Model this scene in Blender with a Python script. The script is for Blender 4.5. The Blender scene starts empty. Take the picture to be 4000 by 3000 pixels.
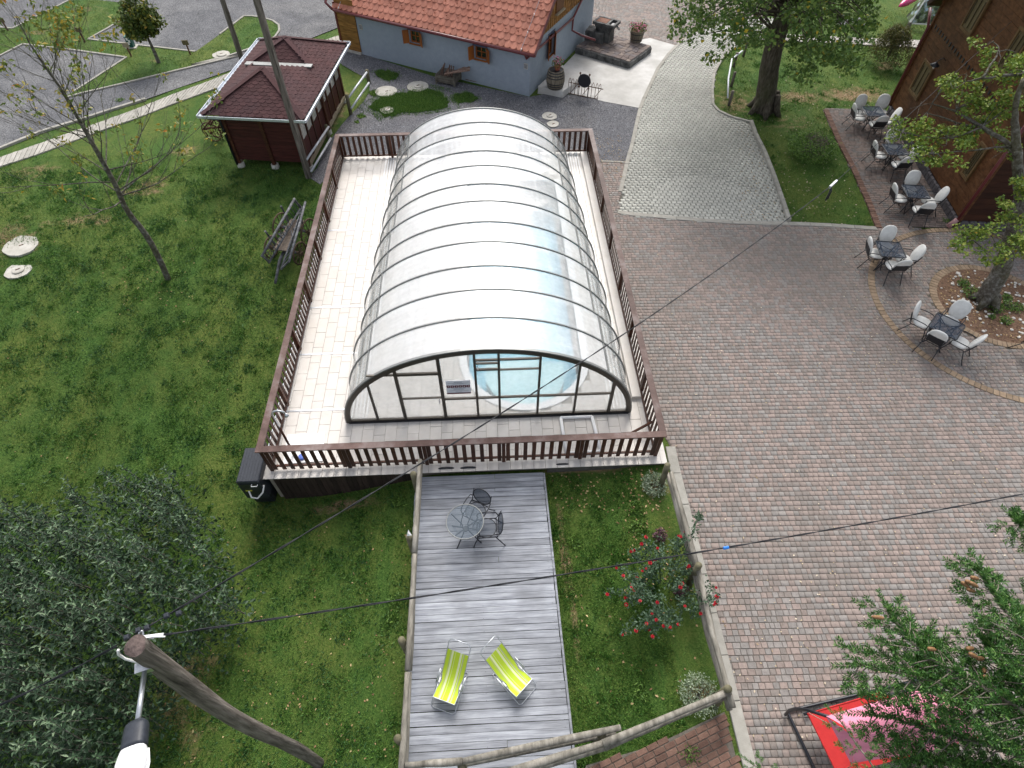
import bpy, math, random
import numpy as np
from mathutils import Vector, Matrix

R = random.Random(11)
NR = np.random.RandomState(11)
SC = bpy.context.scene
COL = SC.collection
PI = math.pi

# ------------------------------------------------------------------ camera
CAM_H = 13.5
F = 2317.4                      # focal length in pixels of a 4000 px wide frame
TH, RO, YA = math.radians(52.3415), math.radians(0.23464), math.radians(2.84517)
FW = np.array([math.sin(YA) * math.cos(TH), math.cos(YA) * math.cos(TH), -math.sin(TH)])
_r = np.array([math.cos(YA), -math.sin(YA), 0.0])
_u = np.cross(_r, FW)
RT = math.cos(RO) * _r + math.sin(RO) * _u
UP = -math.sin(RO) * _r + math.cos(RO) * _u
cam = bpy.data.cameras.new('camera')
cam.sensor_width = 36.0
cam.lens = F / 4000 * 36.0
cam.clip_start = 0.1
cam.clip_end = 2000
camo = bpy.data.objects.new('camera', cam)
COL.objects.link(camo)
camo.matrix_world = Matrix(((RT[0], UP[0], -FW[0], 0), (RT[1], UP[1], -FW[1], 0), (RT[2], UP[2], -FW[2], CAM_H), (0, 0, 0, 1)))
SC.camera = camo

# ------------------------------------------------------------------ light
SUN_EL, SUN_AZ = math.radians(46), math.radians(6)
W = bpy.data.worlds.new('World')
SC.world = W
W.use_nodes = True
nt = W.node_tree
nt.nodes.clear()
sky = nt.nodes.new('ShaderNodeTexSky')
sky.sky_type = 'NISHITA'
sky.sun_disc = False
sky.sun_elevation = SUN_EL
sky.sun_rotation = SUN_AZ
sky.air_density = 1.0
sky.dust_density = 4.0
sky.ozone_density = 1.0
hs = nt.nodes.new('ShaderNodeHueSaturation')
hs.inputs['Saturation'].default_value = 0.36
bg = nt.nodes.new('ShaderNodeBackground')
bg.inputs['Strength'].default_value = 0.15
wo = nt.nodes.new('ShaderNodeOutputWorld')
nt.links.new(sky.outputs[0], hs.inputs['Color'])
nt.links.new(hs.outputs[0], bg.inputs['Color'])
nt.links.new(bg.outputs[0], wo.inputs['Surface'])
sl = bpy.data.lights.new('sun', 'SUN')
sl.energy = 1.35
sl.angle = math.radians(22)
sl.color = (1.0, 0.96, 0.9)
slo = bpy.data.objects.new('sun', sl)
COL.objects.link(slo)
sd = Vector((math.sin(SUN_AZ) * math.cos(SUN_EL), math.cos(SUN_AZ) * math.cos(SUN_EL), math.sin(SUN_EL)))
slo.rotation_euler = sd.to_track_quat('Z', 'Y').to_euler()
slo.location = sd * 60
vs = SC.view_settings
vs.view_transform = 'Standard'
vs.look = 'None'
vs.exposure = 0.8
vs.gamma = 1.0
vs.use_curve_mapping = False
SC.cycles.max_bounces = 10
SC.cycles.transparent_max_bounces = 24
SC.cycles.diffuse_bounces = 4

# ------------------------------------------------------------------ where a spot of the photograph lies in the place
def ray(px, py):
    return RT * ((px - 2000) / F) + UP * (-(py - 1500) / F) + FW

def P(px, py, z=0.0):
    d = ray(px, py)
    t = (z - CAM_H) / d[2]
    return Vector((d[0] * t, d[1] * t, z))

def sm(t):
    t = np.clip(t, 0, 1)
    return t * t * (3 - 2 * t)

def gz(x, y):                   # height of the lawn: it falls away to the left of the deck
    x = np.asarray(x); y = np.asarray(y)
    return -0.93 * sm((-x - 1.0) / 4.5) * (1 - sm((y - 8) / 12)) - 0.03 - .13 * (1 - sm((y - 7.4) / .8)) * sm((3.7 - x) / .9)

def G(px, py):
    z = 0.0
    for _ in range(12):
        p = P(px, py, z)
        z = float(gz(p.x, p.y))
    return P(px, py, z)

def ON(px, py, a, b):           # on the upright plane through two ground points
    n = np.array([-(b[1] - a[1]), b[0] - a[0]])
    d = ray(px, py)
    t = (n[0] * a[0] + n[1] * a[1]) / (n[0] * d[0] + n[1] * d[1])
    return Vector((d[0] * t, d[1] * t, CAM_H + d[2] * t))

def HZ(px, py, x, y):           # height above a ground point seen at that spot
    d = ray(px, py)
    t = (d[0] * x + d[1] * y) / (d[0] ** 2 + d[1] ** 2)
    return CAM_H + d[2] * t

# ------------------------------------------------------------------ mesh helpers
class MB:
    def __init__(s):
        s.v, s.f = [], []
    def add(s, vs, fs):
        o = len(s.v)
        s.v += [tuple(v) for v in vs]
        s.f += [tuple(i + o for i in f) for f in fs]
        return s
    def box(s, c, d, rz=0.0, m=None):
        x, y, z = d[0] / 2, d[1] / 2, d[2] / 2
        vs = [Vector(p) for p in ((-x, -y, -z), (x, -y, -z), (x, y, -z), (-x, y, -z), (-x, -y, z), (x, -y, z), (x, y, z), (-x, y, z))]
        if m is None:
            m = Matrix.Rotation(rz, 3, 'Z')
        return s.add([m @ v + Vector(c) for v in vs], [(0, 3, 2, 1), (4, 5, 6, 7), (0, 1, 5, 4), (1, 2, 6, 5), (2, 3, 7, 6), (3, 0, 4, 7)])
    def bevbox(s, c, d, b, rz=0.0):
        # a box with the top edges chamfered
        x, y, z = d[0] / 2, d[1] / 2, d[2] / 2
        m = Matrix.Rotation(rz, 3, 'Z')
        vs = [(-x, -y, -z), (x, -y, -z), (x, y, -z), (-x, y, -z), (-x, -y, z - b), (x, -y, z - b), (x, y, z - b), (-x, y, z - b),
              (-x + b, -y + b, z), (x - b, -y + b, z), (x - b, y - b, z), (-x + b, y - b, z)]
        fs = [(8, 9, 10, 11)] + [(i, (i + 1) % 4, 4 + (i + 1) % 4, 4 + i) for i in range(4)] + [(4 + i, 4 + (i + 1) % 4, 8 + (i + 1) % 4, 8 + i) for i in range(4)]
        return s.add([m @ Vector(v) + Vector(c) for v in vs], fs)
    def bar(s, a, b, w, h, up=(0, 0, 1)):
        # a rectangular bar from a to b, w across and h along up
        a, b = Vector(a), Vector(b)
        d = (b - a)
        t = d.normalized()
        up = Vector(up)
        sd_ = t.cross(up)
        if sd_.length < 1e-4:
            up = Vector((0, 1, 0)); sd_ = t.cross(up)
        sd_.normalize()
        n = sd_.cross(t).normalized()
        m = Matrix((sd_, t, n)).transposed()
        return s.box((a + b) / 2, (w, d.length, h), m=m)
    def tube(s, pts, r, n=8, cap=True, close=False):
        pts = [Vector(p) for p in pts]
        k = len(pts)
        rs = r if isinstance(r, (list, tuple)) else [r] * k
        o = len(s.v)
        prev = None
        for i, p in enumerate(pts):
            if close:
                t = pts[(i + 1) % k] - pts[i - 1]
            else:
                t = pts[min(i + 1, k - 1)] - pts[max(i - 1, 0)]
            t = t.normalized() if t.length > 1e-9 else Vector((0, 0, 1))
            if prev is None:
                a = Vector((0, 0, 1)) if abs(t.z) < 0.9 else Vector((1, 0, 0))
                prev = (a - t * a.dot(t)).normalized()
            else:
                q = prev - t * prev.dot(t)
                prev = q.normalized() if q.length > 1e-6 else prev
            w = t.cross(prev)
            for j in range(n):
                an = 2 * PI * j / n
                s.v.append(tuple(p + (prev * math.cos(an) + w * math.sin(an)) * rs[i]))
        for i in range(k if close else k - 1):
            i2 = (i + 1) % k
            for j in range(n):
                j2 = (j + 1) % n
                s.f.append((o + i * n + j, o + i * n + j2, o + i2 * n + j2, o + i2 * n + j))
        if cap and not close:
            s.f.append(tuple(o + j for j in range(n - 1, -1, -1)))
            s.f.append(tuple(o + (k - 1) * n + j for j in range(n)))
        return s
    def lathe(s, prof, c=(0, 0, 0), n=20, ax=None):
        # prof: (radius, height) pairs; ax: matrix turning z into another axis
        o = len(s.v)
        m = ax or Matrix.Identity(3)
        for r, z in prof:
            for j in range(n):
                an = 2 * PI * j / n
                s.v.append(tuple(m @ Vector((r * math.cos(an), r * math.sin(an), z)) + Vector(c)))
        for i in range(len(prof) - 1):
            for j in range(n):
                j2 = (j + 1) % n
                s.f.append((o + i * n + j, o + i * n + j2, o + (i + 1) * n + j2, o + (i + 1) * n + j))
        s.f.append(tuple(o + j for j in range(n - 1, -1, -1)))
        s.f.append(tuple(o + (len(prof) - 1) * n + j for j in range(n)))
        return s
    def prism(s, poly, z0, z1):
        # poly: list of (x, y); z0/z1 numbers
        a = sum(poly[i][0] * poly[(i + 1) % len(poly)][1] - poly[(i + 1) % len(poly)][0] * poly[i][1] for i in range(len(poly)))
        if a < 0:
            poly = poly[::-1]
        n = len(poly)
        vs = [(p[0], p[1], z0) for p in poly] + [(p[0], p[1], z1) for p in poly]
        fs = [tuple(range(n - 1, -1, -1)), tuple(range(n, 2 * n))] + [(i, (i + 1) % n, n + (i + 1) % n, n + i) for i in range(n)]
        return s.add(vs, fs)
    def slab(s, quad, th):
        # a quad (4 points, counter-clockwise from outside) given thickness th inward
        q = [Vector(p) for p in quad]
        n = (q[1] - q[0]).cross(q[3] - q[0]).normalized() * th
        vs = q + [p - n for p in q]
        return s.add(vs, [(0, 1, 2, 3), (7, 6, 5, 4), (0, 4, 5, 1), (1, 5, 6, 2), (2, 6, 7, 3), (3, 7, 4, 0)])

def mesh(name, mb, smooth=False):
    me = bpy.data.meshes.new(name)
    me.from_pydata(mb.v, [], mb.f)
    if smooth:
        me.polygons.foreach_set('use_smooth', [True] * len(me.polygons))
    me.update()
    return me

def npmesh(name, v, f, smooth=False):
    # v (n,3); f (m,k) all faces with k corners
    v = np.asarray(v, dtype=np.float32); f = np.asarray(f, dtype=np.int32)
    me = bpy.data.meshes.new(name)
    me.vertices.add(len(v)); me.vertices.foreach_set('co', v.ravel())
    m, k = f.shape
    me.loops.add(m * k); me.loops.foreach_set('vertex_index', f.ravel())
    me.polygons.add(m)
    me.polygons.foreach_set('loop_start', np.arange(0, m * k, k, dtype=np.int32))
    me.polygons.foreach_set('loop_total', np.full(m, k, dtype=np.int32))
    if smooth:
        me.polygons.foreach_set('use_smooth', np.ones(m, dtype=bool))
    me.update(calc_edges=True)
    return me

ORG = {}                        # world place of each thing's Empty
def org(o):
    p = Vector((0, 0, 0))
    while o is not None:
        p = p + Vector(o.location)
        o = o.parent
    return p

def tag(o, label=None, cat=None, group=None, kind=None):
    if label: o['label'] = label
    if cat: o['category'] = cat
    if group: o['group'] = group
    if kind: o['kind'] = kind
    return o

def thing(name, label, cat, loc, group=None):
    o = bpy.data.objects.new(name, None)
    o.empty_display_size = 0.2
    COL.objects.link(o)
    o.location = loc
    return tag(o, label, cat, group)

def obj(name, mb, mat, parent=None, smooth=False, **kw):
    # one mesh object; its shape is given in world coordinates
    me = mb if isinstance(mb, bpy.types.Mesh) else mesh(name, mb, smooth)
    if me.materials.__len__() == 0 and mat is not None:
        me.materials.append(mat)
    o = bpy.data.objects.new(name, me)
    COL.objects.link(o)
    if parent is not None:
        w = org(parent)
        if w.length > 0:
            me.transform(Matrix.Translation(-w))
        o.parent = parent
    return tag(o, **kw) if kw else o

def solo(name, mb, mat, label, cat, group=None, smooth=False):
    # a thing that is one mesh, its origin at its base
    o = obj(name, mb, mat, smooth=smooth)
    me = o.data
    n = len(me.vertices)
    co = np.empty(n * 3, dtype=np.float32); me.vertices.foreach_get('co', co); co = co.reshape(-1, 3)
    c = Vector((float(co[:, 0].mean()), float(co[:, 1].mean()), float(co[:, 2].min())))
    me.transform(Matrix.Translation(-c))
    o.location = c
    return tag(o, label, cat, group)

def piece(name, me, parent, loc, rot=None, scale=None):
    # one more of many alike pieces, sharing its mesh; loc in world coordinates
    o = bpy.data.objects.new(name, me)
    COL.objects.link(o)
    o.parent = parent
    o.location = Vector(loc) - (org(parent) if parent is not None else Vector((0, 0, 0)))
    if rot is not None:
        if isinstance(rot, Matrix):
            o.rotation_mode = 'QUATERNION'; o.rotation_quaternion = rot.to_quaternion()
        else:
            o.rotation_euler = rot
    if scale is not None:
        o.scale = scale
    return o

def copy_tree(o, parent=None):
    c = o.copy()
    COL.objects.link(c)
    c.parent = parent
    for ch in list(o.children):
        copy_tree(ch, c)
    return c

def inside(p, poly):
    x, y = p[0], p[1]
    r = False
    n = len(poly)
    for i in range(n):
        a, b = poly[i], poly[(i + 1) % n]
        if (a[1] > y) != (b[1] > y) and x < (b[0] - a[0]) * (y - a[1]) / (b[1] - a[1]) + a[0]:
            r = not r
    return r

def inside_np(x, y, poly):
    r = np.zeros(x.shape, bool)
    n = len(poly)
    for i in range(n):
        a, b = poly[i], poly[(i + 1) % n]
        if a[1] == b[1]:
            continue
        c = ((a[1] > y) != (b[1] > y)) & (x < (b[0] - a[0]) * (y - a[1]) / (b[1] - a[1]) + a[0])
        r ^= c
    return r

def poly_px(pts, z=0.0):
    return [P(a, b, z).xy for a, b in pts]

def smooth_poly(pts, it=2):
    # rounds a polyline's corners
    for _ in range(it):
        q = []
        n = len(pts)
        for i in range(n):
            a, b = Vector(pts[i]), Vector(pts[(i + 1) % n])
            q += [a * .75 + b * .25, a * .25 + b * .75]
        pts = q
    return pts

# ------------------------------------------------------------------ materials
def rgb(c):
    return (c[0], c[1], c[2], 1.0)

def M(name, cols, scale=4.0, detail=4.0, stretch=(1, 1, 1), rough=0.8, bump=0.0, bscale=None, tint=0.0, tcols=None, metal=0.0, spec=0.3,
      local=False, big=None, island=True, coat=0.0, rough_var=0.0, distort=0.0):
    """colour from noise in the place's own coordinates; tcols: a second ramp picked at random per piece; big: (scale, colour, amount) large soft blotches"""
    m = bpy.data.materials.new(name)
    m.use_nodes = True
    t = m.node_tree; N = t.nodes; L = t.links
    b = N['Principled BSDF']
    b.inputs['Roughness'].default_value = rough
    b.inputs['Metallic'].default_value = metal
    b.inputs['Specular IOR Level'].default_value = spec
    if coat: b.inputs['Coat Weight'].default_value = coat
    if len(cols) == 1 and not bump and not tint and not tcols:
        b.inputs['Base Color'].default_value = rgb(cols[0]); return m
    if local:
        tc = N.new('ShaderNodeTexCoord'); src = tc.outputs['Object']
    else:
        g = N.new('ShaderNodeNewGeometry'); src = g.outputs['Position']
    mp = N.new('ShaderNodeMapping'); mp.inputs['Scale'].default_value = stretch
    L.new(src, mp.inputs['Vector'])
    vec = mp.outputs['Vector']
    rnd = None
    if tint or tcols:
        oi = N.new('ShaderNodeObjectInfo'); g2 = N.new('ShaderNodeNewGeometry')
        ad = N.new('ShaderNodeMath'); ad.operation = 'ADD'
        L.new(oi.outputs['Random'], ad.inputs[0]); L.new(g2.outputs['Random Per Island'], ad.inputs[1])
        fr = N.new('ShaderNodeMath'); fr.operation = 'FRACT'
        L.new(ad.outputs[0], fr.inputs[0]); rnd = fr.outputs[0]
    nz = N.new('ShaderNodeTexNoise'); nz.inputs['Scale'].default_value = scale; nz.inputs['Detail'].default_value = detail
    nz.inputs['Roughness'].default_value = 0.65; nz.inputs['Distortion'].default_value = distort
    L.new(vec, nz.inputs['Vector'])
    def ramp(cs, fac):
        r = N.new('ShaderNodeValToRGB'); e = r.color_ramp.elements
        k = len(cs)
        lo, hi = 0.3, 0.7
        for i, c in enumerate(cs):
            pos = lo + (hi - lo) * i / max(k - 1, 1)
            if i < 2 and k > 1 or (k == 1 and i == 0):
                e[i].position = pos; e[i].color = rgb(c)
            else:
                x = e.new(pos); x.color = rgb(c)
        if k == 1: e[1].color = rgb(cs[0])
        L.new(fac, r.inputs['Fac'])
        return r.outputs['Color']
    col = ramp(cols, nz.outputs['Fac'])
    if tcols:
        r = N.new('ShaderNodeValToRGB'); e = r.color_ramp.elements; k = len(tcols)
        r.color_ramp.interpolation = 'CONSTANT' if k > 2 else 'LINEAR'
        for i, c in enumerate(tcols):
            pos = i / k if k > 2 else i
            if i < 2: e[i].position = pos; e[i].color = rgb(c)
            else:
                x = e.new(pos); x.color = rgb(c)
        L.new(rnd, r.inputs['Fac'])
        mx = N.new('ShaderNodeMix'); mx.data_type = 'RGBA'; mx.blend_type = 'MULTIPLY'; mx.inputs['Factor'].default_value = 1.0
        L.new(col, mx.inputs['A']); L.new(r.outputs['Color'], mx.inputs['B']); col = mx.outputs['Result']
    if tint:
        mr = N.new('ShaderNodeMapRange'); mr.inputs['To Min'].default_value = 1 - tint; mr.inputs['To Max'].default_value = 1 + tint
        L.new(rnd, mr.inputs['Value'])
        mx = N.new('ShaderNodeMix'); mx.data_type = 'RGBA'; mx.blend_type = 'MULTIPLY'; mx.inputs['Factor'].default_value = 1.0
        L.new(col, mx.inputs['A']); L.new(mr.outputs['Result'], mx.inputs['B']); col = mx.outputs['Result']
    if big:
        n2 = N.new('ShaderNodeTexNoise'); n2.inputs['Scale'].default_value = big[0]; n2.inputs['Detail'].default_value = 3
        g3 = N.new('ShaderNodeNewGeometry'); L.new(g3.outputs['Position'], n2.inputs['Vector'])
        mr = N.new('ShaderNodeMapRange'); mr.inputs['From Min'].default_value = 0.45; mr.inputs['From Max'].default_value = 0.72
        mr.inputs['To Max'].default_value = big[2]
        L.new(n2.outputs['Fac'], mr.inputs['Value'])
        mx = N.new('ShaderNodeMix'); mx.data_type = 'RGBA'
        L.new(mr.outputs['Result'], mx.inputs['Factor']); L.new(col, mx.inputs['A']); mx.inputs['B'].default_value = rgb(big[1]); col = mx.outputs['Result']
    L.new(col, b.inputs['Base Color'])
    if bump:
        bn = N.new('ShaderNodeTexNoise'); bn.inputs['Scale'].default_value = bscale or scale * 2; bn.inputs['Detail'].default_value = 5
        L.new(vec, bn.inputs['Vector'])
        bp = N.new('ShaderNodeBump'); bp.inputs['Strength'].default_value = bump; bp.inputs['Distance'].default_value = 0.02
        L.new(bn.outputs['Fac'], bp.inputs['Height']); L.new(bp.outputs['Normal'], b.inputs['Normal'])
    return m

def leaf_mat(name, c1, c2, c3=None, rare=None, rough=0.55, trans=0.25):
    """leaf colour picked at random for each leaf; a little light passes through"""
    m = bpy.data.materials.new(name); m.use_nodes = True
    t = m.node_tree; N = t.nodes; L = t.links
    b = N['Principled BSDF']; b.inputs['Roughness'].default_value = rough; b.inputs['Specular IOR Level'].default_value = 0.35
    g = N.new('ShaderNodeNewGeometry')
    r = N.new('ShaderNodeValToRGB'); e = r.color_ramp.elements
    e[0].color = rgb(c1); e[1].color = rgb(c2); e[1].position = 0.6
    if c3: x = e.new(0.9); x.color = rgb(c3)
    if rare:
        r.color_ramp.elements.new(0.98).color = rgb(c3 or c2)
        r.color_ramp.elements.new(0.988).color = rgb(rare)
    L.new(g.outputs['Random Per Island'], r.inputs['Fac'])
    L.new(r.outputs['Color'], b.inputs['Base Color'])
    tr = N.new('ShaderNodeBsdfTranslucent'); L.new(r.outputs['Color'], tr.inputs['Color'])
    mx = N.new('ShaderNodeMixShader'); mx.inputs['Fac'].default_value = trans
    L.new(b.outputs[0], mx.inputs[1]); L.new(tr.outputs[0], mx.inputs[2])
    L.new(mx.outputs[0], N['Material Output'].inputs['Surface'])
    return m

def schlick(N, L, ior):
    # mirror share by angle, the same from both sides of a thin sheet
    f0 = ((ior - 1) / (ior + 1)) ** 2
    lw_ = N.new('ShaderNodeLayerWeight'); pw = N.new('ShaderNodeMath'); pw.operation = 'POWER'; pw.inputs[1].default_value = 5
    lw_.inputs['Blend'].default_value = .5
    L.new(lw_.outputs['Facing'], pw.inputs[0])
    mr = N.new('ShaderNodeMapRange'); mr.inputs['To Min'].default_value = f0; mr.inputs['To Max'].default_value = .85
    L.new(pw.outputs[0], mr.inputs['Value'])
    return mr.outputs[0]

def sheer(name, col, fac, rough=0.15, gloss=True, ior=1.5, translucent=0.6, dirt=0.0):
    """sheet plastic: fac of the light meets a milky body, the rest passes straight; its skin mirrors by Fresnel"""
    m = bpy.data.materials.new(name); m.use_nodes = True
    t = m.node_tree; N = t.nodes; L = t.links
    N.remove(N['Principled BSDF'])
    tp = N.new('ShaderNodeBsdfTransparent')
    df = N.new('ShaderNodeBsdfDiffuse'); df.inputs['Color'].default_value = rgb(col)
    tl = N.new('ShaderNodeBsdfTranslucent'); tl.inputs['Color'].default_value = rgb(col)
    mb_ = N.new('ShaderNodeMixShader'); mb_.inputs['Fac'].default_value = translucent
    L.new(df.outputs[0], mb_.inputs[1]); L.new(tl.outputs[0], mb_.inputs[2])
    m1 = N.new('ShaderNodeMixShader'); m1.inputs['Fac'].default_value = fac
    if dirt:
        # dust and dried water marks: streaks that run down the arch and finer spots
        g = N.new('ShaderNodeNewGeometry'); mp = N.new('ShaderNodeMapping'); mp.inputs['Scale'].default_value = (.5, 3.5, .5)
        L.new(g.outputs['Position'], mp.inputs['Vector'])
        sp = N.new('ShaderNodeSeparateXYZ'); L.new(g.outputs['Position'], sp.inputs[0])
        n1 = N.new('ShaderNodeTexNoise'); n1.inputs['Scale'].default_value = 1.6; n1.inputs['Detail'].default_value = 6; L.new(mp.outputs[0], n1.inputs['Vector'])
        n2 = N.new('ShaderNodeTexNoise'); n2.inputs['Scale'].default_value = 9; n2.inputs['Detail'].default_value = 5; L.new(g.outputs['Position'], n2.inputs['Vector'])
        ml = N.new('ShaderNodeMath'); ml.operation = 'MULTIPLY'; L.new(n1.outputs['Fac'], ml.inputs[0]); L.new(n2.outputs['Fac'], ml.inputs[1])
        mr = N.new('ShaderNodeMapRange'); mr.inputs['From Min'].default_value = .12; mr.inputs['From Max'].default_value = .42
        mr.inputs['To Min'].default_value = fac - dirt; mr.inputs['To Max'].default_value = fac + dirt
        L.new(ml.outputs[0], mr.inputs['Value']); L.new(mr.outputs[0], m1.inputs['Fac'])
    L.new(tp.outputs[0], m1.inputs[1]); L.new(mb_.outputs[0], m1.inputs[2])
    out = m1.outputs[0]
    if gloss:
        gl = N.new('ShaderNodeBsdfGlossy'); gl.inputs['Roughness'].default_value = rough
        m2 = N.new('ShaderNodeMixShader')
        L.new(schlick(N, L, ior), m2.inputs['Fac']); L.new(out, m2.inputs[1]); L.new(gl.outputs[0], m2.inputs[2])
        out = m2.outputs[0]
    L.new(out, N['Material Output'].inputs['Surface'])
    return m
# ------------------------------------------------------------------ the palette
m_wood_dark = M('stained_wood', [(.028, .011, .006), (.055, .02, .011), (.085, .032, .018)], scale=3, stretch=(3, 3, 3), rough=.5, tint=.35, bump=.15, bscale=20)
m_rail_cap = M('worn_rail_wood', [(.045, .022, .017), (.11, .065, .055), (.22, .18, .17)], scale=1.3, detail=6, rough=.6, tint=.15, bump=.15, bscale=25)
m_plank = M('silvered_plank', [(.15, .158, .178), (.275, .288, .316), (.39, .407, .44)], scale=1.6, detail=7, stretch=(.7, 9, 3), rough=.85, tint=.2, bump=.3, bscale=5, big=(1.3, (.16, .165, .175), .6))
m_log = M('weathered_log', [(.09, .083, .068), (.2, .185, .155), (.33, .31, .27)], scale=2, detail=6, stretch=(4, 1, 4), rough=.85, tint=.15, bump=.35, bscale=9)
m_postend = M('green_post_wood', [(.08, .075, .045), (.17, .155, .1)], scale=5, rough=.9, bump=.3)
m_pole = M('pole_wood', [(.03, .025, .021), (.13, .112, .097), (.24, .215, .19)], scale=2.0, detail=8, stretch=(9, 9, .6), rough=.9, bump=1.0, bscale=4)
m_pole_top = M('cracked_pole_end', [(.03, .022, .02), (.16, .12, .11)], scale=9, detail=6, rough=.95, bump=.9, bscale=22)
m_tile = M('deck_tile', [(.56, .525, .485), (.63, .6, .565)], scale=3, detail=5, rough=.45, tint=.05, big=(.5, (.55, .49, .42), .5))
m_tile_base = M('tile_grout', [(.27, .24, .2), (.35, .31, .26)], scale=6, rough=.9)
m_concrete = M('kerb_concrete', [(.26, .25, .22), (.36, .345, .31)], scale=4, detail=6, rough=.9, bump=.2, bscale=30, tint=.08)
m_apron = M('concrete_apron', [(.34, .33, .31), (.47, .46, .44), (.62, .61, .6)], scale=.55, detail=8, rough=.85, bump=.15, bscale=25)
m_lid = M('lid_concrete', [(.34, .325, .28), (.5, .48, .44)], scale=3, detail=7, rough=.9, bump=.3, bscale=18)
m_gravel_stone = M('gravel_stone', [(.13, .13, .14), (.24, .24, .26)], scale=3, rough=.9, tint=.5)
m_pave = M('mixed_paver', [(.68, .67, .66), (.9, .89, .88), (1.03, 1.02, 1.0)], scale=12, detail=5, rough=.85, tint=.16,
           tcols=[(.262, .231, .212), (.277, .229, .206), (.246, .231, .219), (.292, .239, .216), (.26, .243, .23), (.272, .222, .2)], bump=.25, bscale=60, big=(.3, (.18, .16, .143), .55))
m_pave_base = M('paver_joint', [(.085, .076, .062), (.15, .132, .112)], scale=15, rough=1)
m_pave_grey = M('grey_paver', [(.36, .36, .325), (.45, .45, .41)], scale=9, rough=.85, tint=.09, bump=.2, bscale=50, big=(.2, (.2, .2, .18), .7))
m_joint_grey = M('sandy_joint', [(.1, .1, .09), (.15, .15, .135)], scale=15, rough=1)
m_pave_brown = M('terrace_paver', [(.8, .8, .8), (1.1, 1.1, 1.1)], scale=9, rough=.8, tint=.15, tcols=[(.16, .133, .122), (.19, .145, .128), (.145, .133, .127), (.175, .138, .122)], bump=.2, bscale=50)
m_brick_red = M('red_brick', [(.12, .066, .05), (.19, .115, .085)], scale=7, rough=.9, tint=.25, bump=.3, bscale=40)
m_brick_tan = M('tan_brick', [(.23, .165, .11), (.32, .24, .165)], scale=7, rough=.9, tint=.18, bump=.3, bscale=40)
m_black = M('black_metal', [(.012, .014, .02)], rough=.42, spec=.5)
m_dgrey = M('dark_grey_plastic', [(.02, .024, .032), (.035, .04, .052)], scale=20, rough=.45)
m_alu = M('bronze_aluminium', [(.045, .038, .03), (.06, .052, .042)], scale=3, rough=.38, metal=.3, spec=.5)
m_rib = M('grey_rib', [(.2, .205, .2), (.26, .265, .26)], scale=3, rough=.4, metal=.4)
m_steel = M('galvanised_steel', [(.42, .44, .47), (.6, .62, .66)], scale=8, rough=.35, metal=.8)
m_white = M('white_paint', [(.8, .8, .8)], rough=.4)
m_offwhite = M('white_plastic', [(.72, .72, .71), (.8, .8, .79)], scale=4, rough=.35)
m_rust = M('rusty_iron', [(.035, .018, .012), (.1, .05, .03), (.17, .1, .065)], scale=9, rough=.9, bump=.3)
m_maroon = M('maroon_paint', [(.11, .018, .022), (.15, .03, .032)], scale=3, rough=.35, spec=.5)
m_glass = M('window_glass', [(.012, .014, .016)], rough=.06, spec=.8)

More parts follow.
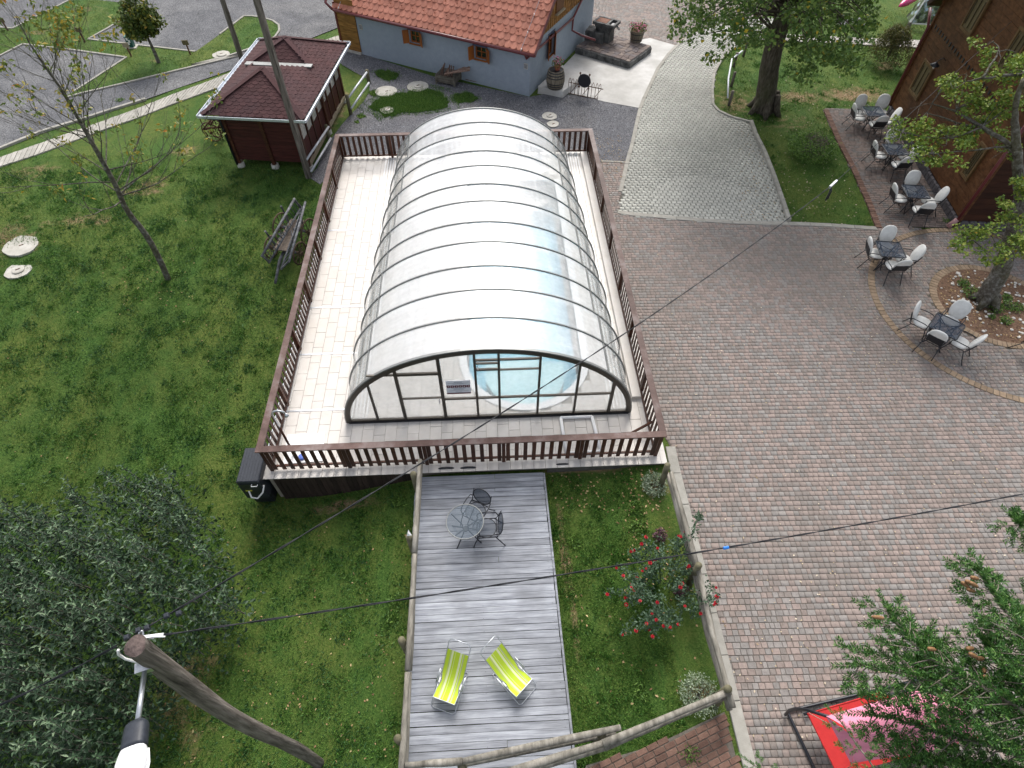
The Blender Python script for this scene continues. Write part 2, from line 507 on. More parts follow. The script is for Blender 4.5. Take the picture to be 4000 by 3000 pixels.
# ------------------------------------------------------------------ lawn
def lawn_mat(name, blobs, dark=1.0):
    m = bpy.data.materials.new(name); m.use_nodes = True
    t = m.node_tree; N = t.nodes; L = t.links
    b = N['Principled BSDF']; b.inputs['Roughness'].default_value = .9; b.inputs['Specular IOR Level'].default_value = .15
    g = N.new('ShaderNodeNewGeometry')
    def noise(sc, det, st=None, dis=0):
        n = N.new('ShaderNodeTexNoise'); n.inputs['Scale'].default_value = sc; n.inputs['Detail'].default_value = det; n.inputs['Roughness'].default_value = .7
        n.inputs['Distortion'].default_value = dis
        if st:
            mp = N.new('ShaderNodeMapping'); mp.inputs['Scale'].default_value = st; mp.inputs['Rotation'].default_value = (0, 0, .5)
            L.new(g.outputs['Position'], mp.inputs['Vector']); L.new(mp.outputs[0], n.inputs['Vector'])
        else:
            L.new(g.outputs['Position'], n.inputs['Vector'])
        return n.outputs['Fac']
    def ramp(f, st):
        r = N.new('ShaderNodeValToRGB'); e = r.color_ramp.elements
        for i, (p, c) in enumerate(st):
            if i < 2: e[i].position = p; e[i].color = rgb(c)
            else: e.new(p).color = rgb(c)
        L.new(f, r.inputs['Fac']); return r.outputs['Color']
    def mixc(f, a, b_, mode='MIX'):
        x = N.new('ShaderNodeMix'); x.data_type = 'RGBA'; x.blend_type = mode
        if isinstance(f, float): x.inputs['Factor'].default_value = f
        else: L.new(f, x.inputs['Factor'])
        L.new(a, x.inputs['A']); L.new(b_, x.inputs['B']); return x.outputs['Result']
    k = dark
    fine = ramp(noise(26, 6), [(.32, (.018 * k, .05 * k, .009 * k)), (.5, (.052 * k, .112 * k, .02 * k)), (.66, (.115 * k, .195 * k, .042 * k))])
    yel = ramp(noise(18, 6), [(.32, (.05 * k, .085 * k, .015 * k)), (.5, (.105 * k, .145 * k, .028 * k)), (.68, (.2 * k, .2 * k, .06 * k))])
    mid = N.new('ShaderNodeMapRange'); mid.inputs['From Min'].default_value = .4; mid.inputs['From Max'].default_value = .62; mid.inputs['To Max'].default_value = .85
    L.new(noise(.55, 5, (1.0, .45, 1), .6), mid.inputs['Value'])
    c = mixc(mid.outputs[0], fine, yel)
    deep = N.new('ShaderNodeMapRange'); deep.inputs['From Min'].default_value = .5; deep.inputs['From Max'].default_value = .7; deep.inputs['To Max'].default_value = .6
    L.new(noise(1.7, 4), deep.inputs['Value'])
    dc = ramp(noise(40, 4), [(.35, (.014 * k, .045 * k, .01 * k)), (.65, (.045 * k, .115 * k, .02 * k))])
    c = mixc(deep.outputs[0], c, dc)
    # bare earth: scattered patches and the named ones
    soil = ramp(noise(12, 7), [(.3, (.17, .095, .05)), (.5, (.27, .185, .105)), (.7, (.4, .32, .2))])
    tot = None
    nb = noise(2.4, 6)
    for (x, y, rx, ry, amt) in blobs:
        mp = N.new('ShaderNodeMapping'); mp.inputs['Location'].default_value = (-x / rx, -y / ry, 0); mp.inputs['Scale'].default_value = (1 / rx, 1 / ry, 0)
        L.new(g.outputs['Position'], mp.inputs['Vector'])
        ln = N.new('ShaderNodeVectorMath'); ln.operation = 'LENGTH'; L.new(mp.outputs[0], ln.inputs[0])
        mr = N.new('ShaderNodeMapRange'); mr.inputs['From Min'].default_value = 1.25; mr.inputs['From Max'].default_value = .1; mr.inputs['To Max'].default_value = amt
        mr.interpolation_type = 'SMOOTHSTEP'
        L.new(ln.outputs['Value'], mr.inputs['Value'])
        if tot is None: tot = mr.outputs[0]
        else:
            a = N.new('ShaderNodeMath'); a.operation = 'MAXIMUM'; L.new(tot, a.inputs[0]); L.new(mr.outputs[0], a.inputs[1]); tot = a.outputs[0]
    sp = N.new('ShaderNodeMath'); sp.operation = 'ADD'; L.new(nb, sp.inputs[0])
    if tot is not None: L.new(tot, sp.inputs[1])
    else: sp.inputs[1].default_value = 0
    mr = N.new('ShaderNodeMapRange'); mr.inputs['From Min'].default_value = .66; mr.inputs['From Max'].default_value = .92; mr.inputs['To Max'].default_value = .95
    L.new(sp.outputs[0], mr.inputs['Value'])
    c = mixc(mr.outputs[0], c, soil)
    L.new(c, b.inputs['Base Color'])
    bp = N.new('ShaderNodeBump'); bp.inputs['Strength'].default_value = .9; bp.inputs['Distance'].default_value = .05
    L.new(noise(45, 5), bp.inputs['Height']); L.new(bp.outputs['Normal'], b.inputs['Normal'])
    return m

def _b(px, py, rx, ry, amt, ground=True):
    p = G(px, py)
    return (p.x, p.y, rx, ry, amt)
blobs = [_b(3330, 370, 2.6, 1.0, .42), _b(3120, 380, 1.5, .8, .4), _b(2870, 400, 1.2, 1.6, .33), _b(3080, 480, 2.2, 1.4, .2), _b(560, 750, 1.3, .35, .38), _b(590, 720, .9, .5, .36), _b(330, 860, 1.8, .6, .3),
         _b(30, 940, 1.6, 1.4, .34), _b(140, 660, 1.6, .5, .28), _b(120, 690, 1.6, .5, .22), _b(720, 590, .9, .6, .34), _b(620, 700, 1.2, .4, .25), _b(1300, 420, .9, 2.2, .45), _b(1215, 600, .5, .6, .3),
         _b(2300, 1830, 1.6, .22, .42), _b(2560, 1900, .6, .6, .25), _b(1350, 1975, 1.6, .25, .36), _b(2230, 2300, .14, 2.0, .4), _b(2200, 2150, .14, 2.0, .4), _b(3480, 250, .8, .5, .35), _b(610, 240, .9, .5, .22),
         _b(700, 2700, 1.0, 1.4, .26), _b(750, 2900, .7, .6, .22), _b(2750, 2700, .5, .3, .3), _b(3460, 265, .6, .4, .4), _b(330, 45, 2, 1, .2), _b(150, 130, 1, .5, .3)]
m_lawn = lawn_mat('lawn_grass', blobs)
m_verge = lawn_mat('verge_grass', [], 1.5)

# one terrain sheet: fine where it is seen, coarse out to the horizon
xs = np.unique(np.concatenate([np.linspace(-500, -30, 12), np.linspace(-30, 26, 113), np.linspace(26, 500, 12)]))
ys = np.unique(np.concatenate([np.linspace(-400, -4, 10), np.linspace(-4, 50, 109), np.linspace(50, 900, 14)]))
X, Y = np.meshgrid(xs, ys)
Z = gz(X, Y)
Z = Z + np.where((np.abs(X) < 40) & (Y < 60) & (X < -1.5), 0.012 * np.sin(X * 1.7 + Y) * np.sin(Y * 1.3 - X * .4), 0)
Z = np.where((X > -5.4) & (X < 3.9) & (Y > 8.1) & (Y < 21.7), -1.7, Z)   # dug out under the pool deck
v = np.stack([X.ravel(), Y.ravel(), Z.ravel()], 1)
nx, ny = len(xs), len(ys)
ii, jj = np.meshgrid(np.arange(nx - 1), np.arange(ny - 1))
a = (jj * nx + ii).ravel()
terr = obj('ground', npmesh('ground', v, np.stack([a, a + 1, a + nx + 1, a + nx], 1), True), m_lawn, kind='structure')

def sheet(name, poly, z, mat, kind='structure', parent=None):
    mb = MB(); n = len(poly)
    ar = sum(poly[i][0] * poly[(i + 1) % n][1] - poly[(i + 1) % n][0] * poly[i][1] for i in range(n))
    p = list(poly) if ar > 0 else list(poly)[::-1]
    mb.add([(q[0], q[1], z) for q in p], [tuple(range(n))])
    o = obj(name, mb, mat, parent)
    if parent is None: tag(o, kind=kind)
    return o

def gravel_mat(name, c1, c2, c3, big=None):
    m = M(name, [c1, c2], scale=1.2, detail=4, rough=.95, big=big)
    t = m.node_tree; N = t.nodes; L = t.links; b = N['Principled BSDF']
    g = N.new('ShaderNodeNewGeometry')
    vo = N.new('ShaderNodeTexVoronoi'); vo.inputs['Scale'].default_value = 26; L.new(g.outputs['Position'], vo.inputs['Vector'])
    src = b.inputs['Base Color'].links[0].from_socket
    bw = N.new('ShaderNodeRGBToBW'); L.new(vo.outputs['Color'], bw.inputs[0])
    r = N.new('ShaderNodeMapRange'); r.inputs['To Min'].default_value = .45; r.inputs['To Max'].default_value = 1.65; L.new(bw.outputs[0], r.inputs['Value'])
    mx = N.new('ShaderNodeMix'); mx.data_type = 'RGBA'; mx.blend_type = 'MULTIPLY'; mx.inputs['Factor'].default_value = 1
    L.new(src, mx.inputs['A']); L.new(r.outputs[0], mx.inputs['B']); L.new(mx.outputs['Result'], b.inputs['Base Color'])
    bp = N.new('ShaderNodeBump'); bp.inputs['Strength'].default_value = 1; bp.inputs['Distance'].default_value = .03; bp.invert = True
    L.new(vo.outputs['Distance'], bp.inputs['Height']); L.new(bp.outputs['Normal'], b.inputs['Normal'])
    return m
m_gravel = gravel_mat('yard_gravel', (.105, .106, .116), (.155, .156, .168), None, big=(.6, (.12, .11, .1), .5))
m_road = gravel_mat('road_gravel', (.098, .1, .107), (.145, .147, .156), None, big=(.3, (.21, .207, .205), .6))

# roads and pitches at the upper left, with one grass island set into them
q = lambda u, w: (u * .4521, w * .4521)              # crop of the upper left corner
q2 = lambda u, w: (750 + u * .4521, w * .4521)
low = [q(-1400, 1900), q(-700, 1560), q(0, 1285), q(350, 1142), q(700, 1035), q(1000, 938), q(1260, 858), q(1560, 752), q(1800, 672), q(2040, 590)]
road_poly = poly_px(low + [q2(380, 590), q2(990, 345), q2(1285, 228)])
far = [Vector(p) for p in ((-3, 48), (4, 75), (-95, 95), (-95, 20))]
sheet('road', road_poly + far, 0.0, m_road)
isl_px = [q(-500, 600), q(0, 487), q(200, 385), q(640, 437), q(1095, 500), q(830, 672), q(640, 795), q(560, 838), q(590, 842), q(700, 812), q(1000, 742), q(1500, 620), q(2090, 480), q2(0, 566), q2(300, 492),
          q2(540, 412), q2(640, 370), q2(720, 320), q2(756, 268), q2(752, 222), q2(700, 182), q2(600, 155), q2(520, 143), q(2110, 143), q(1900, 300), q(1690, 450), q(1200, 395), q(765, 343),
          q(930, 250), q(1095, 152), q(1180, 98), q(1267, 47), q(1100, 30), q(830, 2), q(610, 2), q(350, 130), q(110, 250), q(0, 240), q(-500, 200)]
isl = poly_px(isl_px)
sheet('lawn', isl, 0.02, m_lawn)
verge_px = [q2(900, 372), q2(1100, 300), q2(1290, 226), q2(1305, 305), q2(1120, 360), q2(960, 400)]
def strip(name, pts, w, z0, z1, mat, parent=None, closed=False, kind='structure', label=None):
    # a low kerb following a line of ground points
    mb = MB(); n = len(pts)
    pts = [Vector((p[0], p[1])) for p in pts]
    for i in range(n if closed else n - 1):
        a, b = pts[i], pts[(i + 1) % n]
        d = (b - a); L_ = d.length
        if L_ < .01: continue
        t = d / L_; m_ = Vector((-t.y, t.x)) * w / 2
        mb.prism([a + m_, a - m_, b - m_ + t * .002, b + m_ + t * .002], z0, z1)
    return obj(name, mb, mat, parent, kind=kind)
strip('kerb', isl[1:7] , .1, -.03, .055, m_concrete)
strip('kerb', isl[8:25], .1, -.03, .056, m_concrete)
strip('kerb', isl[25:32], .1, -.03, .055, m_concrete)
strip('kerb', isl[34:38], .1, -.03, .055, m_concrete)
strip('kerb', poly_px(low[:7]), .14, -.03, .06, m_concrete)

# the slab path along the road: each slab is a piece
m_slab = M('path_slab', [(.3, .285, .25), (.42, .4, .36)], scale=4, detail=6, rough=.9, tint=.12, bump=.3, bscale=20)
def slab_path(up_px, dn_px, n, zf):
    upw = [P(*p, 0) for p in up_px]; dnw = [P(*p, 0) for p in dn_px]
    def at(line, t):
        ls = [0]
        for i in range(len(line) - 1): ls.append(ls[-1] + (line[i + 1] - line[i]).length)
        d = t * ls[-1]
        for i in range(len(line) - 1):
            if d <= ls[i + 1] or i == len(line) - 2:
                return line[i].lerp(line[i + 1], (d - ls[i]) / (ls[i + 1] - ls[i]))
    bed = MB(); k = 24
    for i in range(k):
        c = [at(upw, i / k), at(dnw, i / k), at(dnw, (i + 1) / k), at(upw, (i + 1) / k)]
        bed.add([(p.x, p.y, zf - .04) for p in c], [(0, 1, 2, 3)])
    po = obj('path', bed, m_pave_base, kind='structure')
    for i in range(n):
        t0, t1 = i / n + .06 / n, (i + 1) / n - .06 / n
        c = [at(upw, t0), at(dnw, t0), at(dnw, t1), at(upw, t1)]
        o = obj('slab', MB().slab([(p.x, p.y, zf + R.uniform(-.006, .01)) for p in c], .06), m_slab, po)
    return po
slab_path([q(-300, 1495), q(0, 1362), q(300, 1257), q(600, 1150), q(900, 1045), q(1200, 935), q(1500, 815), q(1800, 705), q(2060, 600), q2(330, 645)],
          [q(-300, 1600), q(0, 1440), q(300, 1345), q(600, 1232), q(900, 1120), q(1200, 1015), q(1500, 898), q(1800, 788), q(2000, 720), q2(290, 745)], 62, .02)
slab_path([q2(1120, 358), q2(1215, 325), q2(1300, 300)], [q2(1120, 420), q2(1220, 395), q2(1310, 365)], 6, .02)

# gravel yard between the buildings and the pool
z2 = lambda u, w: (2000 + u * .4521, w * .4521)
yard_px = [q2(1300, 420), (1415, 210), (1700, 300), (2067, 378), (2100, 372), z2(330, 800), z2(600, 830), z2(800, 880), z2(1105, 935), z2(1085, 1100), z2(1040, 1290), z2(995, 1400), z2(770, 1390), (2300, 700), (1330, 640),
           (1250, 720), (1205, 690), q2(1080, 1450), q2(1130, 1330), q2(1200, 1200), q2(1290, 1080), q2(1380, 980), q2(1480, 880), q2(1530, 800), q2(1540, 690), q2(1440, 640), q2(1300, 560), q2(1260, 520)]
yard = poly_px(yard_px)
sheet('yard', yard, -0.004, m_gravel)
def grass_patch(px, seed, z=.004):
    p = smooth_poly(poly_px(px), 2)
    rr = random.Random(seed)
    p = [Vector(a_) + Vector((rr.uniform(-.09, .09), rr.uniform(-.09, .09))) for a_ in p]
    pc = sum(p, Vector((0, 0))) / len(p)
    sheet('lawn', [pc + (a_ - pc) * .86 for a_ in p], z, m_verge)
    return p
q3 = lambda u, w: (1200 + u * .4521, w * .4521)
patches = [grass_patch([q3(590, 870), q3(760, 800), q3(860, 800), q3(1030, 760), q3(1180, 800), q3(1200, 860), q3(1230, 930), q3(1000, 975), q3(820, 970), q3(760, 1000), q3(650, 1020), q3(620, 960), q3(530, 950), q3(540, 920)], 1),
           grass_patch([q3(1230, 830), q3(1380, 790), q3(1480, 840), q3(1430, 890), q3(1300, 890)], 2),
           grass_patch([q3(560, 620), q3(700, 600), q3(800, 650), q3(760, 690), q3(640, 700)], 3),
           grass_patch([q3(520, 790), q3(600, 770), q3(620, 830), q3(540, 830)], 4), grass_patch([q3(430, 990), q3(490, 985), q3(500, 1020), q3(440, 1025)], 5), grass_patch([q3(410, 1040), q3(450, 1040), q3(450, 1070), q3(410, 1070)], 6)]

# concrete apron in front of the grey house
z3 = z2
apron = poly_px([z3(215, 745), z3(560, 450), z3(1190, 330), z3(1420, 395), z3(1350, 470), z3(1260, 590), z3(1190, 740), z3(1130, 870), z3(1105, 935), z3(800, 880), z3(600, 830), z3(230, 745)])
ap = [P(*z3(222, 748), .3).xy] + list(apron[1:11]) + [P(*z3(470, 800), .02).xy, P(*z3(330, 800), .1).xy]
mb = MB(); mb.prism([tuple(p) for p in ap], -.1, .012)
obj('pavement', mb, m_apron, kind='structure')
# its raised corner under the barrel
c0 = P(*z3(225, 745), .3); c1 = P(*z3(480, 800), .3)
mb = MB(); mb.prism([c0.xy, P(*z3(440, 790), .3).xy, P(*z3(640, 640), .3).xy, P(*z3(430, 560), .3).xy], .0, .3)
ret = obj('retaining_edge', mb, m_apron)
tag(ret, 'pale concrete ledge the barrel stands on at the corner of the grey house', 'ledge')

# ------------------------------------------------------------------ paving
def pave(name, poly, bw, lens, mats, base_mat, ang, gap=.01, excl=(), th=.05, ztop=0.0, focus=(900, 2300), nparts=300, bone=False, pname='paver', org0=(0, 0), jitter=.002, shift=True, seed=3, xmax=60):
    rr = random.Random(seed)
    base = sheet(name, poly, ztop - .014, base_mat)
    ca, sa = math.cos(ang), math.sin(ang)
    us = [p[0] * ca + p[1] * sa for p in poly]; ws = [-p[0] * sa + p[1] * ca for p in poly]
    items = []
    w = math.floor(min(ws) / bw) * bw; row = 0
    while w < max(ws):
        u = min(us) - rr.random() * .3 if shift else min(us) - (row % 2) * lens[0] / 2
        while u < max(us):
            ln = rr.choice(lens)
            cu, cw = u + ln / 2, w + bw / 2
            x, y = cu * ca - cw * sa, cu * sa + cw * ca
            if inside((x, y), poly) and not any(inside((x, y), e) if isinstance(e, list) else (x - e[0]) ** 2 + (y - e[1]) ** 2 < e[2] ** 2 for e in excl):
                items.append((x, y, ln))
            u += ln
        w += bw; row += 1
    fp = P(*focus)
    items.sort(key=lambda i: (i[0] - fp.x) ** 2 + (i[1] - fp.y) ** 2)
    protos = {}
    for ln in set(lens):
        mb = MB()
        if bone:
            a_, b_, d_ = ln / 2 - gap / 2, bw / 2 - gap / 2, .018
            outline = [(-a_, -b_), (a_, -b_), (a_, -b_ * .5), (a_ - d_, -b_ * .3), (a_ - d_, b_ * .3), (a_, b_ * .5), (a_, b_), (-a_, b_), (-a_, b_ * .5), (-a_ + d_, b_ * .3), (-a_ + d_, -b_ * .3), (-a_, -b_ * .5)]
            mb.prism(outline, -th, 0)
        else:
            mb.bevbox((0, 0, -th / 2), (ln - gap, bw - gap, th), .008)
            mb.f = [f for f in mb.f]
        me = mesh(pname, mb); me.materials.append(mats); protos[ln] = me
    for (x, y, ln) in items[:nparts]:
        piece(pname, protos[ln], base, (x, y, ztop + rr.uniform(-jitter, jitter)), (rr.uniform(-.006, .006), rr.uniform(-.006, .006), ang + rr.uniform(-.008, .008)))
    rest = items[nparts:]
    if rest:
        vv, ff = [], []
        o_ = 0
        allv = []; allf = []
        for ln in protos:
            me = protos[ln]
            pv = np.array([x.co[:] for x in me.vertices]); 
            tris = [list(p.vertices) for p in me.polygons if p.normal.z > -.5]
            ks = [(x, y) for (x, y, l2) in rest if l2 == ln]
            if not ks: continue
            xy = np.array(ks); n = len(xy)
            an = ang + NR.uniform(-.01, .01, n)
            c_, s_ = np.cos(an), np.sin(an)
            tl = NR.uniform(-.012, .012, (n, 2))
            px_ = pv[None, :, 0] * c_[:, None] - pv[None, :, 1] * s_[:, None] + xy[:, 0:1]
            py_ = pv[None, :, 0] * s_[:, None] + pv[None, :, 1] * c_[:, None] + xy[:, 1:2]
            pz_ = pv[None, :, 2] + ztop + NR.uniform(-jitter, jitter, n)[:, None] + pv[None, :, 0] * tl[:, 0:1] + pv[None, :, 1] * tl[:, 1:2]
            vv = np.stack([px_, py_, pz_], 2).reshape(-1, 3)
            # fan every face to triangles so that all faces have 3 corners
            tt = []
            for f in tris:
                for i in range(1, len(f) - 1): tt.append((f[0], f[i], f[i + 1]))
            tt = np.array(tt)
            fo = (tt[None] + (np.arange(n) * len(pv))[:, None, None]).reshape(-1, 3)
            allf.append(fo + o_); allv.append(vv); o_ += len(vv)
        o = obj(pname + '_field', npmesh(pname + '_field', np.concatenate(allv), np.concatenate(allf)), mats, base)
        tag(o, kind='stuff')
    return base

pave_edge_px = [(2262, 640), (2330, 632), z2(995, 1405), z2(985, 1500), z2(950, 1600), (2425, 745), (2418, 828), (2550, 838), (2750, 858), (3075, 866), (3420, 884), (3432, 884)]
main_poly = [(4.45, 21.0)] + [tuple(p) for p in poly_px([z2(770, 1393), z2(998, 1405), z2(985, 1500), (2440, 700), (2418, 828), (2550, 838), (2750, 858), (3075, 866), (3420, 884)])] + \
            [tuple(P(3560, 884).xy), tuple(P(3650, 905).xy), (16.3, 16.6), (26, 16.4), (26, -6), (4.0, -6)] + [tuple(p) for p in poly_px([(2925, 3000), (2660, 1880), (2640, 1790)])] + [(4.45, 9)]
TREE = P(3845, 1185)                                       # the tree that grows among the tables
ringc = P(3880, 1190)
R1 = 1.78; R2 = 3.9
ringc2 = P(3910, 1200)
pave('pavement', main_poly, .132, [.1, .132, .132, .17, .19, .132], m_pave, m_pave_base, math.radians(-1.5), focus=(3000, 2500), excl=[(ringc.x, ringc.y, R1 + .12)])
terr_px = [(3222, 424), (3325, 425), (3470, 440), (3490, 480), (3590, 650), (3680, 800), (3730, 888), (3432, 888), (3395, 800), (3330, 660), (3270, 545)]
terr_poly = [tuple(p) for p in poly_px(terr_px)]
pave('terrace', terr_poly, .12, [.22, .22, .2], m_pave_brown, m_pave_base, math.radians(-6), focus=(3560, 800), ztop=.012, seed=5)
drive_px = [(2416, 842), (2440, 700), z2(1040, 1290), z2(1075, 1100), z2(1112, 935), z2(1140, 860), z2(1200, 740), z2(1270, 590), z2(1360, 470), z2(1430, 395), z2(1520, 335), (2800, 80), (3050, 70), (2950, 130), (2850, 200), z2(1810, 520), z2(1750, 640), z2(1735, 780),
            z2(1735, 900), z2(1790, 960), z2(1900, 1010), z2(2060, 1070), (2945, 530), (3000, 640), (3040, 740), (3078, 876), (2750, 866), (2550, 850)]
drive_poly = [tuple(p) for p in poly_px(drive_px)]
pave('driveway', drive_poly, .165, [.2], m_pave_grey, m_joint_grey, math.radians(-1), gap=.016, focus=(2750, 800), bone=True, shift=False, seed=6, ztop=.01)
plaza_poly = [tuple(p) for p in poly_px([z2(600, 330), z2(1190, 360), z2(1420, 393), z2(1500, 335), (2800, 80), (3000, 60)])] + [(14.5, 45), (18, 60), (2.5, 60), (5, 38)]
pave('plaza', plaza_poly, .16, [.2, .24, .16], m_pave, m_pave_base, math.radians(-28), focus=(2450, 90), seed=8, ztop=.0)

# kerb stones: pieces laid one behind another
kproto = {}
def kerb_run(pts, ln, w, z0, z1, mat=None):
    pts = [Vector((p[0], p[1])) for p in pts]
    par = None
    mb0 = MB()
    base = obj('kerb', MB().prism([pts[0] + Vector((-.02, -.02)), pts[0] + Vector((.02, -.02)), pts[0] + Vector((.02, .02)), pts[0] + Vector((-.02, .02))], z0, z0 + .01), mat or m_concrete, kind='structure')
    for i in range(len(pts) - 1):
        a, b = pts[i], pts[i + 1]
        d = b - a; n = max(1, round(d.length / ln)); t = d.normalized(); s_ = d.length / n
        for k in range(n):
            c = a + t * (k + .5) * s_
            key = (round(s_, 3), w, z0, z1)
            if key not in kproto:
                me = mesh('kerb_stone', MB().bevbox((0, 0, (z0 + z1) / 2), (s_ - .008, w, z1 - z0), .012)); me.materials.append(mat or m_concrete); kproto[key] = me
            piece('kerb_stone', kproto[key], base, (c.x, c.y, R.uniform(-.003, .003)), (0, 0, math.atan2(t.y, t.x)))
    return base
kerb_run(poly_px([(2412, 828), (2480, 838), (2550, 843), (2640, 852), (2750, 861), (2860, 868), (2975, 872), (3080, 873), (3250, 880), (3425, 893)]), 1.0, .2, -.05, .02)
kerb_run(poly_px([z2(935, 1660), z2(960, 1560), z2(990, 1420), z2(1040, 1240), z2(1072, 1090), z2(1108, 935), z2(1140, 850), z2(1195, 735), z2(1262, 590), z2(1350, 470), z2(1425, 392), z2(1515, 335)]), 1.0, .16, -.05, .03)
kerb_run(poly_px([(3080, 866), (3055, 790), (3020, 690), (2985, 600), (2950, 530), (2932, 478)]), .5, .14, -.05, .13)
kerb_run(poly_px([(2932, 478), z2(1900, 1015), z2(1785, 962), z2(1735, 905), z2(1730, 780), z2(1745, 640), z2(1800, 530), (2860, 190)]), .5, .12, -.05, .06)
kerb_run(poly_px([z2(770, 1393), z2(880, 1398), z2(1000, 1405)]), 1.0, .1, -.05, .02)
KL = [P(2618, 1745), P(2640, 1850), P(2740, 2245), P(2865, 2740), P(2945, 3060)]
kerb_run([(p.x, p.y) for p in KL], 1.0, .26, -.3, .03)
# soldier course of red bricks along the terrace
def brick_line(name, pts, mat, ln, w, z, parent):
    me = mesh('brick', MB().bevbox((0, 0, -.03), (ln - .012, w, .06), .008)); me.materials.append(mat)
    for i in range(len(pts) - 1):
        a, b = Vector(pts[i]), Vector(pts[i + 1]); d = b - a; n = max(1, round(d.length / ln)); t = d.normalized()
        for k in range(n):
            c = a + t * (k + .5) * d.length / n
            piece('brick', me, parent, (c.x, c.y, z + R.uniform(-.004, .004)), (0, 0, math.atan2(t.y, t.x) + R.uniform(-.02, .02)))
edge = poly_px([(3226, 430), (3275, 545), (3335, 660), (3398, 800), (3432, 890)])
eb = strip('brick_edging', edge, .2, -.05, -.004, m_pave_base)
brick_line('brick', edge, m_brick_red, .115, .22, .035, eb)
def brick_ring(c, r, w, n, a0=0, a1=2 * PI, z=.006):
    base = None
    k = 40
    mb = MB()
    for i in range(k):
        t0, t1 = a0 + (a1 - a0) * i / k, a0 + (a1 - a0) * (i + 1) / k
        mb.add([(c.x + (r - w / 2) * math.cos(t0), c.y + (r - w / 2) * math.sin(t0), z - .006), (c.x + (r + w / 2) * math.cos(t0), c.y + (r + w / 2) * math.sin(t0), z - .006),
                (c.x + (r + w / 2) * math.cos(t1), c.y + (r + w / 2) * math.sin(t1), z - .006), (c.x + (r - w / 2) * math.cos(t1), c.y + (r - w / 2) * math.sin(t1), z - .006)], [(0, 1, 2, 3)])
    base = obj('brick_edging', mb, m_pave_base, kind='structure')
    ln = (a1 - a0) * r / n
    me = mesh('brick', MB().bevbox((0, 0, -.02), (w - .012, ln - .014, .06), .008)); me.materials.append(m_brick_tan)
    for i in range(n):
        t = a0 + (a1 - a0) * (i + .5) / n
        piece('brick', me, base, (c.x + r * math.cos(t), c.y + r * math.sin(t), z + R.uniform(-.003, .003)), (0, 0, t))
brick_ring(ringc, R1, .24, 84, z=.012)
brick_ring(ringc2, R2, .22, 150, z=.012)
m_soil = M('bed_soil', [(.07, .045, .03), (.15, .09, .06), (.22, .14, .09)], scale=14, detail=6, rough=1, bump=.8, bscale=30)
mb = MB(); k = 40
bedv = [(ringc.x + (R1 - .1) * math.cos(2 * PI * i / k), ringc.y + (R1 - .1) * math.sin(2 * PI * i / k)) for i in range(k)]
sheet('flower_bed', bedv, .012, m_soil)
# red brick path at the bottom of the picture
bp_poly = [tuple(p) for p in poly_px([(2290, 2990), (2560, 2910), (2830, 2780), (2900, 3060), (2250, 3080)], -.02)]
pave('brick_path', bp_poly, .115, [.24], m_brick_red, m_pave_base, math.radians(20), gap=.014, focus=(2650, 2950), ztop=.0, pname='brick', seed=12, jitter=.005)
# ------------------------------------------------------------------ pool deck
DZ = .15
DX0, DX1, DY0, DY1 = -5.95, 4.40, 7.53, 22.25
PXL, PXR, PYF, PYB, PCX = -.76, 2.6, 11.25, 20.2, .92
PR = (PXR - PXL) / 2
pool_out = [(PXL, PYB), (PXL, PYF)] + [(PCX - PR * math.cos(t), PYF - PR * math.sin(t)) for t in [PI * i / 24 for i in range(1, 24)]] + [(PXR, PYF), (PXR, PYB)]
deck = thing('pool_deck', 'raised cream tiled deck that carries the glazed pool enclosure', 'deck', (0, 0, 0))
# slab with the pool cut out of it: four pieces round it plus the rounded front
mb = MB()
z0, z1 = -1.1, DZ - .016
mb.prism([(DX0 + .1, DY0 + .12), (DX1, DY0 + .12), (DX1, 9.3), (DX0 + .1, 9.3)], z0, z1)
mb.prism([(DX0 + .1, 9.3), (PXL, 9.3), (PXL, DY1), (DX0, DY1)], z0, z1)
mb.prism([(PXR, 9.3), (DX1, 9.3), (DX1, DY1), (PXR, DY1)], z0, z1)
mb.prism([(PXL, PYB), (PXR, PYB), (PXR, DY1), (PXL, DY1)], z0, z1)
fr = [(PXL, 9.3)] + [(PXL, PYF)] + pool_out[2:-2] + [(PXR, PYF), (PXR, 9.3)]
h = len(fr) // 2
mb.prism([(PXL, 9.3)] + fr[1:h + 1] + [(fr[h][0], 9.3)], z0, z1)
mb.prism([(fr[h][0], 9.3)] + fr[h:], z0, z1)
obj('slab', mb, m_tile_base, deck)
# tiles
TW, TL_ = .3, .6
tproto = mesh('tile', MB().bevbox((0, 0, -.007), (TW - .007, TL_ - .007, .014), .003)); tproto.materials.append(m_tile)
tiles = []
nxx = int((DX1 - DX0) / TW)
for i in range(nxx + 1):
    x = DX0 + TW * (i + .5)
    off = (i % 3) * .2
    k = 0
    while True:
        y = DY0 - off + TL_ * (k + .5) ; k += 1
        if y > DY1: break
        w = TW; l = TL_; yy = y; xx = x
        if y - l / 2 < DY0: yy = (DY0 + y + l / 2) / 2; l = y + l / 2 - DY0
        if y + l / 2 > DY1: yy = (DY1 + y - l / 2) / 2; l = DY1 - (y - l / 2)
        if x + w / 2 > DX1: xx = (x - w / 2 + DX1) / 2; w = DX1 - (x - w / 2)
        if l < .05 or w < .05: continue
        px_in = PXL - .2 < xx < PXR + .2
        if px_in and (PYF < yy < PYB + .3 or (xx - PCX) ** 2 + (yy - PYF) ** 2 < (PR + .2) ** 2): continue
        inside_enc = abs(xx + .154) < 3.3 and 9.4 < yy < 21
        tiles.append((yy + (30 if inside_enc else 0), xx, yy, w / TW, l / TL_))
tiles.sort()
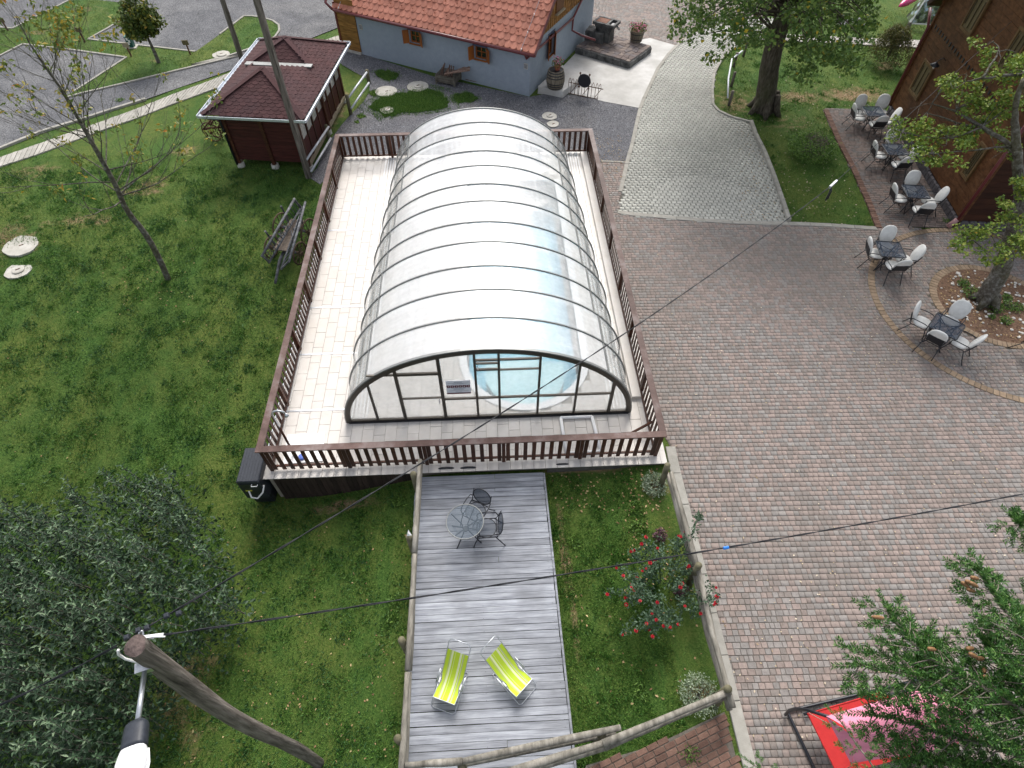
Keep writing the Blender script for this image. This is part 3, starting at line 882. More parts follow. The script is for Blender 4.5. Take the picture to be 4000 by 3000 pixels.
for (_, x, y, sx, sy) in tiles[:300]:
    piece('tile', tproto, deck, (x, y, DZ + R.uniform(-.0015, .0015)), (0, 0, 0), (sx, sy, 1))
mb = MB()
for (_, x, y, sx, sy) in tiles[300:]:
    mb.bevbox((x, y, DZ - .007 + R.uniform(-.0015, .0015)), (TW * sx - .007, TL_ * sy - .007, .014), .003)
obj('tile_field', mb, m_tile, deck, kind='stuff')
# steel strips between tile fields on the left
for y in (9.62, 11.66, 13.6, 17.45):
    obj('joint_strip', MB().box((-4.85, y, DZ + .004), (1.75, .05, .012)), m_steel, deck)
obj('edge_trim', MB().bar((DX0 - .012, DY0, DZ), (DX0 - .012, DY1, DZ), .02, .05), m_steel, deck)
# the low tiled step along the right side
obj('step', MB().bevbox((3.98, (9.7 + DY1) / 2 - .2, DZ + .06), (.34, DY1 - 9.9, .12), .012), m_tile, deck)
# pool
m_pool = M('pool_liner', [(.2, .58, .74), (.25, .64, .78)], scale=3, rough=.5)
m_step = M('pool_step', [(.7, .72, .7), (.76, .78, .76)], scale=3, rough=.5)
pool = MB()
n = len(pool_out)
pool.add([(p[0], p[1], DZ) for p in pool_out] + [(p[0], p[1], -1.25) for p in pool_out], [(i, n + i, n + (i + 1) % n, (i + 1) % n) for i in range(n)] + [tuple(range(n, 2 * n))])
obj('basin', pool, m_pool, deck)
for k, (r, zt) in enumerate(((1.15, -.12), (.9, -.4), (.62, -.7))):
    arc = [(PCX + (r) * math.cos(t), PYF - .45 + r * math.sin(t) * .95) for t in [PI + PI * i / 20 for i in range(21)]]
    mb = MB().prism(arc + [(PCX + r, PYF + .0 + .3 * k), (PCX - r, PYF + .3 * k)], -1.24, zt)
    obj('pool_step', mb, m_step, deck)
cop = MB()
kk = len(pool_out)
for i in range(kk - 1):
    a, b = Vector(pool_out[i]), Vector(pool_out[i + 1])
    def outw(p): 
        return Vector((-1, 0)) if p[1] >= PYF and p[0] < PCX else Vector((1, 0)) if p[1] >= PYF else (Vector(p) - Vector((PCX, PYF))).normalized()
    a2, b2 = a + outw(a) * .22, b + outw(b) * .22
    cop.prism([a, b, b2, a2], DZ - .02, DZ + .025)
obj('coping', cop, m_white, deck)
m_water = bpy.data.materials.new('pool_water'); m_water.use_nodes = True
t = m_water.node_tree; N = t.nodes; L = t.links
N.remove(N['Principled BSDF'])
tp = N.new('ShaderNodeBsdfTransparent'); tp.inputs['Color'].default_value = (.72, .93, .98, 1)
gl = N.new('ShaderNodeBsdfGlossy'); gl.inputs['Roughness'].default_value = .04
mx = N.new('ShaderNodeMixShader'); L.new(schlick(N, L, 1.33), mx.inputs[0]); L.new(tp.outputs[0], mx.inputs[1]); L.new(gl.outputs[0], mx.inputs[2]); L.new(mx.outputs[0], N['Material Output'].inputs[0])
sheet('water', pool_out, DZ - .12, m_water, parent=None)
# dark board skirting under the front left edge
sk = thing('board_skirting', 'dark brown board skirting under the front left edge of the pool deck', 'skirting', (-4, 7.4, -.9))
m_skirt = M('skirting_board', [(.016, .011, .009), (.035, .022, .018), (.05, .034, .028)], scale=3, stretch=(4, 4, .6), rough=.75, tint=.3, bump=.2)
x = -5.72
while x < -2.1:
    zb = float(gz(x, 7.5)) - .06
    obj('board', MB().box((x + .065, 7.6 + R.uniform(-.004, .004), (zb + DZ - .03) / 2), (.122, .022, DZ - .03 - zb)), m_skirt, sk)
    x += .13
wall = MB().prism([(1.3, 7.56), (4.35, 7.6), (4.35, 7.75), (1.3, 7.75)], -.6, DZ - .03)
solo('foundation_wall', wall, M('dark_block', [(.06, .055, .05), (.13, .12, .11)], scale=5, rough=.95, bump=.4), 'dark block foundation wall under the right front edge of the pool deck', 'wall')
# black hoses lying at the deck edge
mkh = lambda c, r: MB().tube([(c.x + r * math.cos(t), c.y - .02, c.z + .02 + r * .55 * math.sin(t)) for t in [PI * i / 10 for i in range(11)]], .028, 6)
for lab, pxy, r in (('left one of two dark hose bends pushed up at the deck edge above the boardwalk', (1745, 1838), .28), ('right one of two dark hose bends pushed up at the deck edge above the boardwalk', (1830, 1836), .28), ('dark hose bend standing in the grass against the deck edge', (2195, 1822), .25)):
    solo('hose', mkh(P(*pxy, .0), r), m_black, lab, 'hose', smooth=True)

# ------------------------------------------------------------------ pool fence
fence = thing('pool_fence', 'dark stained wooden balustrade running round the pool deck', 'fence', (-.8, 14.9, DZ))
FX0, FX1, FY0, FY1 = -5.72, 4.12, 7.80, 22.02
ZR = 1.15
for (a, b) in (((FX0 - .11, FY0), (FX1 + .1, FY0)), ((FX0 - .11, FY1), (FX1 + .1, FY1))):
    obj('top_rail', MB().bar((a[0], a[1], ZR - .02), (b[0], b[1], ZR - .02), .17, .04), m_rail_cap, fence)
for x in (FX0 - .02, FX1 + .02):
    obj('top_rail', MB().bar((x, FY0 + .088, ZR - .021), (x, FY1 - .088, ZR - .021), .17, .04), m_rail_cap, fence)
for (a, b) in (((FX0, FY0), (FX1, FY0)), ((FX0, FY1), (FX1, FY1)), ((FX0, FY0), (FX0, FY1)), ((FX1, FY0), (FX1, FY1))):
    dx, dy = (0, .03) if a[1] == b[1] == FY0 else (0, -.03) if a[1] == b[1] else (.03, 0) if a[0] == FX0 else (-.03, 0)
    obj('bottom_rail', MB().bar((a[0] + dx, a[1] + dy, DZ + .13), (b[0] + dx, b[1] + dy, DZ + .13), .045, .06), m_wood_dark, fence)
slat = mesh('slat', MB().bevbox((0, 0, 0), (.1, .022, .93), .004)); slat.materials.append(m_wood_dark)
post = mesh('post', MB().bevbox((0, 0, 0), (.09, .09, .96), .006)); post.materials.append(m_wood_dark)
def fence_run(a, b, nposts, nsl):
    a, b = Vector(a), Vector(b); d = b - a; t = d.normalized(); an = math.atan2(t.y, t.x)
    nrm = Vector((-t.y, t.x)) * .03
    for i in range(nposts):
        c = a + d * i / (nposts - 1)
        if i < nposts - 1: piece('post', post, fence, (c.x, c.y, DZ + .48), (0, 0, an))
    for i in range(nsl):
        c = a + d * (i + .5) / nsl
        piece('slat', slat, fence, (c.x + nrm.x * -.9, c.y + nrm.y * -.9, DZ + .515 + R.uniform(-.006, .006)), (0, R.uniform(-.004, .004), an))
fence_run((FX0, FY0), (FX1, FY0), 6, 45)
fence_run((FX1, FY0), (FX1, FY1), 8, 66)
fence_run((FX1, FY1), (FX0, FY1), 6, 45)
fence_run((FX0, FY1), (FX0, FY0), 8, 66)
obj('brace', MB().bar((FX1 - .02, 8.5, DZ + .5), (FX1 - .55, 8.45, DZ + .03), .05, .05).box((FX1 - .5, 8.45, DZ + .025), (.3, .08, .05)), m_wood_dark, fence)

# ------------------------------------------------------------------ pool enclosure
ENC = thing('pool_enclosure', 'arched telescopic pool enclosure of milky sheets on grey ribs', 'pool enclosure', (-.154, 15, DZ))
m_opal = sheer('milky_sheet', (.94, .955, .965), .5, rough=.2, ior=2.0, translucent=.4, dirt=.07)
m_clear = sheer('clear_sheet', (.62, .66, .66), .38, rough=.16, ior=1.7, translucent=.45, dirt=.12)
m_pane = sheer('clear_pane', (.84, .87, .88), .34, rough=.06, ior=1.5, translucent=.5, dirt=.03)
EX = -.154
Y0, ML = 9.18, 1.99
def ell(a, b, t):               # t from 0 (left foot) to pi (right foot)
    return Vector((EX - a * math.cos(t), 0, DZ + .03 + b * math.sin(t)))
TA, TB = PI * .21, PI * .79
for i in range(6):
    a, b = 3.84 - .1 * i, 2.79 - .08 * i
    ya, yb = Y0 + ML * i, Y0 + ML * (i + 1) + (.06 if i < 5 else 0)
    for h in range(2):
        y0_, y1_ = ya + (yb - ya) * h / 2, ya + (yb - ya) * (h + 1) / 2
        for nm, t0, t1, mt in (('side_panel', 0.0, TA, m_clear), ('roof_panel', TA, TB, m_opal), ('side_panel', TB, PI, m_clear)):
            k = 8 if nm == 'side_panel' else 24
            mb = MB()
            vs = []
            for j in range(k + 1):
                p = ell(a, b, t0 + (t1 - t0) * j / k)
                vs += [(p.x, y0_, p.z), (p.x, y1_, p.z)]
            mb.add(vs, [(2 * j, 2 * j + 1, 2 * j + 3, 2 * j + 2) for j in range(k)])
            obj(nm, mb, mt, ENC, smooth=True)
    for h, y in ((0, ya), (1, (ya + yb) / 2), (2, yb - .03)):
        if h == 0 and i > 0: continue
        first = i == 0 and h == 0
        pts = [ell(a + .012, b + .012, PI * j / 40) + Vector((0, y, 0)) for j in range(41)]
        mb = MB()
        w = .036 if not first else .07
        # flat band following the arch
        for j in range(40):
            c = (pts[j] + pts[j + 1]) / 2
            up_ = Vector(((c.x - EX) / a ** 2, 0, (c.z - DZ) / b ** 2)).normalized()
            mb.bar(pts[j] - (pts[j + 1] - pts[j]) * .02, pts[j + 1], w, .045, up_)
        obj('rib', mb, m_rib if not first else m_rib, ENC)
    for tt in (TA, TB):
        p = ell(a, b, tt)
        obj('joint_bar', MB().bar((p.x, ya + .03, p.z + .01), (p.x, yb - .03, p.z + .01), .05, .035, (math.copysign(.6, p.x - EX), 0, .8)), m_rib, ENC)
    for tt in (PI * .34, PI * .5, PI * .66):
        p = ell(a - .012, b - .012, tt)
        obj('sheet_seam', MB().bar((p.x, ya + .03, p.z), (p.x, yb - .03, p.z), .02, .012, (p.x - EX, 0, 2)), m_offwhite, ENC)
    for s_ in (-1, 1):
        x = EX + s_ * a
        obj('foot_bar', MB().bar((x, ya, DZ + .045), (x, yb, DZ + .045), .05, .07), m_rib, ENC)
# running rails at both sides
for s_ in (-1, 1):
    for i in range(6):
        x = EX + s_ * (3.84 - .1 * i)
        obj('running_rail', MB().box((x, (9.3 + 22.0) / 2, DZ + .008), (.045, 22.0 - 9.3, .018)), m_offwhite, ENC)
for x in (3.2, 3.42, 3.64):
    obj('rail_stop', MB().bevbox((x, 21.9, DZ + .05), (.12, .1, .1), .01), m_offwhite, ENC)
# the front gable
gy = Y0
gab = MB()
A, B = 3.84, 2.79
pts = [ell(A - .06, B - .06, PI * j / 48) + Vector((0, gy - .01, 0)) for j in range(49)]
for j in range(48):
    c = (pts[j] + pts[j + 1]) / 2
    up_ = Vector(((c.x - EX) / A ** 2, 0, (c.z - DZ) / B ** 2)).normalized()
    gab.bar(pts[j] - (pts[j + 1] - pts[j]) * .02, pts[j + 1], .08, .12, up_)
obj('gable_arch', gab, m_alu, ENC)
obj('sill_bar', MB().box((EX, gy - .01, DZ + .075), (2 * A - .05, .07, .11)), m_alu, ENC)
obj('rubber_skirt', MB().box((EX, gy - .055, DZ + .03), (2 * A - .1, .02, .055)), m_black, ENC)
gp = lambda px, py: ON(px, py, (0, gy), (1, gy))
bars = [gp(1476, 1632).x, gp(1585, 1632).x, gp(1742, 1625).x, gp(1869, 1625).x, gp(1953, 1622).x, gp(2098, 1615).x, gp(2240, 1607).x, gp(2376, 1600).x]
def ztop_at(x):
    return DZ + .03 + (B - .1) * math.sqrt(max(0, 1 - ((x - EX) / (A - .1)) ** 2))
zmid = gp(2000, 1547).z
zdoor = gp(1640, 1459).z
for i, x in enumerate(bars):
    w = .085 if i in (1, 2, 7) else .06
    zt = ztop_at(x) if i != 7 else ztop_at(x)
    obj('mullion', MB().box((x, gy - .012, (DZ + .13 + zt) / 2), (w, .06, zt - DZ - .13)), m_alu, ENC)
def hbar(x0, x1, z, w=.055, nm='transom', d=.055):
    obj(nm, MB().box(((x0 + x1) / 2, gy - .014, z), (x1 - x0, d, w)), m_alu, ENC)
hbar(bars[2] + .044, bars[7] - .044, zmid, .06)
hbar(bars[0] + .031, bars[1] - .044, gp(1480, 1465).z, .04)
hbar(bars[1] + .044, bars[2] - .044, zdoor, .09)
hbar(bars[1] + .044, bars[2] - .044, gp(1650, 1553).z, .035, 'door_bar')
xl, xr = bars[3] + .031, bars[4] - .031
zw = [gp(1900, p_).z for p_ in (1396, 1404, 1417, 1441)]
hbar(xl, bars[5] - .031, zw[1], .05)
hbar(xl, xr, zw[2], .04, 'vent_frame'); hbar(xl, xr, zw[3], .06, 'vent_frame')
hbar(bars[4] + .031, bars[5] - .031, gp(2030, 1439).z, .03)
obj('door_handle', MB().box((bars[2] - .1, gy - .07, gp(1720, 1560).z), (.03, .04, .14)), m_steel, ENC)
obj('vent_handle', MB().box((xl + .04, gy - .06, (zw[2] + zw[3]) / 2), (.03, .04, .12)), m_steel, ENC)
# panes between the bars
xs_ = [EX - A + .1] + bars + [EX + A - .1]
for i in range(len(xs_) - 1):
    x0, x1 = xs_[i], xs_[i + 1]
    zs = [DZ + .1]
    if 3 <= i <= 7: zs.append(zmid)
    if i == 2: zs += [zdoor]
    zs.append(None)
    for j in range(len(zs) - 1):
        zb, zt = zs[j], zs[j + 1]
        k = 10
        top = [(x1 - (x1 - x0) * q_ / k, min(zt, ztop_at(x1 - (x1 - x0) * q_ / k) + .05) if zt else ztop_at(x1 - (x1 - x0) * q_ / k) + .05) for q_ in range(k + 1)]
        poly = [(x0, zb), (x1, zb)] + [p for p in top if p[1] > zb + .005]
        if len(poly) < 3: continue
        mb = MB().add([(p[0], gy, p[1]) for p in poly], [tuple(range(len(poly)))])
        obj('pane', mb, m_pane, ENC)
# the notice on the pane
s00, s11 = gp(1747, 1535), gp(1836, 1481)
notice = thing('notice_board', 'grey notice with a row of dark red pictograms on the enclosure pane', 'sign', ((s00.x + s11.x) / 2, gy - .03, s00.z))
m_print = M('notice_grey', [(.62, .64, .69)], rough=.4)
m_pr = M('notice_red', [(.09, .012, .03)], rough=.4)
m_line = M('notice_line', [(.25, .27, .33)], rough=.4)
nw, nh = s11.x - s00.x, s11.z - s00.z
obj('board', MB().box(((s00.x + s11.x) / 2, gy - .035, (s00.z + s11.z) / 2), (nw, .012, nh)), m_print, notice)
for i in range(6):
    cx = s00.x + nw * (.09 + .164 * i)
    pic = obj('pictogram', MB().box((cx, gy - .043, s00.z + nh * .58), (nw * .145, .004, nh * .17)), m_pr, notice)
    rr = random.Random(i)
    mb = MB()
    for k in range(3):
        mb.add([(cx + nw * (rr.uniform(-.045, .0)), gy - .0455, s00.z + nh * (.58 + rr.uniform(-.05, .02))), (cx + nw * rr.uniform(.01, .05), gy - .0455, s00.z + nh * (.58 + rr.uniform(-.05, .0))), (cx + nw * rr.uniform(-.02, .03), gy - .0455, s00.z + nh * (.58 + rr.uniform(.03, .07)))], [(0, 1, 2)])
    obj('figure', mb, m_offwhite, pic)
obj('band', MB().box(((s00.x + s11.x) / 2, gy - .043, s00.z + nh * .05), (nw, .004, nh * .09)), m_pr, notice)
mb = MB()
for (zz, w, hh) in ((.9, .34, .035), (.82, .8, .012), (.77, .45, .02), (.44, .6, .015), (.39, .4, .015), (.34, .45, .015), (.26, .8, .012), (.2, .28, .012), (.13, .28, .012)):
    mb.box(((s00.x + s11.x) / 2, gy - .043, s00.z + nh * zz), (nw * w, .004, nh * hh))
obj('printed_lines', mb, m_line, notice)

# ------------------------------------------------------------------ things standing on the pool deck
h_ = [P(*p_, DZ + .03) for p_ in ((1122, 1698), (1270, 1690), (1260, 1800), (1105, 1812))]
hatch = thing('skimmer_cover', 'white square cover with a blue cap lying on the deck behind the left front balusters', 'cover', (-5, 8.4, DZ))
mb = MB(); mb.prism([(p.x, p.y) for p in h_], DZ + .002, DZ + .03)
obj('plate', mb, m_white, hatch)
bc = P(1180, 1786, DZ + .03)
obj('cap', MB().lathe([(.09, 0), (.1, .01), (.1, .03), (.06, .045)], (bc.x, bc.y, DZ + .03), 16), M('blue_plastic', [(.1, .16, .5)], rough=.4), hatch, smooth=True)
f_ = [P(*p_, DZ + .05) for p_ in ((2190, 1632), (2312, 1627), (2346, 1762), (2213, 1771))]
frame = thing('pipe_rectangle', 'white pipe rectangle lying on the deck tiles behind the right front balusters', 'frame', (f_[0].x, f_[0].y, DZ))
for i in range(4):
    a_, b_ = f_[i], f_[(i + 1) % 4]
    obj('pipe', MB().tube([a_, b_], .045 - .001 * (i % 2), 10), m_white, frame, smooth=True)
sh = thing('outdoor_shower', 'wooden deck shower with a bent chrome head at the left balustrade', 'shower', P(1135, 1745, DZ))
b0 = P(1150, 1775, DZ); 
zt = HZ(1090, 1672, b0.x, b0.y)
obj('column', MB().tube([b0, (b0.x, b0.y, zt)], .03, 8), m_wood_dark, sh, smooth=True)
mb = MB().tube([(b0.x, b0.y, zt), (b0.x, b0.y, zt + .55)] + [(b0.x + .16 - .16 * math.cos(t), b0.y, zt + .55 + .16 * math.sin(t)) for t in [PI * i / 10 for i in range(1, 10)]], .022, 8)
obj('bent_pipe', mb, m_steel, sh, smooth=True)
obj('shower_head', MB().lathe([(.02, .08), (.05, 0), (.05, -.02), (.01, -.02)], (b0.x + .32, b0.y, zt + .5), 12), m_steel, sh, smooth=True)
# heat pump outside the left front corner
hp = thing('heat_pump', 'black ribbed heat pump box beside the left front corner of the deck', 'heat pump', (-6.2, 7.8, -.9))
cz = .35
obj('body', MB().bevbox((-6.2, 7.86, cz - .42), (.56, 1.0, .86), .02), m_dgrey, hp)
for i in range(7):
    obj('rib', MB().box((-6.2 + (i - 3) * .075, 7.86, cz + .012), (.05, .96, .008)), m_dgrey, hp)
obj('fan_grille', MB().box((-6.2, 7.352, cz - .35), (.44, .012, .5)), m_black, hp)
obj('label_plate', MB().box((-6.3, 7.342, cz - .42), (.16, .008, .05)), M('yellow_label', [(.5, .5, .06)], rough=.5), hp)
obj('pipe_handle', MB().tube([(-6.12, 7.345, cz - .1), (-6.12, 7.28, cz - .1), (-5.98, 7.28, cz - .1), (-5.98, 7.345, cz - .12)], .012, 6), m_offwhite, hp)
obj('hose', MB().tube([(-6.3, 7.34, cz - .42), (-6.25, 7.22, cz - .55), (-6.1, 7.2, cz - .58), (-5.95, 7.3, cz - .45), (-5.9, 7.42, cz - .3)], .022, 8), m_offwhite, hp, smooth=True)
obj('stand', MB().box((-6.2, 7.9, (cz - .85 - 1.0) / 2), (.5, .8, abs(-1.0 - (cz - .85)))), m_black, hp)

# ------------------------------------------------------------------ wooden boardwalk terrace
WZ = .02
wd = thing('boardwalk', 'silver grey plank terrace leading up to the pool deck', 'deck', (-.4, 4, WZ))
lft = [P(1622, 1872, WZ), P(1574, 3060, WZ)]; rgt = [P(2118, 1835, WZ), P(2247, 3060, WZ)]
ya, yb = 7.49, lft[1].y
xl = lambda y: lft[0].x + (lft[1].x - lft[0].x) * (lft[0].y - y) / (lft[0].y - lft[1].y)
xr = lambda y: rgt[0].x + (rgt[1].x - rgt[0].x) * (rgt[0].y - y) / (rgt[0].y - rgt[1].y)
y = ya; i = 0
while y > .85:
    w = R.choice([.1, .125, .14, .15, .16])
    sk_ = .028
    y0_, y1_ = y - w + .007, y - .003
    zz = WZ + R.uniform(-.004, .003)
    e0, e1 = R.uniform(-.012, .012), R.uniform(-.012, .012)
    j0, j1 = R.uniform(-.006, .006), R.uniform(-.006, .006)
    cut = R.random() < .14
    xa, xb = xl(y) + e0, xr(y) + e1
    segs = [(xa, xb)] if not cut else [(xa, xa + (xb - xa) * .62 - .004), (xa + (xb - xa) * .62 + .004, xb)]
    for (s0, s1) in segs:
        q_ = [(s0, y0_ + j0), (s1, y0_ + j1), (s1, y1_ + j1), (s0, y1_ + j0)]
        mb = MB(); mb.bevbox((0, 0, 0), (1, 1, 1), .0)
        mb = MB().prism(q_, zz - .035, zz)
        obj('plank', mb, m_plank, wd)
    y -= w
obj('side_board', MB().bar((rgt[0].x + .035, 7.45, WZ - .045), (xr(.85) + .035, .85, WZ - .045), .045, .14), m_plank, wd)
for f in (.06, .5, .94):
    obj('joist', MB().bar((xl(ya) * (1 - f) + xr(ya) * f, ya - .02, WZ - .1), (xl(.9) * (1 - f) + xr(.9) * f, .9, WZ - .1), .07, .12), m_skirt, wd)
mbn = MB()
yy = ya - .07
while yy > .9:
    for f in (.025, .5, .975):
        if R.random() < .8:
            mbn.lathe([(.006, 0), (.006, .003)], (xl(yy) * (1 - f) + xr(yy) * f + R.uniform(-.008, .008), yy, WZ + .004), 6)
    yy -= .135
obj('nail_heads', mbn, m_black, wd, kind='stuff')

# ------------------------------------------------------------------ log fences
def log_fence(label, rails, posts, name='log_fence'):
    f0 = rails[0][0][0]
    o = thing(name, label, 'fence', (f0[0], f0[1], float(gz(f0[0], f0[1]))))
    for pts, r in rails:
        pts = [Vector(p) for p in pts]
        # a log has its own slight bends and tapers
        q = []
        for i in range(len(pts) - 1):
            for k in range(5):
                p = pts[i].lerp(pts[i + 1], k / 5)
                q.append(p + Vector((R.uniform(-.006, .006), R.uniform(-.006, .006), R.uniform(-.006, .006))) if (i or k) else p)
        q.append(pts[-1])
        rs = [r * (1 + .12 * math.sin(i * .9 + pts[0].x)) for i in range(len(q))]
        obj('rail', MB().tube(q, rs, 10), m_log, o, smooth=True)
    for (a, b, r) in posts:
        obj('post', MB().tube([a, b], r, 12), m_postend, o, smooth=True)
    return o
def rl(pxs, z):
    return [P(a, b, z) for a, b in pxs]
log_fence('weathered log railing along the left edge of the boardwalk',
          [(rl([(1641, 1795), (1618, 2160)], .88), .055), (rl([(1619, 2165), (1592, 2620)], .88), .056), (rl([(1591, 2626), (1566, 3040)], .88), .055),
           (rl([(1647, 1800), (1622, 2160)], .6), .05), (rl([(1623, 2165), (1600, 2620)], .6), .05), (rl([(1600, 2626), (1580, 3040)], .6), .05)],
          [((P(x_, y_, 1.0).x, P(x_, y_, 1.0).y, float(gz(-2.4, 4)) - .3), P(x_, y_, .93), .075) for x_, y_ in ((1614, 1850), (1597, 2095), (1568, 2500), (1553, 2885))])
log_fence('upper log railing crossing the bottom end of the boardwalk',
          [(rl([(1583, 2990), (1806, 2973)], .9), .06), (rl([(1808, 2974), (2424, 2842)], .9), .06), (rl([(1800, 2988), (2405, 2860)], .62), .055)],
          [((P(x_, y_, .8).x, P(x_, y_, .8).y, -.3), P(x_, y_, .86), .075) for x_, y_ in ((1802, 2990), (2352, 2868))])
log_fence('lower log railing running to the concrete kerb at the bottom of the grass strip',
          [(rl([(1960, 3025), (2352, 2905)], .9), .066), (rl([(2354, 2906), (2852, 2700)], .9), .066), (rl([(1990, 3030), (2360, 2922)], .66), .06), (rl([(2360, 2921), (2846, 2715)], .66), .06)],
          [((P(2850, 2700, .9).x - .02, P(2850, 2700, .9).y + .04, -.2), P(2845, 2690, 1.02), .075)])
log_fence('weathered log railing between the rose bed and the paved yard',
          [(rl([(2622, 1845), (2722, 2215)], .82), .06), (rl([(2725, 2215), (2782, 2470), (2862, 2765)], .82), .06), (rl([(2606, 1850), (2707, 2215)], .55), .055), (rl([(2707, 2216), (2765, 2480), (2850, 2775)], .55), .055)],
          [(P(2576, 1915, -.1), P(2608, 1815, .98), .07), (P(2690, 2285, -.1), P(2730, 2207, 1.0), .075), (P(2790, 2760, -.1), P(2842, 2690, 1.0), .07)])
# ------------------------------------------------------------------ roof coverings: alike pieces laid in courses
def lay_courses(parent, o, u, w, poly, du, dw, me, name, nparts, lift=.012, focus=None, jit=.004, first=0.0, field=None):
    """o: a corner, u: along the eave, w: up the slope; poly in (u, w) metres; pieces of mesh me (x along u, y up the slope)"""
    o, u, w = Vector(o), Vector(u).normalized(), Vector(w).normalized()
    n = u.cross(w).normalized()
    m = Matrix((u, w, n)).transposed()
    us = [p[0] for p in poly]; ws = [p[1] for p in poly]
    out = []
    r = 0; y = min(ws) + first
    while y < max(ws):
        x = min(us) + (du / 2 if r % 2 else 0)
        while x < max(us) + du:
            if inside((x, y + dw * .4), poly) : out.append((x, y, r))
            x += du
        y += dw; r += 1
    tilt = Matrix.Rotation(-math.atan2(lift, dw), 3, 'X')
    places = [(o + u * x + w * (y) + n * (lift * 1.2 + R.uniform(0, jit)), m @ tilt @ Matrix.Rotation(R.uniform(-.012, .012), 3, 'Z')) for x, y, r in out]
    return places

def put_courses(parent, places, me, name, nparts, mat, rest_name):
    for p, m in places[:nparts]:
        piece(name, me, parent, p, m)
    if len(places) > nparts:
        mb = MB()
        vs = [Vector(v.co) for v in me.vertices]; fs = [tuple(f.vertices) for f in me.polygons]
        for p, m in places[nparts:]:
            mb.add([m @ v + p for v in vs], fs)
        obj(rest_name, mb, mat, parent, kind='stuff')

def tab_mesh(name, w, l, th, mat, kind='round'):
    # a rounded or hexagonal tab, its lower end at y=0, running up to y=l
    mb = MB()
    if kind == 'round':
        ar = [(-w / 2, l), (-w / 2, w * .42)] + [(-w / 2 * math.cos(t), w * .42 - w * .42 * math.sin(t)) for t in [PI * i / 8 for i in range(1, 8)]] + [(w / 2, w * .42), (w / 2, l)]
        n = len(ar)
        crown = lambda x: .012 * (1 - (2 * x / w) ** 2)
        mb.add([(x, y, crown(x)) for x, y in ar] + [(x, y, crown(x) - th) for x, y in ar] + [(0, l, .012), (0, w * .2, .013)],
               [(i, i + 1, 2 * n + 1) for i in range(1, n - 2)] + [(0, 1, 2 * n + 1, 2 * n), (n - 2, n - 1, 2 * n, 2 * n + 1)] + [(i, n + i, n + i + 1, i + 1) for i in range(n - 1)])
    else:
        ar = [(-w / 2, l), (-w / 2, w * .3), (-w * .27, 0), (w * .27, 0), (w / 2, w * .3), (w / 2, l)]
        n = len(ar)
        mb.add([(x, y, 0) for x, y in ar] + [(x, y, -th) for x, y in ar], [tuple(range(n))] + [(i, n + i, n + i + 1, i + 1) for i in range(n - 1)])
    me = mesh(name, mb); me.materials.append(mat)
    # faces must look up
    return me

# ------------------------------------------------------------------ shed with the double pyramid roof
m_shwall = M('shed_board', [(.03, .008, .007), (.055, .014, .012), (.075, .02, .016)], scale=3, stretch=(1, 1, 8), rough=.6, tint=.2)
m_shing = M('bitumen_shingle', [(.05, .024, .025), (.085, .038, .038)], scale=30, detail=4, rough=.95, tint=.18, bump=.4, bscale=80, big=(1.0, (.055, .035, .04), .5))
m_block = M('pale_block', [(.42, .41, .36), (.55, .54, .5)], scale=6, rough=.9)
m_curtain = M('beige_curtain', [(.3, .26, .16), (.42, .37, .26)], scale=3, stretch=(8, 8, .3), rough=.9)
m_sill = M('pale_beam', [(.24, .2, .14), (.33, .28, .2)], scale=4, rough=.8)
E0, E1, E2, E3 = [P(*p_, 2.3) for p_ in (q2(50, 992), q2(935, 1032), q2(1362, 375), q2(610, 345))]
# squared up
fu = ((E1 - E0) + (E2 - E3)).normalized(); lw = Vector((-fu.y, fu.x, 0))
ctr = (E0 + E1 + E2 + E3) / 4
WU = ((E1 - E0).length + (E2 - E3).length) / 4; LW = ((E3 - E0).length + (E2 - E1).length) / 4
S = lambda u, w, z: Vector((ctr.x, ctr.y, 0)) + fu * u + lw * w + Vector((0, 0, z))
shed = thing('garden_shed', 'dark red timber pavilion with a double pyramid shingle roof', 'shed', S(0, 0, 0))
SW, SLn, SB, ST = WU - .5, LW - .45, .28, 2.32
EZ, AZ = 2.3, 3.16
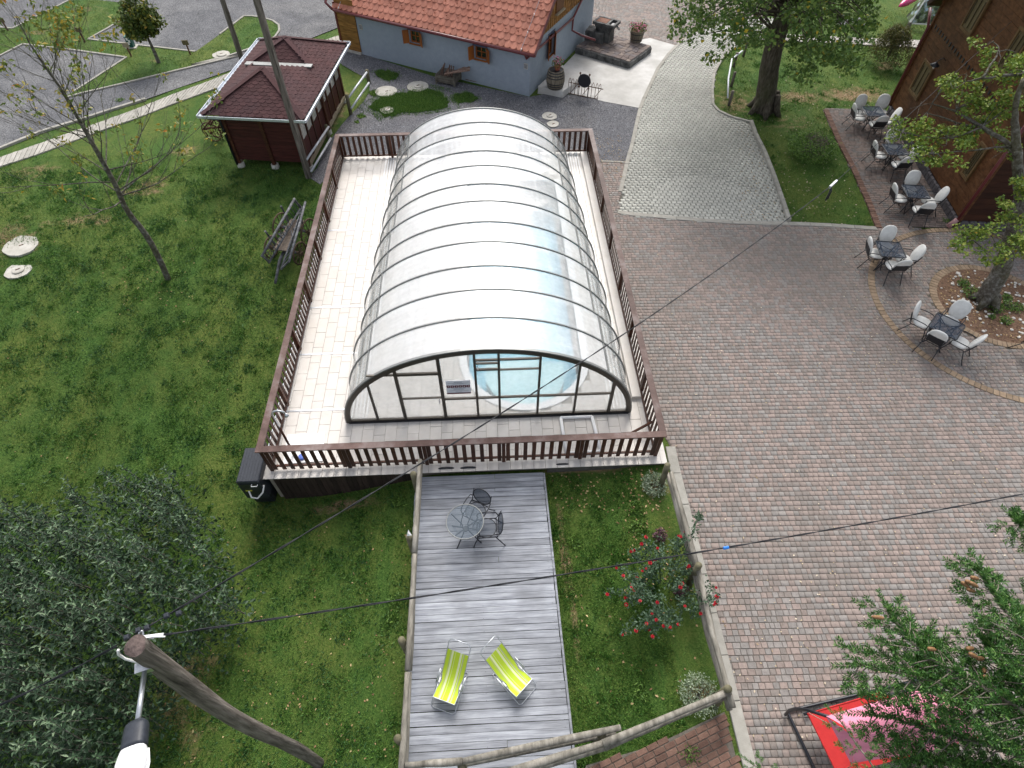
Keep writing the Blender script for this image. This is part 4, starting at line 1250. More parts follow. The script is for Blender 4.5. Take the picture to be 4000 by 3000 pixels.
# walls: boards laid one over another on the front, posts between
bh = .14
for sgn in (-1, 1):
    k = 0; z = SB
    while z < ST - .02:
        for (u0, u1) in ((-SW + .06, -.06), (.06, SW - .06)):
            obj('wall_board', MB().bar(S(u0, sgn * SLn, z + bh / 2), S(u1, sgn * SLn, z + bh / 2), .04, bh - .008), m_shwall, shed)
        z += bh
for u in (-SW, 0, SW):
    obj('post', MB().bar(S(u, -SLn - .02, .12), S(u, -SLn - .02, ST), .13, .13, fu), m_wood_dark, shed)
    if u: obj('post', MB().bar(S(u, SLn, .12), S(u, SLn, ST), .13, .13, fu), m_wood_dark, shed)
    for w in (-SLn, 0, SLn):
        c = S(u, w, 0)
        g_ = float(gz(c.x, c.y))
        obj('footing', MB().lathe([(.16, g_ - .05), (.15, .14)], (c.x, c.y, 0), 10), m_block, shed, smooth=False)
for sgn in (-1, 1):
    u = SW * sgn
    obj('sill_beam', MB().bar(S(u * 1.0, -SLn, SB - .08), S(u, SLn, SB - .08), .16, .14), m_sill, shed)
    nb = 8; L_ = 2 * SLn / nb
    for i in range(nb):
        w0, w1 = -SLn + i * L_, -SLn + (i + 1) * L_
        pan = obj('window_panel', MB().bar(S(u, w0 + .08, .72), S(u, w1 - .06, .72), .05, .82), m_shwall, shed)
        obj('curtain', MB().bar(S(u * .985, w0 + .09, 1.55), S(u * .985, w1 - .07, 1.55), .03, .84), m_curtain, shed)
        obj('pane', MB().bar(S(u * 1.003, w0 + .1, 1.55), S(u * 1.003, w1 - .08, 1.55), .008, .8), m_pane, shed)
        obj('stud', MB().bar(S(u * 1.012, w0, SB), S(u * 1.012, w0, ST), .09, .07, fu), m_wood_dark, shed)
        obj('head_rail', MB().bar(S(u, w0 + .06, 2.08), S(u, w1 - .06, 2.08), .05, .2), m_shwall, shed)
    obj('centre_post', MB().bar(S(u * 1.02, .03, .1), S(u * 1.02, .03, ST), .16, .16, fu), m_wood_dark, shed)
# roof
rt = shed
s1, s2 = -LW + .31 * 2 * LW, -LW + .727 * 2 * LW
A1, A2 = S(0, s1, AZ), S(0, s2, AZ)
sv = (s1 + s2) / 2 + .05 * LW
hv = .30
zv = EZ + (AZ - EZ) * hv
Vl, Vr = S(-WU * (1 - hv), sv, zv), S(WU * (1 - hv), sv, zv)
C0, C1, C2, C3 = S(-WU, -LW, EZ), S(WU, -LW, EZ), S(WU, LW, EZ), S(-WU, LW, EZ)
mb = MB().add([C0, C1, C2, C3, A1, A2, Vl, Vr], [(0, 1, 4), (1, 7, 4), (1, 2, 7), (2, 5, 7), (2, 3, 5), (3, 6, 5), (3, 0, 6), (0, 4, 6), (4, 7, 6), (5, 6, 7)])
roof = obj('roof', mb, m_shing, shed)
tab = tab_mesh('shingle', .27, .24, .012, m_shing, 'hex')
def face_courses(o, pe, tri):
    u = (Vector(pe) - Vector(o)).normalized()
    n = None
    p3 = [Vector(t) for t in tri]
    nn = (p3[1] - p3[0]).cross(p3[2] - p3[0])
    if nn.z < 0: nn = -nn
    w = nn.normalized().cross(u).normalized()
    if w.z < 0: w = -w; 
    if u.cross(w).z < 0: u = -u
    pts = [((p - Vector(o)).dot(u), (p - Vector(o)).dot(w)) for p in p3]
    return lay_courses(roof, o, u, w, pts, .27, .155, tab, 'shingle', 0, lift=.01)
pl = face_courses(C0, C1, (C0, C1, A1)) + face_courses(C1, C2, (C1, C2, A2 * .0 + Vector(A2), A1) if False else (C1, C2, S(0, (s1 + s2) / 2, AZ)))
# the right face: everything below the line apex - valley - apex
u_ = (C2 - C1).normalized(); nn = (C2 - C1).cross(A1 - C1); nn = nn if nn.z > 0 else -nn
w_ = nn.normalized().cross(u_)
tp2 = lambda p: ((Vector(p) - C1).dot(u_), (Vector(p) - C1).dot(w_))
right = lay_courses(roof, C1, u_, w_, [tp2(C1), tp2(C2), tp2(A2), tp2(Vr), tp2(A1)], .27, .155, tab, 'shingle', 0, lift=.01)
front = face_courses(C0, C1, (C0, C1, A1))
front2 = face_courses(Vl, Vr, (Vl, Vr, A2))
u_ = (C0 - C3).normalized(); nn = (C0 - C3).cross(A1 - C3); nn = nn if nn.z > 0 else -nn
w_ = nn.normalized().cross(u_)
tp3 = lambda p: ((Vector(p) - C3).dot(u_), (Vector(p) - C3).dot(w_))
left = lay_courses(roof, C3, u_, w_, [tp3(C3), tp3(C0), tp3(A1), tp3(Vl), tp3(A2)], .27, .155, tab, 'shingle', 0, lift=.01)
put_courses(roof, front + front2 + right + left, tab, 'shingle', 300, m_shing, 'shingle_field')
for a_, b_ in ((C0, A1), (C1, A1), (Vl, A2), (Vr, A2), (A2, C2), (A2, C3)):
    obj('hip_cap', MB().bar(a_ + Vector((0, 0, .03)), b_ + Vector((0, 0, .03)), .2, .014), m_shing, roof)
obj('valley_flashing', MB().bar(Vl + Vector((0, 0, .09)) - lw * .06, Vr + Vector((0, 0, .09)) - lw * .06, .26, .05), m_rib, roof)
m_gut = M('zinc_gutter', [(.5, .54, .6), (.66, .7, .76)], scale=2, rough=.3, metal=.5)
for a_, b_, nrm in ((C0, C1, -lw), (C1, C2, fu), (C2, C3, lw), (C3, C0, -fu)):
    t_ = (b_ - a_).normalized()
    o_ = nrm * .07
    gtr = obj('gutter', MB().bar(a_ + o_ - t_ * .1 + Vector((0, 0, -.05)), b_ + o_ + t_ * .1 + Vector((0, 0, -.05)), .13, .016).bar(a_ + o_ + nrm * .06 - t_ * .1 + Vector((0, 0, -.015)), b_ + o_ + nrm * .06 + t_ * .1 + Vector((0, 0, -.015)), .02, .09), m_gut, roof)
    obj('fascia', MB().bar(a_ - t_ * .02 + Vector((0, 0, -.09)), b_ + t_ * .02 + Vector((0, 0, -.09)), .03, .1), m_black, roof)
dp = [S(-WU + .02, -LW - .04, EZ - .08), S(-SW - .08, -SLn - .12, 1.95), S(-SW - .08, -SLn - .12, .1)]
obj('downpipe', MB().tube(dp, .045, 8), m_black, shed, smooth=True)

# ------------------------------------------------------------------ grey house
hc = P(2067, 375); hl = P(*q3(475, 468))
eu = (hl - hc).normalized(); ew = Vector((-eu.y, eu.x, 0)); ew = ew if ew.y > 0 else -ew
H_ = lambda u, w, z: Vector((hc.x, hc.y, 0)) + eu * u + ew * w + Vector((0, 0, z))    # u to the left along the front, w to the rear
house = thing('grey_house', 'long blue grey rendered house with a red tiled roof', 'house', H_(0, 0, 0))
m_render = M('grey_render', [(.27, .315, .375), (.32, .365, .425)], scale=5, detail=6, rough=.95, bump=.25, bscale=60, big=(.4, (.24, .285, .34), .5))
m_trim = M('slate_trim', [(.055, .07, .12), (.075, .09, .145)], scale=5, rough=.8)
m_rtile = M('clay_tile', [(.34, .12, .075), (.42, .165, .11), (.48, .2, .14)], scale=2.5, detail=5, rough=.7, tint=.16)
m_shut = M('orange_shutter', [(.2, .06, .014), (.32, .105, .022)], scale=4, stretch=(1, 1, .4), rough=.45, tint=.12)
m_larch = M('larch_board', [(.11, .045, .012), (.24, .115, .03), (.33, .17, .05)], scale=2.2, detail=6, stretch=(1, 1, 6), rough=.55, tint=.22)
LN = (hl - hc).length
DP = 7.5
WZT = 1.98
slope = .787
OV = .12
# front wall with two window openings
def wx(px, py):
    p = ON(px, py, hc, hl); return ((p - hc).dot(eu), p.z)
wins = []
for (tl, br) in ((q3(862, 235), q3(990, 400)), (q3(1428, 370), q3(1562, 540))):
    a_, b_ = wx(*tl), wx(*br)
    wins.append((b_[0], a_[0], b_[1], a_[1]))
wins.sort()
TH_ = .3
def wall_with_holes(parent, o, ud, nd, L0, L1, zb, zt, holes, mat, th=TH_):
    x = L0
    pcs = MB()
    def blk(x0, x1, z0, z1):
        a = o + ud * x0 + nd * (th / 2); b = o + ud * x1 + nd * (th / 2)
        pcs.bar(a + Vector((0, 0, (z0 + z1) / 2)), b + Vector((0, 0, (z0 + z1) / 2)), th, z1 - z0)
    for (a, b, z0, z1) in holes:
        blk(x, a, zb, zt); blk(a, b, zb, z0); blk(a, b, z1, zt); x = b
    blk(x, L1, zb, zt)
    return obj('wall', pcs, mat, parent)
o3 = Vector((hc.x, hc.y, 0))
wall_with_holes(house, o3, eu, ew, 0, LN, -.1, WZT, [(a + .09, b - .09, z0 + .06, z1 - .1) for a, b, z0, z1 in wins], m_render)
def shutter_window(a, b, z0, z1, oo, ud, nd, par, ang=(100, 70)):
    Hh = lambda u, w, z: oo + ud * u + nd * w + Vector((0, 0, z))
    fr_ = obj('window', MB().bar(Hh(a + .09, .12, z0 + .09), Hh(b - .09, .12, z0 + .09), .06, .06).bar(Hh(a + .09, .12, z1 - .13), Hh(b - .09, .12, z1 - .13), .06, .06)
              .bar(Hh(a + .12, .121, z0 + .12), Hh(a + .12, .121, z1 - .16), .06, .06, ud).bar(Hh(b - .12, .121, z0 + .12), Hh(b - .12, .121, z1 - .16), .06, .06, ud)
              .bar(Hh((a + b) / 2, .122, z0 + .12), Hh((a + b) / 2, .122, z1 - .16), .04, .035, ud)
              .bar(Hh(a + .15, .123, (z0 + z1) / 2), Hh(b - .15, .123, (z0 + z1) / 2), .035, .035), m_shut, par)
    obj('pane', MB().bar(Hh(a + .1, .14, (z0 + z1) / 2), Hh(b - .1, .14, (z0 + z1) / 2), .01, z1 - z0 - .22), m_glass, fr_)
    obj('trim', MB().bar(Hh(a, -.004, z1 - .05), Hh(b, -.004, z1 - .05), .012, .1).bar(Hh(a + .045, -.0045, z0 + .05), Hh(a + .045, -.0045, z1 - .1), .012, .09, nd).bar(Hh(b - .045, -.0045, z0 + .05), Hh(b - .045, -.0045, z1 - .1), .012, .09, nd), m_trim, fr_)
    obj('sill', MB().bar(Hh(a + .05, .03, z0 + .03), Hh(b - .05, .03, z0 + .03), .2, .05), m_shut, fr_)
    for x, sg, an in ((a + .06, -1, ang[0]), (b - .06, 1, ang[1])):
        w = (b - a) * .42
        d_ = (ud * (sg * -math.cos(math.radians(an))) - nd * math.sin(math.radians(an))).normalized()
        p0 = Hh(x, -.02, (z0 + z1) / 2 - .02)
        obj('shutter', MB().bar(p0, p0 + d_ * w, .03, (z1 - z0) - .12), m_shut, par)
shutter_window(*wins[0], o3, eu, ew, house, (140, 110))
shutter_window(*wins[1], o3, eu, ew, house, (140, 135))
for (px_, py_) in (q3(1890, 572), q3(463, 232)):
    u_, z_ = wx(px_, py_)
    v_ = obj('vent', MB().bar(H_(u_ - .09, -.012, z_), H_(u_ + .09, -.012, z_), .02, .24), m_lid, house)
    for k in range(4): obj('louvre', MB().bar(H_(u_ - .07, -.026, z_ - .07 + .045 * k), H_(u_ + .07, -.026, z_ - .07 + .045 * k), .008, .02), m_trim, v_)
# right wall (gable side) and the boarded gable above
hr = P(*z2(560, 450))
gw = (ON(*z2(325, 300), hc, hr), ON(*z2(378, 460), hc, hr))
g0, g1 = (gw[0] - hc).dot(ew), (gw[1] - hc).dot(ew)
wall_with_holes(house, o3, ew, eu, TH_, DP, -.1, 2.17, [(g0 + .09, g1 - .09, gw[1].z + .06, gw[0].z - .1)], m_render)
shutter_window(g0, g1, gw[1].z, gw[0].z, o3, ew, eu, house, (150, 35))
# gable cladding
RH = 2.05                       # eave height
EY = -.12                       # eave line in front of the wall
rz = lambda w: RH + (min(w, DP - w) - EY) * slope
x = .02; n_ = 0
gable = []
while x < DP:
    w0, w1 = x, min(x + .115, DP)
    zt0, zt1 = rz(w0) - .12, rz(w1) - .12
    if min(zt0, zt1) > 2.2:
        mb = MB()
        th = .03 + (.02 if n_ % 2 else 0)
        mb.add([H_(-th, w0, 2.17), H_(-th, w1 - .006, 2.17), H_(-th, w1 - .006, zt1), H_(-th, w0, zt0), H_(0, w0, 2.17), H_(0, w1 - .006, 2.17), H_(0, w1 - .006, zt1), H_(0, w0, zt0)],
               [(0, 1, 2, 3), (7, 6, 5, 4), (0, 3, 7, 4), (1, 5, 6, 2), (3, 2, 6, 7), (0, 4, 5, 1)])
        obj('gable_board', mb, m_larch, house)
    x += .115; n_ += 1
obj('gable_rear', MB().add([H_(.05, .05, 2.16), H_(.05, DP - .05, 2.16), H_(.05, DP / 2, rz(DP / 2) - .14)], [(0, 2, 1)]), m_render, house)
gwn = ON(*z2(430, 40), hc, hr)
gz_ = gwn.z; gwu = (gwn - hc).dot(ew)
sh_ = obj('gable_window', MB().bar(H_(-.06, gwu - .5, gz_ + .35), H_(-.06, gwu + .3, gz_ + .35), .05, 1.1), M('brown_door', [(.09, .035, .012), (.16, .06, .02)], scale=3, stretch=(1, 1, .3), rough=.5), house)
obj('sill', MB().bar(H_(-.09, gwu - .55, gz_ - .26), H_(-.09, gwu + .35, gz_ - .26), .16, .06), m_sill, sh_)
# roof planes
UL0, UL1 = -.32, LN + 1.02
sl_ = math.hypot(1, slope)
mb = MB()
ridge = DP / 2
for (w0, w1, zz0, zz1) in ((EY - .1, ridge, RH - .1 * slope, rz(ridge)), (DP + .22, ridge, RH - .1 * slope, rz(ridge))):
    qd = [H_(UL1, w0, zz0), H_(UL0, w0, zz0), H_(UL0, w1, zz1), H_(UL1, w1, zz1)]
    if w0 > w1: qd = qd[::-1]
    mb.slab(qd, .08)
hroof = obj('roof', mb, m_rtile, house)
rt_ = tab_mesh('roof_tile', .296, .42, .02, m_rtile, 'round')
us_ = (H_(UL0, 0, 0) - H_(UL1, 0, 0)).normalized()
wsl = (ew + Vector((0, 0, slope))).normalized()
LU = UL1 - UL0
places = lay_courses(hroof, H_(UL1, EY - .13, RH - .13 * slope + .03), us_, wsl, [(0.02, 0), (LU - .02, 0), (LU - .02, (ridge - EY + .1) * sl_), (0.02, (ridge - EY + .1) * sl_)], .3, .31, rt_, 'roof_tile', 0, lift=.022)
put_courses(hroof, places, rt_, 'roof_tile', 300, m_rtile, 'roof_tile_field')
# snow guards on every third course
guard = mesh('snow_guard', MB().add([(-.025, 0, 0), (.025, 0, 0), (.02, .03, .07), (-.02, .03, .07), (-.02, .08, 0), (.02, .08, 0)], [(0, 1, 2, 3), (3, 2, 5, 4), (0, 3, 4), (1, 5, 2)])); guard.materials.append(m_rtile)
mrot = Matrix((us_, wsl, us_.cross(wsl))).transposed()
base_ = H_(UL1, EY - .13, RH - .13 * slope + .03)
gn = us_.cross(wsl)
for r_ in range(1, 9):
    for k in range(int(LU / .6)):
        if r_ % 2: continue
        piece('snow_guard', guard, hroof, base_ + us_ * (.3 + k * .6 + (r_ % 4) * .15) + wsl * (.31 * r_ + .12) + gn * .07, mrot)
# lightning wire up the roof
for uu in (UL0 + .62, UL1 - .35):
    pts = [base_ + us_ * (UL1 - uu) + wsl * (s_ - .05) + gn * .1 for s_ in (0, 1, 2, 3, 4)]
    obj('lightning_wire', MB().tube(pts, .009, 5), m_steel, hroof)
    for s_ in (.05, .8, 1.6, 2.4): obj('wire_clip', MB().box(base_ + us_ * (UL1 - uu) + wsl * s_ + gn * .09, (.04, .05, .05)), m_offwhite, hroof)
# gutter and pipes, maroon
obj('gutter', MB().tube([H_(UL0 - .02, EY - .17, RH - .12), H_(UL1, EY - .17, RH - .12)], .07, 8), m_maroon, house, smooth=True)
obj('verge_board', MB().bar(H_(UL0 - .02, EY - .15, RH - .12), H_(UL0 - .02, ridge, rz(ridge) + .02), .03, .2), m_maroon, house)
obj('eave_bracket', MB().tube([H_(.12, EY - .15, RH - .16), H_(.1, EY - .05, RH - .36), H_(.02, .0, RH - .3)], .05, 8), m_maroon, house, smooth=True)
dpts = [H_(UL0, EY - .15, RH - .15), H_(-.1, .1, RH - .2)]
e_ = ON(*z2(540, 158), hc, hr); ee = (e_ - hc).dot(ew)
dpts += [H_(-.1, ee, e_.z)]
obj('downpipe', MB().tube(dpts, .05, 8), m_maroon, house, smooth=True)
obj('downpipe', MB().tube([H_(-.1, ee + 1.5, RH + .4), H_(-.1, ee + .8, RH + .1), H_(-.1, ee, e_.z), H_(-.1, ee, e_.z - .55), H_(-.6, ee + .05, e_.z - .7), H_(-1.3, ee + .1, e_.z - .8)], .05, 8), m_maroon, house, smooth=True)
# larch annex at the left end
AL = (P(*q3(320, 428)) - hc).dot(eu)
z = .08; first = True
while z < 2.25:
    obj('annex_board', MB().bar(H_(LN + .01, -.03, z + .09), H_(AL, -.03, z + .09), .03, .175), m_larch, house)
    z += .18
obj('annex_body', MB().bar(H_(LN + .01, 1.5, 1.1), H_(AL - .02, 1.5, 1.1), 2.98, 2.2), m_larch, house)
obj('annex_plinth', MB().bar(H_(LN, -.01, .02), H_(AL + .02, -.01, .02), .2, .16), m_lid, house)
obj('corner_board', MB().bar(H_(AL + .02, -.05, .1), H_(AL + .02, -.05, 2.2), .06, .1, eu), m_maroon, house)
obj('downpipe', MB().tube([H_(UL1 + .05, EY - .17, RH - .1), H_(UL1 + .45, EY - .1, RH + .1), H_(UL1 + .5, .2, RH + .5)], .06, 8), m_maroon, house, smooth=True)

# ------------------------------------------------------------------ brown timber house on the right
ka = P(3728, 885); kb = P(3468, 438)
ku = (kb - ka).normalized(); kn = Vector((ku.y, -ku.x, 0))   # kn points into the house
kn = kn if kn.x > 0 else -kn
K = lambda u, w, z: ka + ku * u + kn * w + Vector((0, 0, z))
KLn = (kb - ka).length
inn = thing('timber_house', 'tall brown timber house with closed board shutters beside the cafe tables', 'house', K(0, 0, 0))
m_inn = M('brown_board', [(.06, .023, .009), (.12, .05, .019), (.175, .08, .034)], scale=1.6, detail=7, stretch=(1, 2.5, 5), rough=.6, tint=.12, big=(.5, (.035, .015, .009), .6))
m_shade = M('shaded_board', [(.03, .01, .006), (.055, .02, .01)], scale=2, stretch=(1, 1, 5), rough=.6, tint=.25)  # side wall's shadow put into the board colour; also on core and roof
m_olive = M('olive_shutter', [(.1, .078, .038), (.16, .125, .062)], scale=3, stretch=(1, 1, .3), rough=.6, tint=.1)
m_frame = M('window_frame_wood', [(.1, .058, .024), (.17, .105, .045)], scale=3, rough=.6)
m_olive2 = M('olive_batten', [(.05, .038, .018), (.08, .06, .03)], scale=3, rough=.6)
m_plinth = M('stone_plinth', [(.06, .055, .06), (.14, .13, .14)], scale=7, rough=.9, bump=.6)
HT, GS = 4.55, .9                # eave height and gable slope
HR = HT + GS * KLn / 2
core = MB()
tri = [K(0, 0, 0), K(KLn, 0, 0), K(KLn, 0, HT), K(KLn / 2, 0, HR), K(0, 0, HT)]
core.add([p + kn * .02 for p in tri] + [p + kn * 8.5 for p in tri], [(0, 1, 2, 3, 4), (9, 8, 7, 6, 5), (0, 5, 6, 1), (1, 6, 7, 2), (2, 7, 8, 3), (3, 8, 9, 4), (4, 9, 5, 0)])
obj('wall', core, m_shade, inn)
z = .35
while z < HR - .3:
    du = max(0, (z + .2 - HT) / GS)
    obj('wall_board', MB().bar(K(du - .02, -.0, z + .11), K(KLn + .02 - du, -.0, z + .11), .045, .213), m_inn, inn)
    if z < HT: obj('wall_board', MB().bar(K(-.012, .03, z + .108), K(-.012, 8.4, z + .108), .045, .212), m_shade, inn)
    z += .22
for i in range(int(KLn / .28)):
    obj('plinth_stone', MB().bevbox(K(.14 + i * .28, -.02, .16), (.26, .12, R.uniform(.26, .34)), .03, math.atan2(ku.y, ku.x)), m_plinth, inn)
for i in range(8):
    obj('plinth_stone', MB().bevbox(K(-.03, .2 + i * .3, .14), (.28, .12, .28), .03, math.atan2(kn.y, kn.x)), m_plinth, inn)
obj('corner_board', MB().bar(K(-.05, -.03, .3), K(-.05, -.03, HT - .1), .12, .1, kn), m_inn, inn)
obj('corner_board', MB().bar(K(KLn, -.03, .3), K(KLn, -.03, HT - .1), .1, .1, kn), m_inn, inn)
# the row of dark beam ends between the storeys
for i in range(30):
    u = .15 + i * .265
    obj('beam_end', MB().bar(K(u - .04, -.03, 3.62), K(u + .04, -.03, 3.62), .03, .14), m_black, inn)
def kx(px, py):
    p = ON(px, py, ka, kb); return ((p - ka).dot(ku), p.z)
def board_window(c0, c1, open_=False):
    u0, z0 = c0; u1, z1 = c1
    a, b = min(u0, u1), max(u0, u1); zb, zt = min(z0, z1), max(z0, z1)
    fr_ = obj('window', MB().bar(K(a, -.05, (zb + zt) / 2), K(b, -.05, (zb + zt) / 2), .04, zt - zb), m_olive if not open_ else m_black, inn)
    mb = MB()
    for zz in (zb, zt): mb.bar(K(a - .05, -.07, zz), K(b + .05, -.07, zz), .07, .09)
    for uu in (a, b): mb.bar(K(uu, -.071, zb + .05), K(uu, -.071, zt - .05), .09, .07, kn)
    obj('frame', mb, m_frame, fr_)
    if not open_:
        mb = MB()
        mb.bar(K(a + .12, -.082, zb + .16), K(a + .12, -.082, zt - .16), .05, .03, kn); mb.bar(K(b - .12, -.082, zb + .16), K(b - .12, -.082, zt - .16), .05, .03, kn)
        mb.bar(K((a + b) / 2, -.082, zb + .1), K((a + b) / 2, -.082, zt - .1), .03, .03, kn)
        obj('shutter_batten', mb, m_olive2, fr_)
    return fr_
z5 = lambda u, w: (3000 + u * .4521, w * .4521)
board_window((kx(*z5(1380, 510))[0], 2.62), (kx(*z5(1300, 860))[0], 1.45))
w2 = board_window((kx(*z5(1850, 1260))[0], 2.5), (kx(*z5(1740, 1545))[0], 1.36))
board_window((kx(*z5(1680, 240))[0], 5.5), (kx(*z5(1760, 310))[0], 4.3))
board_window((.5, 5.5), (1.2, 4.3))
board_window((2.2, 5.5), (2.9, 4.3))
obj('downpipe', MB().tube([K(-.07, -.1, .1), K(-.07, -.1, HT - .4)], .055, 8), m_maroon, inn, smooth=True)
obj('pipe_shoe', MB().tube([K(-.07, -.12, .35), K(-.1, -.3, .05)], .085, 8), M('pale_pipe', [(.35, .2, .2)], rough=.5), inn, smooth=True)
obj('downpipe', MB().tube([K(KLn + .07, -.1, .3), K(KLn + .07, -.1, 3.45), K(KLn + .55, -.14, 3.98)], .055, 8), m_maroon, inn, smooth=True)
lp = kx(*z5(1520, 560))
lm = obj('wall_lamp', MB().lathe([(.16, 0), (.17, .03), (.06, .1), (.03, .14)], K(lp[0], -.32, lp[1] - .05), 14), m_black, inn, smooth=True)
obj('bracket', MB().tube([K(lp[0], -.01, lp[1] + .15), K(lp[0], -.15, lp[1] + .25), K(lp[0], -.32, lp[1] + .1)], .015, 6), m_black, lm)
obj('bulb', MB().lathe([(.02, -.1), (.04, -.06), (.035, 0)], K(lp[0], -.32, lp[1] - .05), 10), m_offwhite, lm, smooth=True)
# roof planes with a deep verge over the gable
er = MB()
for e0, sg in ((-.5, 1), (KLn + .5, -1)):
    q_ = [K(e0, -.4, HT - .5 * GS + .12), K(KLn / 2, -.4, HR + .12), K(KLn / 2, 9, HR + .12), K(e0, 9, HT - .5 * GS + .12)]
    if sg > 0: q_ = q_[::-1]
    er.slab(q_ if (q_[1] - q_[0]).cross(q_[3] - q_[0]).z > 0 else q_[::-1], .16)
obj('roof', er, m_shade, inn)
# ------------------------------------------------------------------ cafe chairs and tables
m_cush = M('white_cushion', [(.58, .58, .56), (.68, .68, .66), (.76, .76, .74)], scale=4, rough=.95, bump=.5, bscale=9, local=True)
m_mesh = sheer('steel_mesh', (.055, .07, .095), .74, gloss=False, translucent=.0)
m_mesh2 = sheer('fine_steel_mesh', (.06, .075, .095), .48, gloss=False, translucent=.0)

def rounded(w, d, r, n=5):
    p = []
    for cx, cy, a0 in ((w - r, d - r, 0), (-w + r, d - r, PI / 2), (-w + r, -d + r, PI), (w - r, -d + r, 3 * PI / 2)):
        p += [(cx + r * math.cos(a0 + PI / 2 * i / n), cy + r * math.sin(a0 + PI / 2 * i / n)) for i in range(n + 1)]
    return p
def oval_pad(w, h, th, m, c, seed=0):
    # a padded oval cushion: two domed faces round an oval rim
    mb = MB(); n = 18
    o = Vector(c); rr = random.Random(seed)
    rings = [(0.0, 1.0), (.55, .96), (.86, .8), (1.0, .3), (1.0, -.3), (.86, -.8), (.0, -1.0)]
    vs = []
    for r, t in rings:
        for j in range(n):
            a = 2 * PI * j / n
            sx = abs(math.cos(a)) ** .8 * math.copysign(1, math.cos(a)); sy = abs(math.sin(a)) ** .8 * math.copysign(1, math.sin(a))
            dent = 1 - (.35 if r == .55 and j % 6 == 1 else 0)
            vs.append(m @ Vector((w * r * sx, h * r * sy, th * t * dent)) + o)
    fs = []
    for i in range(len(rings) - 1):
        for j in range(n):
            fs.append((i * n + j, i * n + (j + 1) % n, (i + 1) * n + (j + 1) % n, (i + 1) * n + j)[::-1])
    return mb.add(vs, fs)

def make_chair(cushion):
    # faces +y, stands on z = 0 round the origin
    t = thing('patio_chair', 'x', 'chair', (0, 0, 0))
    back = math.radians(16)
    mback = Matrix.Rotation(PI / 2 + back, 3, 'X') 
    if cushion:
        obj('seat_cushion', oval_pad(.25, .25, .045, Matrix.Identity(3), (0, .02, .475)), m_cush, t, smooth=True)
        obj('back_cushion', oval_pad(.25, .31, .045, mback, (0, -.3, .76), 2), m_cush, t, smooth=True)
        bp = [Vector((-.22, -.27, .5)), Vector((.22, -.27, .5)), Vector((.22, -.36, .78)), Vector((-.22, -.36, .78))]
        obj('back_sheet', MB().slab(bp, .012), m_black, t)
    else:
        n = 20
        pts = [(.24 * math.cos(2 * PI * i / n), .235 * math.sin(2 * PI * i / n), .45) for i in range(n)]
        obj('seat', MB().add(pts, [tuple(range(n))]), m_mesh2, t)
        ring = [Vector((.235 * math.cos(2 * PI * i / n), -.27 - (.2 + .2 * math.sin(2 * PI * i / n)) * .3, .64 + .24 * math.sin(2 * PI * i / n))) for i in range(n)]
        obj('backrest', MB().add(ring, [tuple(range(n))]), m_mesh, t)
        obj('back_hoop', MB().tube(ring, .013, 6, close=True), m_black, t, smooth=True)
        obj('seat_hoop', MB().tube([Vector(p) for p in pts], .011, 6, close=True), m_black, t, smooth=True)
    for sx in (-1, 1):
        obj('leg', MB().tube([(sx * .23, .2, .44), (sx * .25, .28, .2), (sx * .265, .33, 0)], .014, 6), m_black, t, smooth=True)
        obj('leg', MB().tube([(sx * .23, -.2, .44), (sx * .26, -.34, .15), (sx * .275, -.42, 0)], .014, 6), m_black, t, smooth=True)
        obj('armrest', MB().tube([(sx * .235, .2, .44), (sx * .275, .2, .62), (sx * .29, .1, .665), (sx * .29, -.1, .67), (sx * .27, -.24, .66), (sx * .235, -.29, .58)], .014, 6), m_black, t, smooth=True)
        obj('side_bar', MB().tube([(sx * .235, .22, .44), (sx * .235, -.25, .44), (sx * .235, -.37, .8)], .012, 6), m_black, t, smooth=True)
    obj('cross_bar', MB().tube([(-.23, .22, .44), (.23, .22, .44)], .012, 6).tube([(-.23, -.24, .44), (.23, -.24, .44)], .012, 6), m_black, t)
    return t
CH = {True: make_chair(True), False: make_chair(False)}
chair_used = {True: False, False: False}
def put_chair(x, y, rz, label, group, cushion=True, z=0.0):
    if not chair_used[cushion]:
        o = CH[cushion]; chair_used[cushion] = True
    else:
        o = copy_tree(CH[cushion])
    o.location = (x, y, z); o.rotation_euler = (0, 0, rz)
    tag(o, label, 'chair', group)
    return o

def make_table():
    t = thing('cafe_table', 'x', 'table', (0, 0, 0))
    top = rounded(.4, .4, .06, 4)
    hole = []
    obj('tabletop', MB().add([(p[0], p[1], .72) for p in top], [tuple(range(len(top)))]), m_mesh, t)
    obj('rim', MB().tube([(p[0], p[1], .72) for p in top], .018, 6, close=True), m_black, t, smooth=True)
    obj('parasol_ring', MB().lathe([(.026, -.02), (.034, 0), (.034, .006)], (0, 0, .72), 12), m_black, t)
    for a in range(4):
        an = PI / 4 + a * PI / 2
        c, s = math.cos(an), math.sin(an)
        obj('stay', MB().tube([(.5 * c, .5 * s, .705), (.06 * c, .06 * s, .69)], .012, 6), m_black, t)
        obj('leg', MB().tube([(.36 * c, .36 * s, .7), (.16 * c, .16 * s, .5), (.09 * c, .09 * s, .35), (.2 * c, .2 * s, .14), (.42 * c, .42 * s, 0)], .018, 6), m_black, t, smooth=True)
    obj('centre_ring', MB().lathe([(.09, .33), (.105, .35), (.09, .37)], (0, 0, 0), 12), m_black, t, smooth=True)
    return t
T0 = make_table(); tused = False
def put_table(corners, label):
    global tused
    pc = [P(a, b, .72) for a, b in corners]
    c = sum(pc, Vector()) / 4
    d = (pc[1] - pc[0]); an = math.atan2(d.y, d.x)
    o = T0 if not tused else copy_tree(T0); tused = True
    o.location = (c.x, c.y, 0); o.rotation_euler = (0, 0, an)
    tag(o, label, 'table', 'square mesh cafe tables')
    return c, an
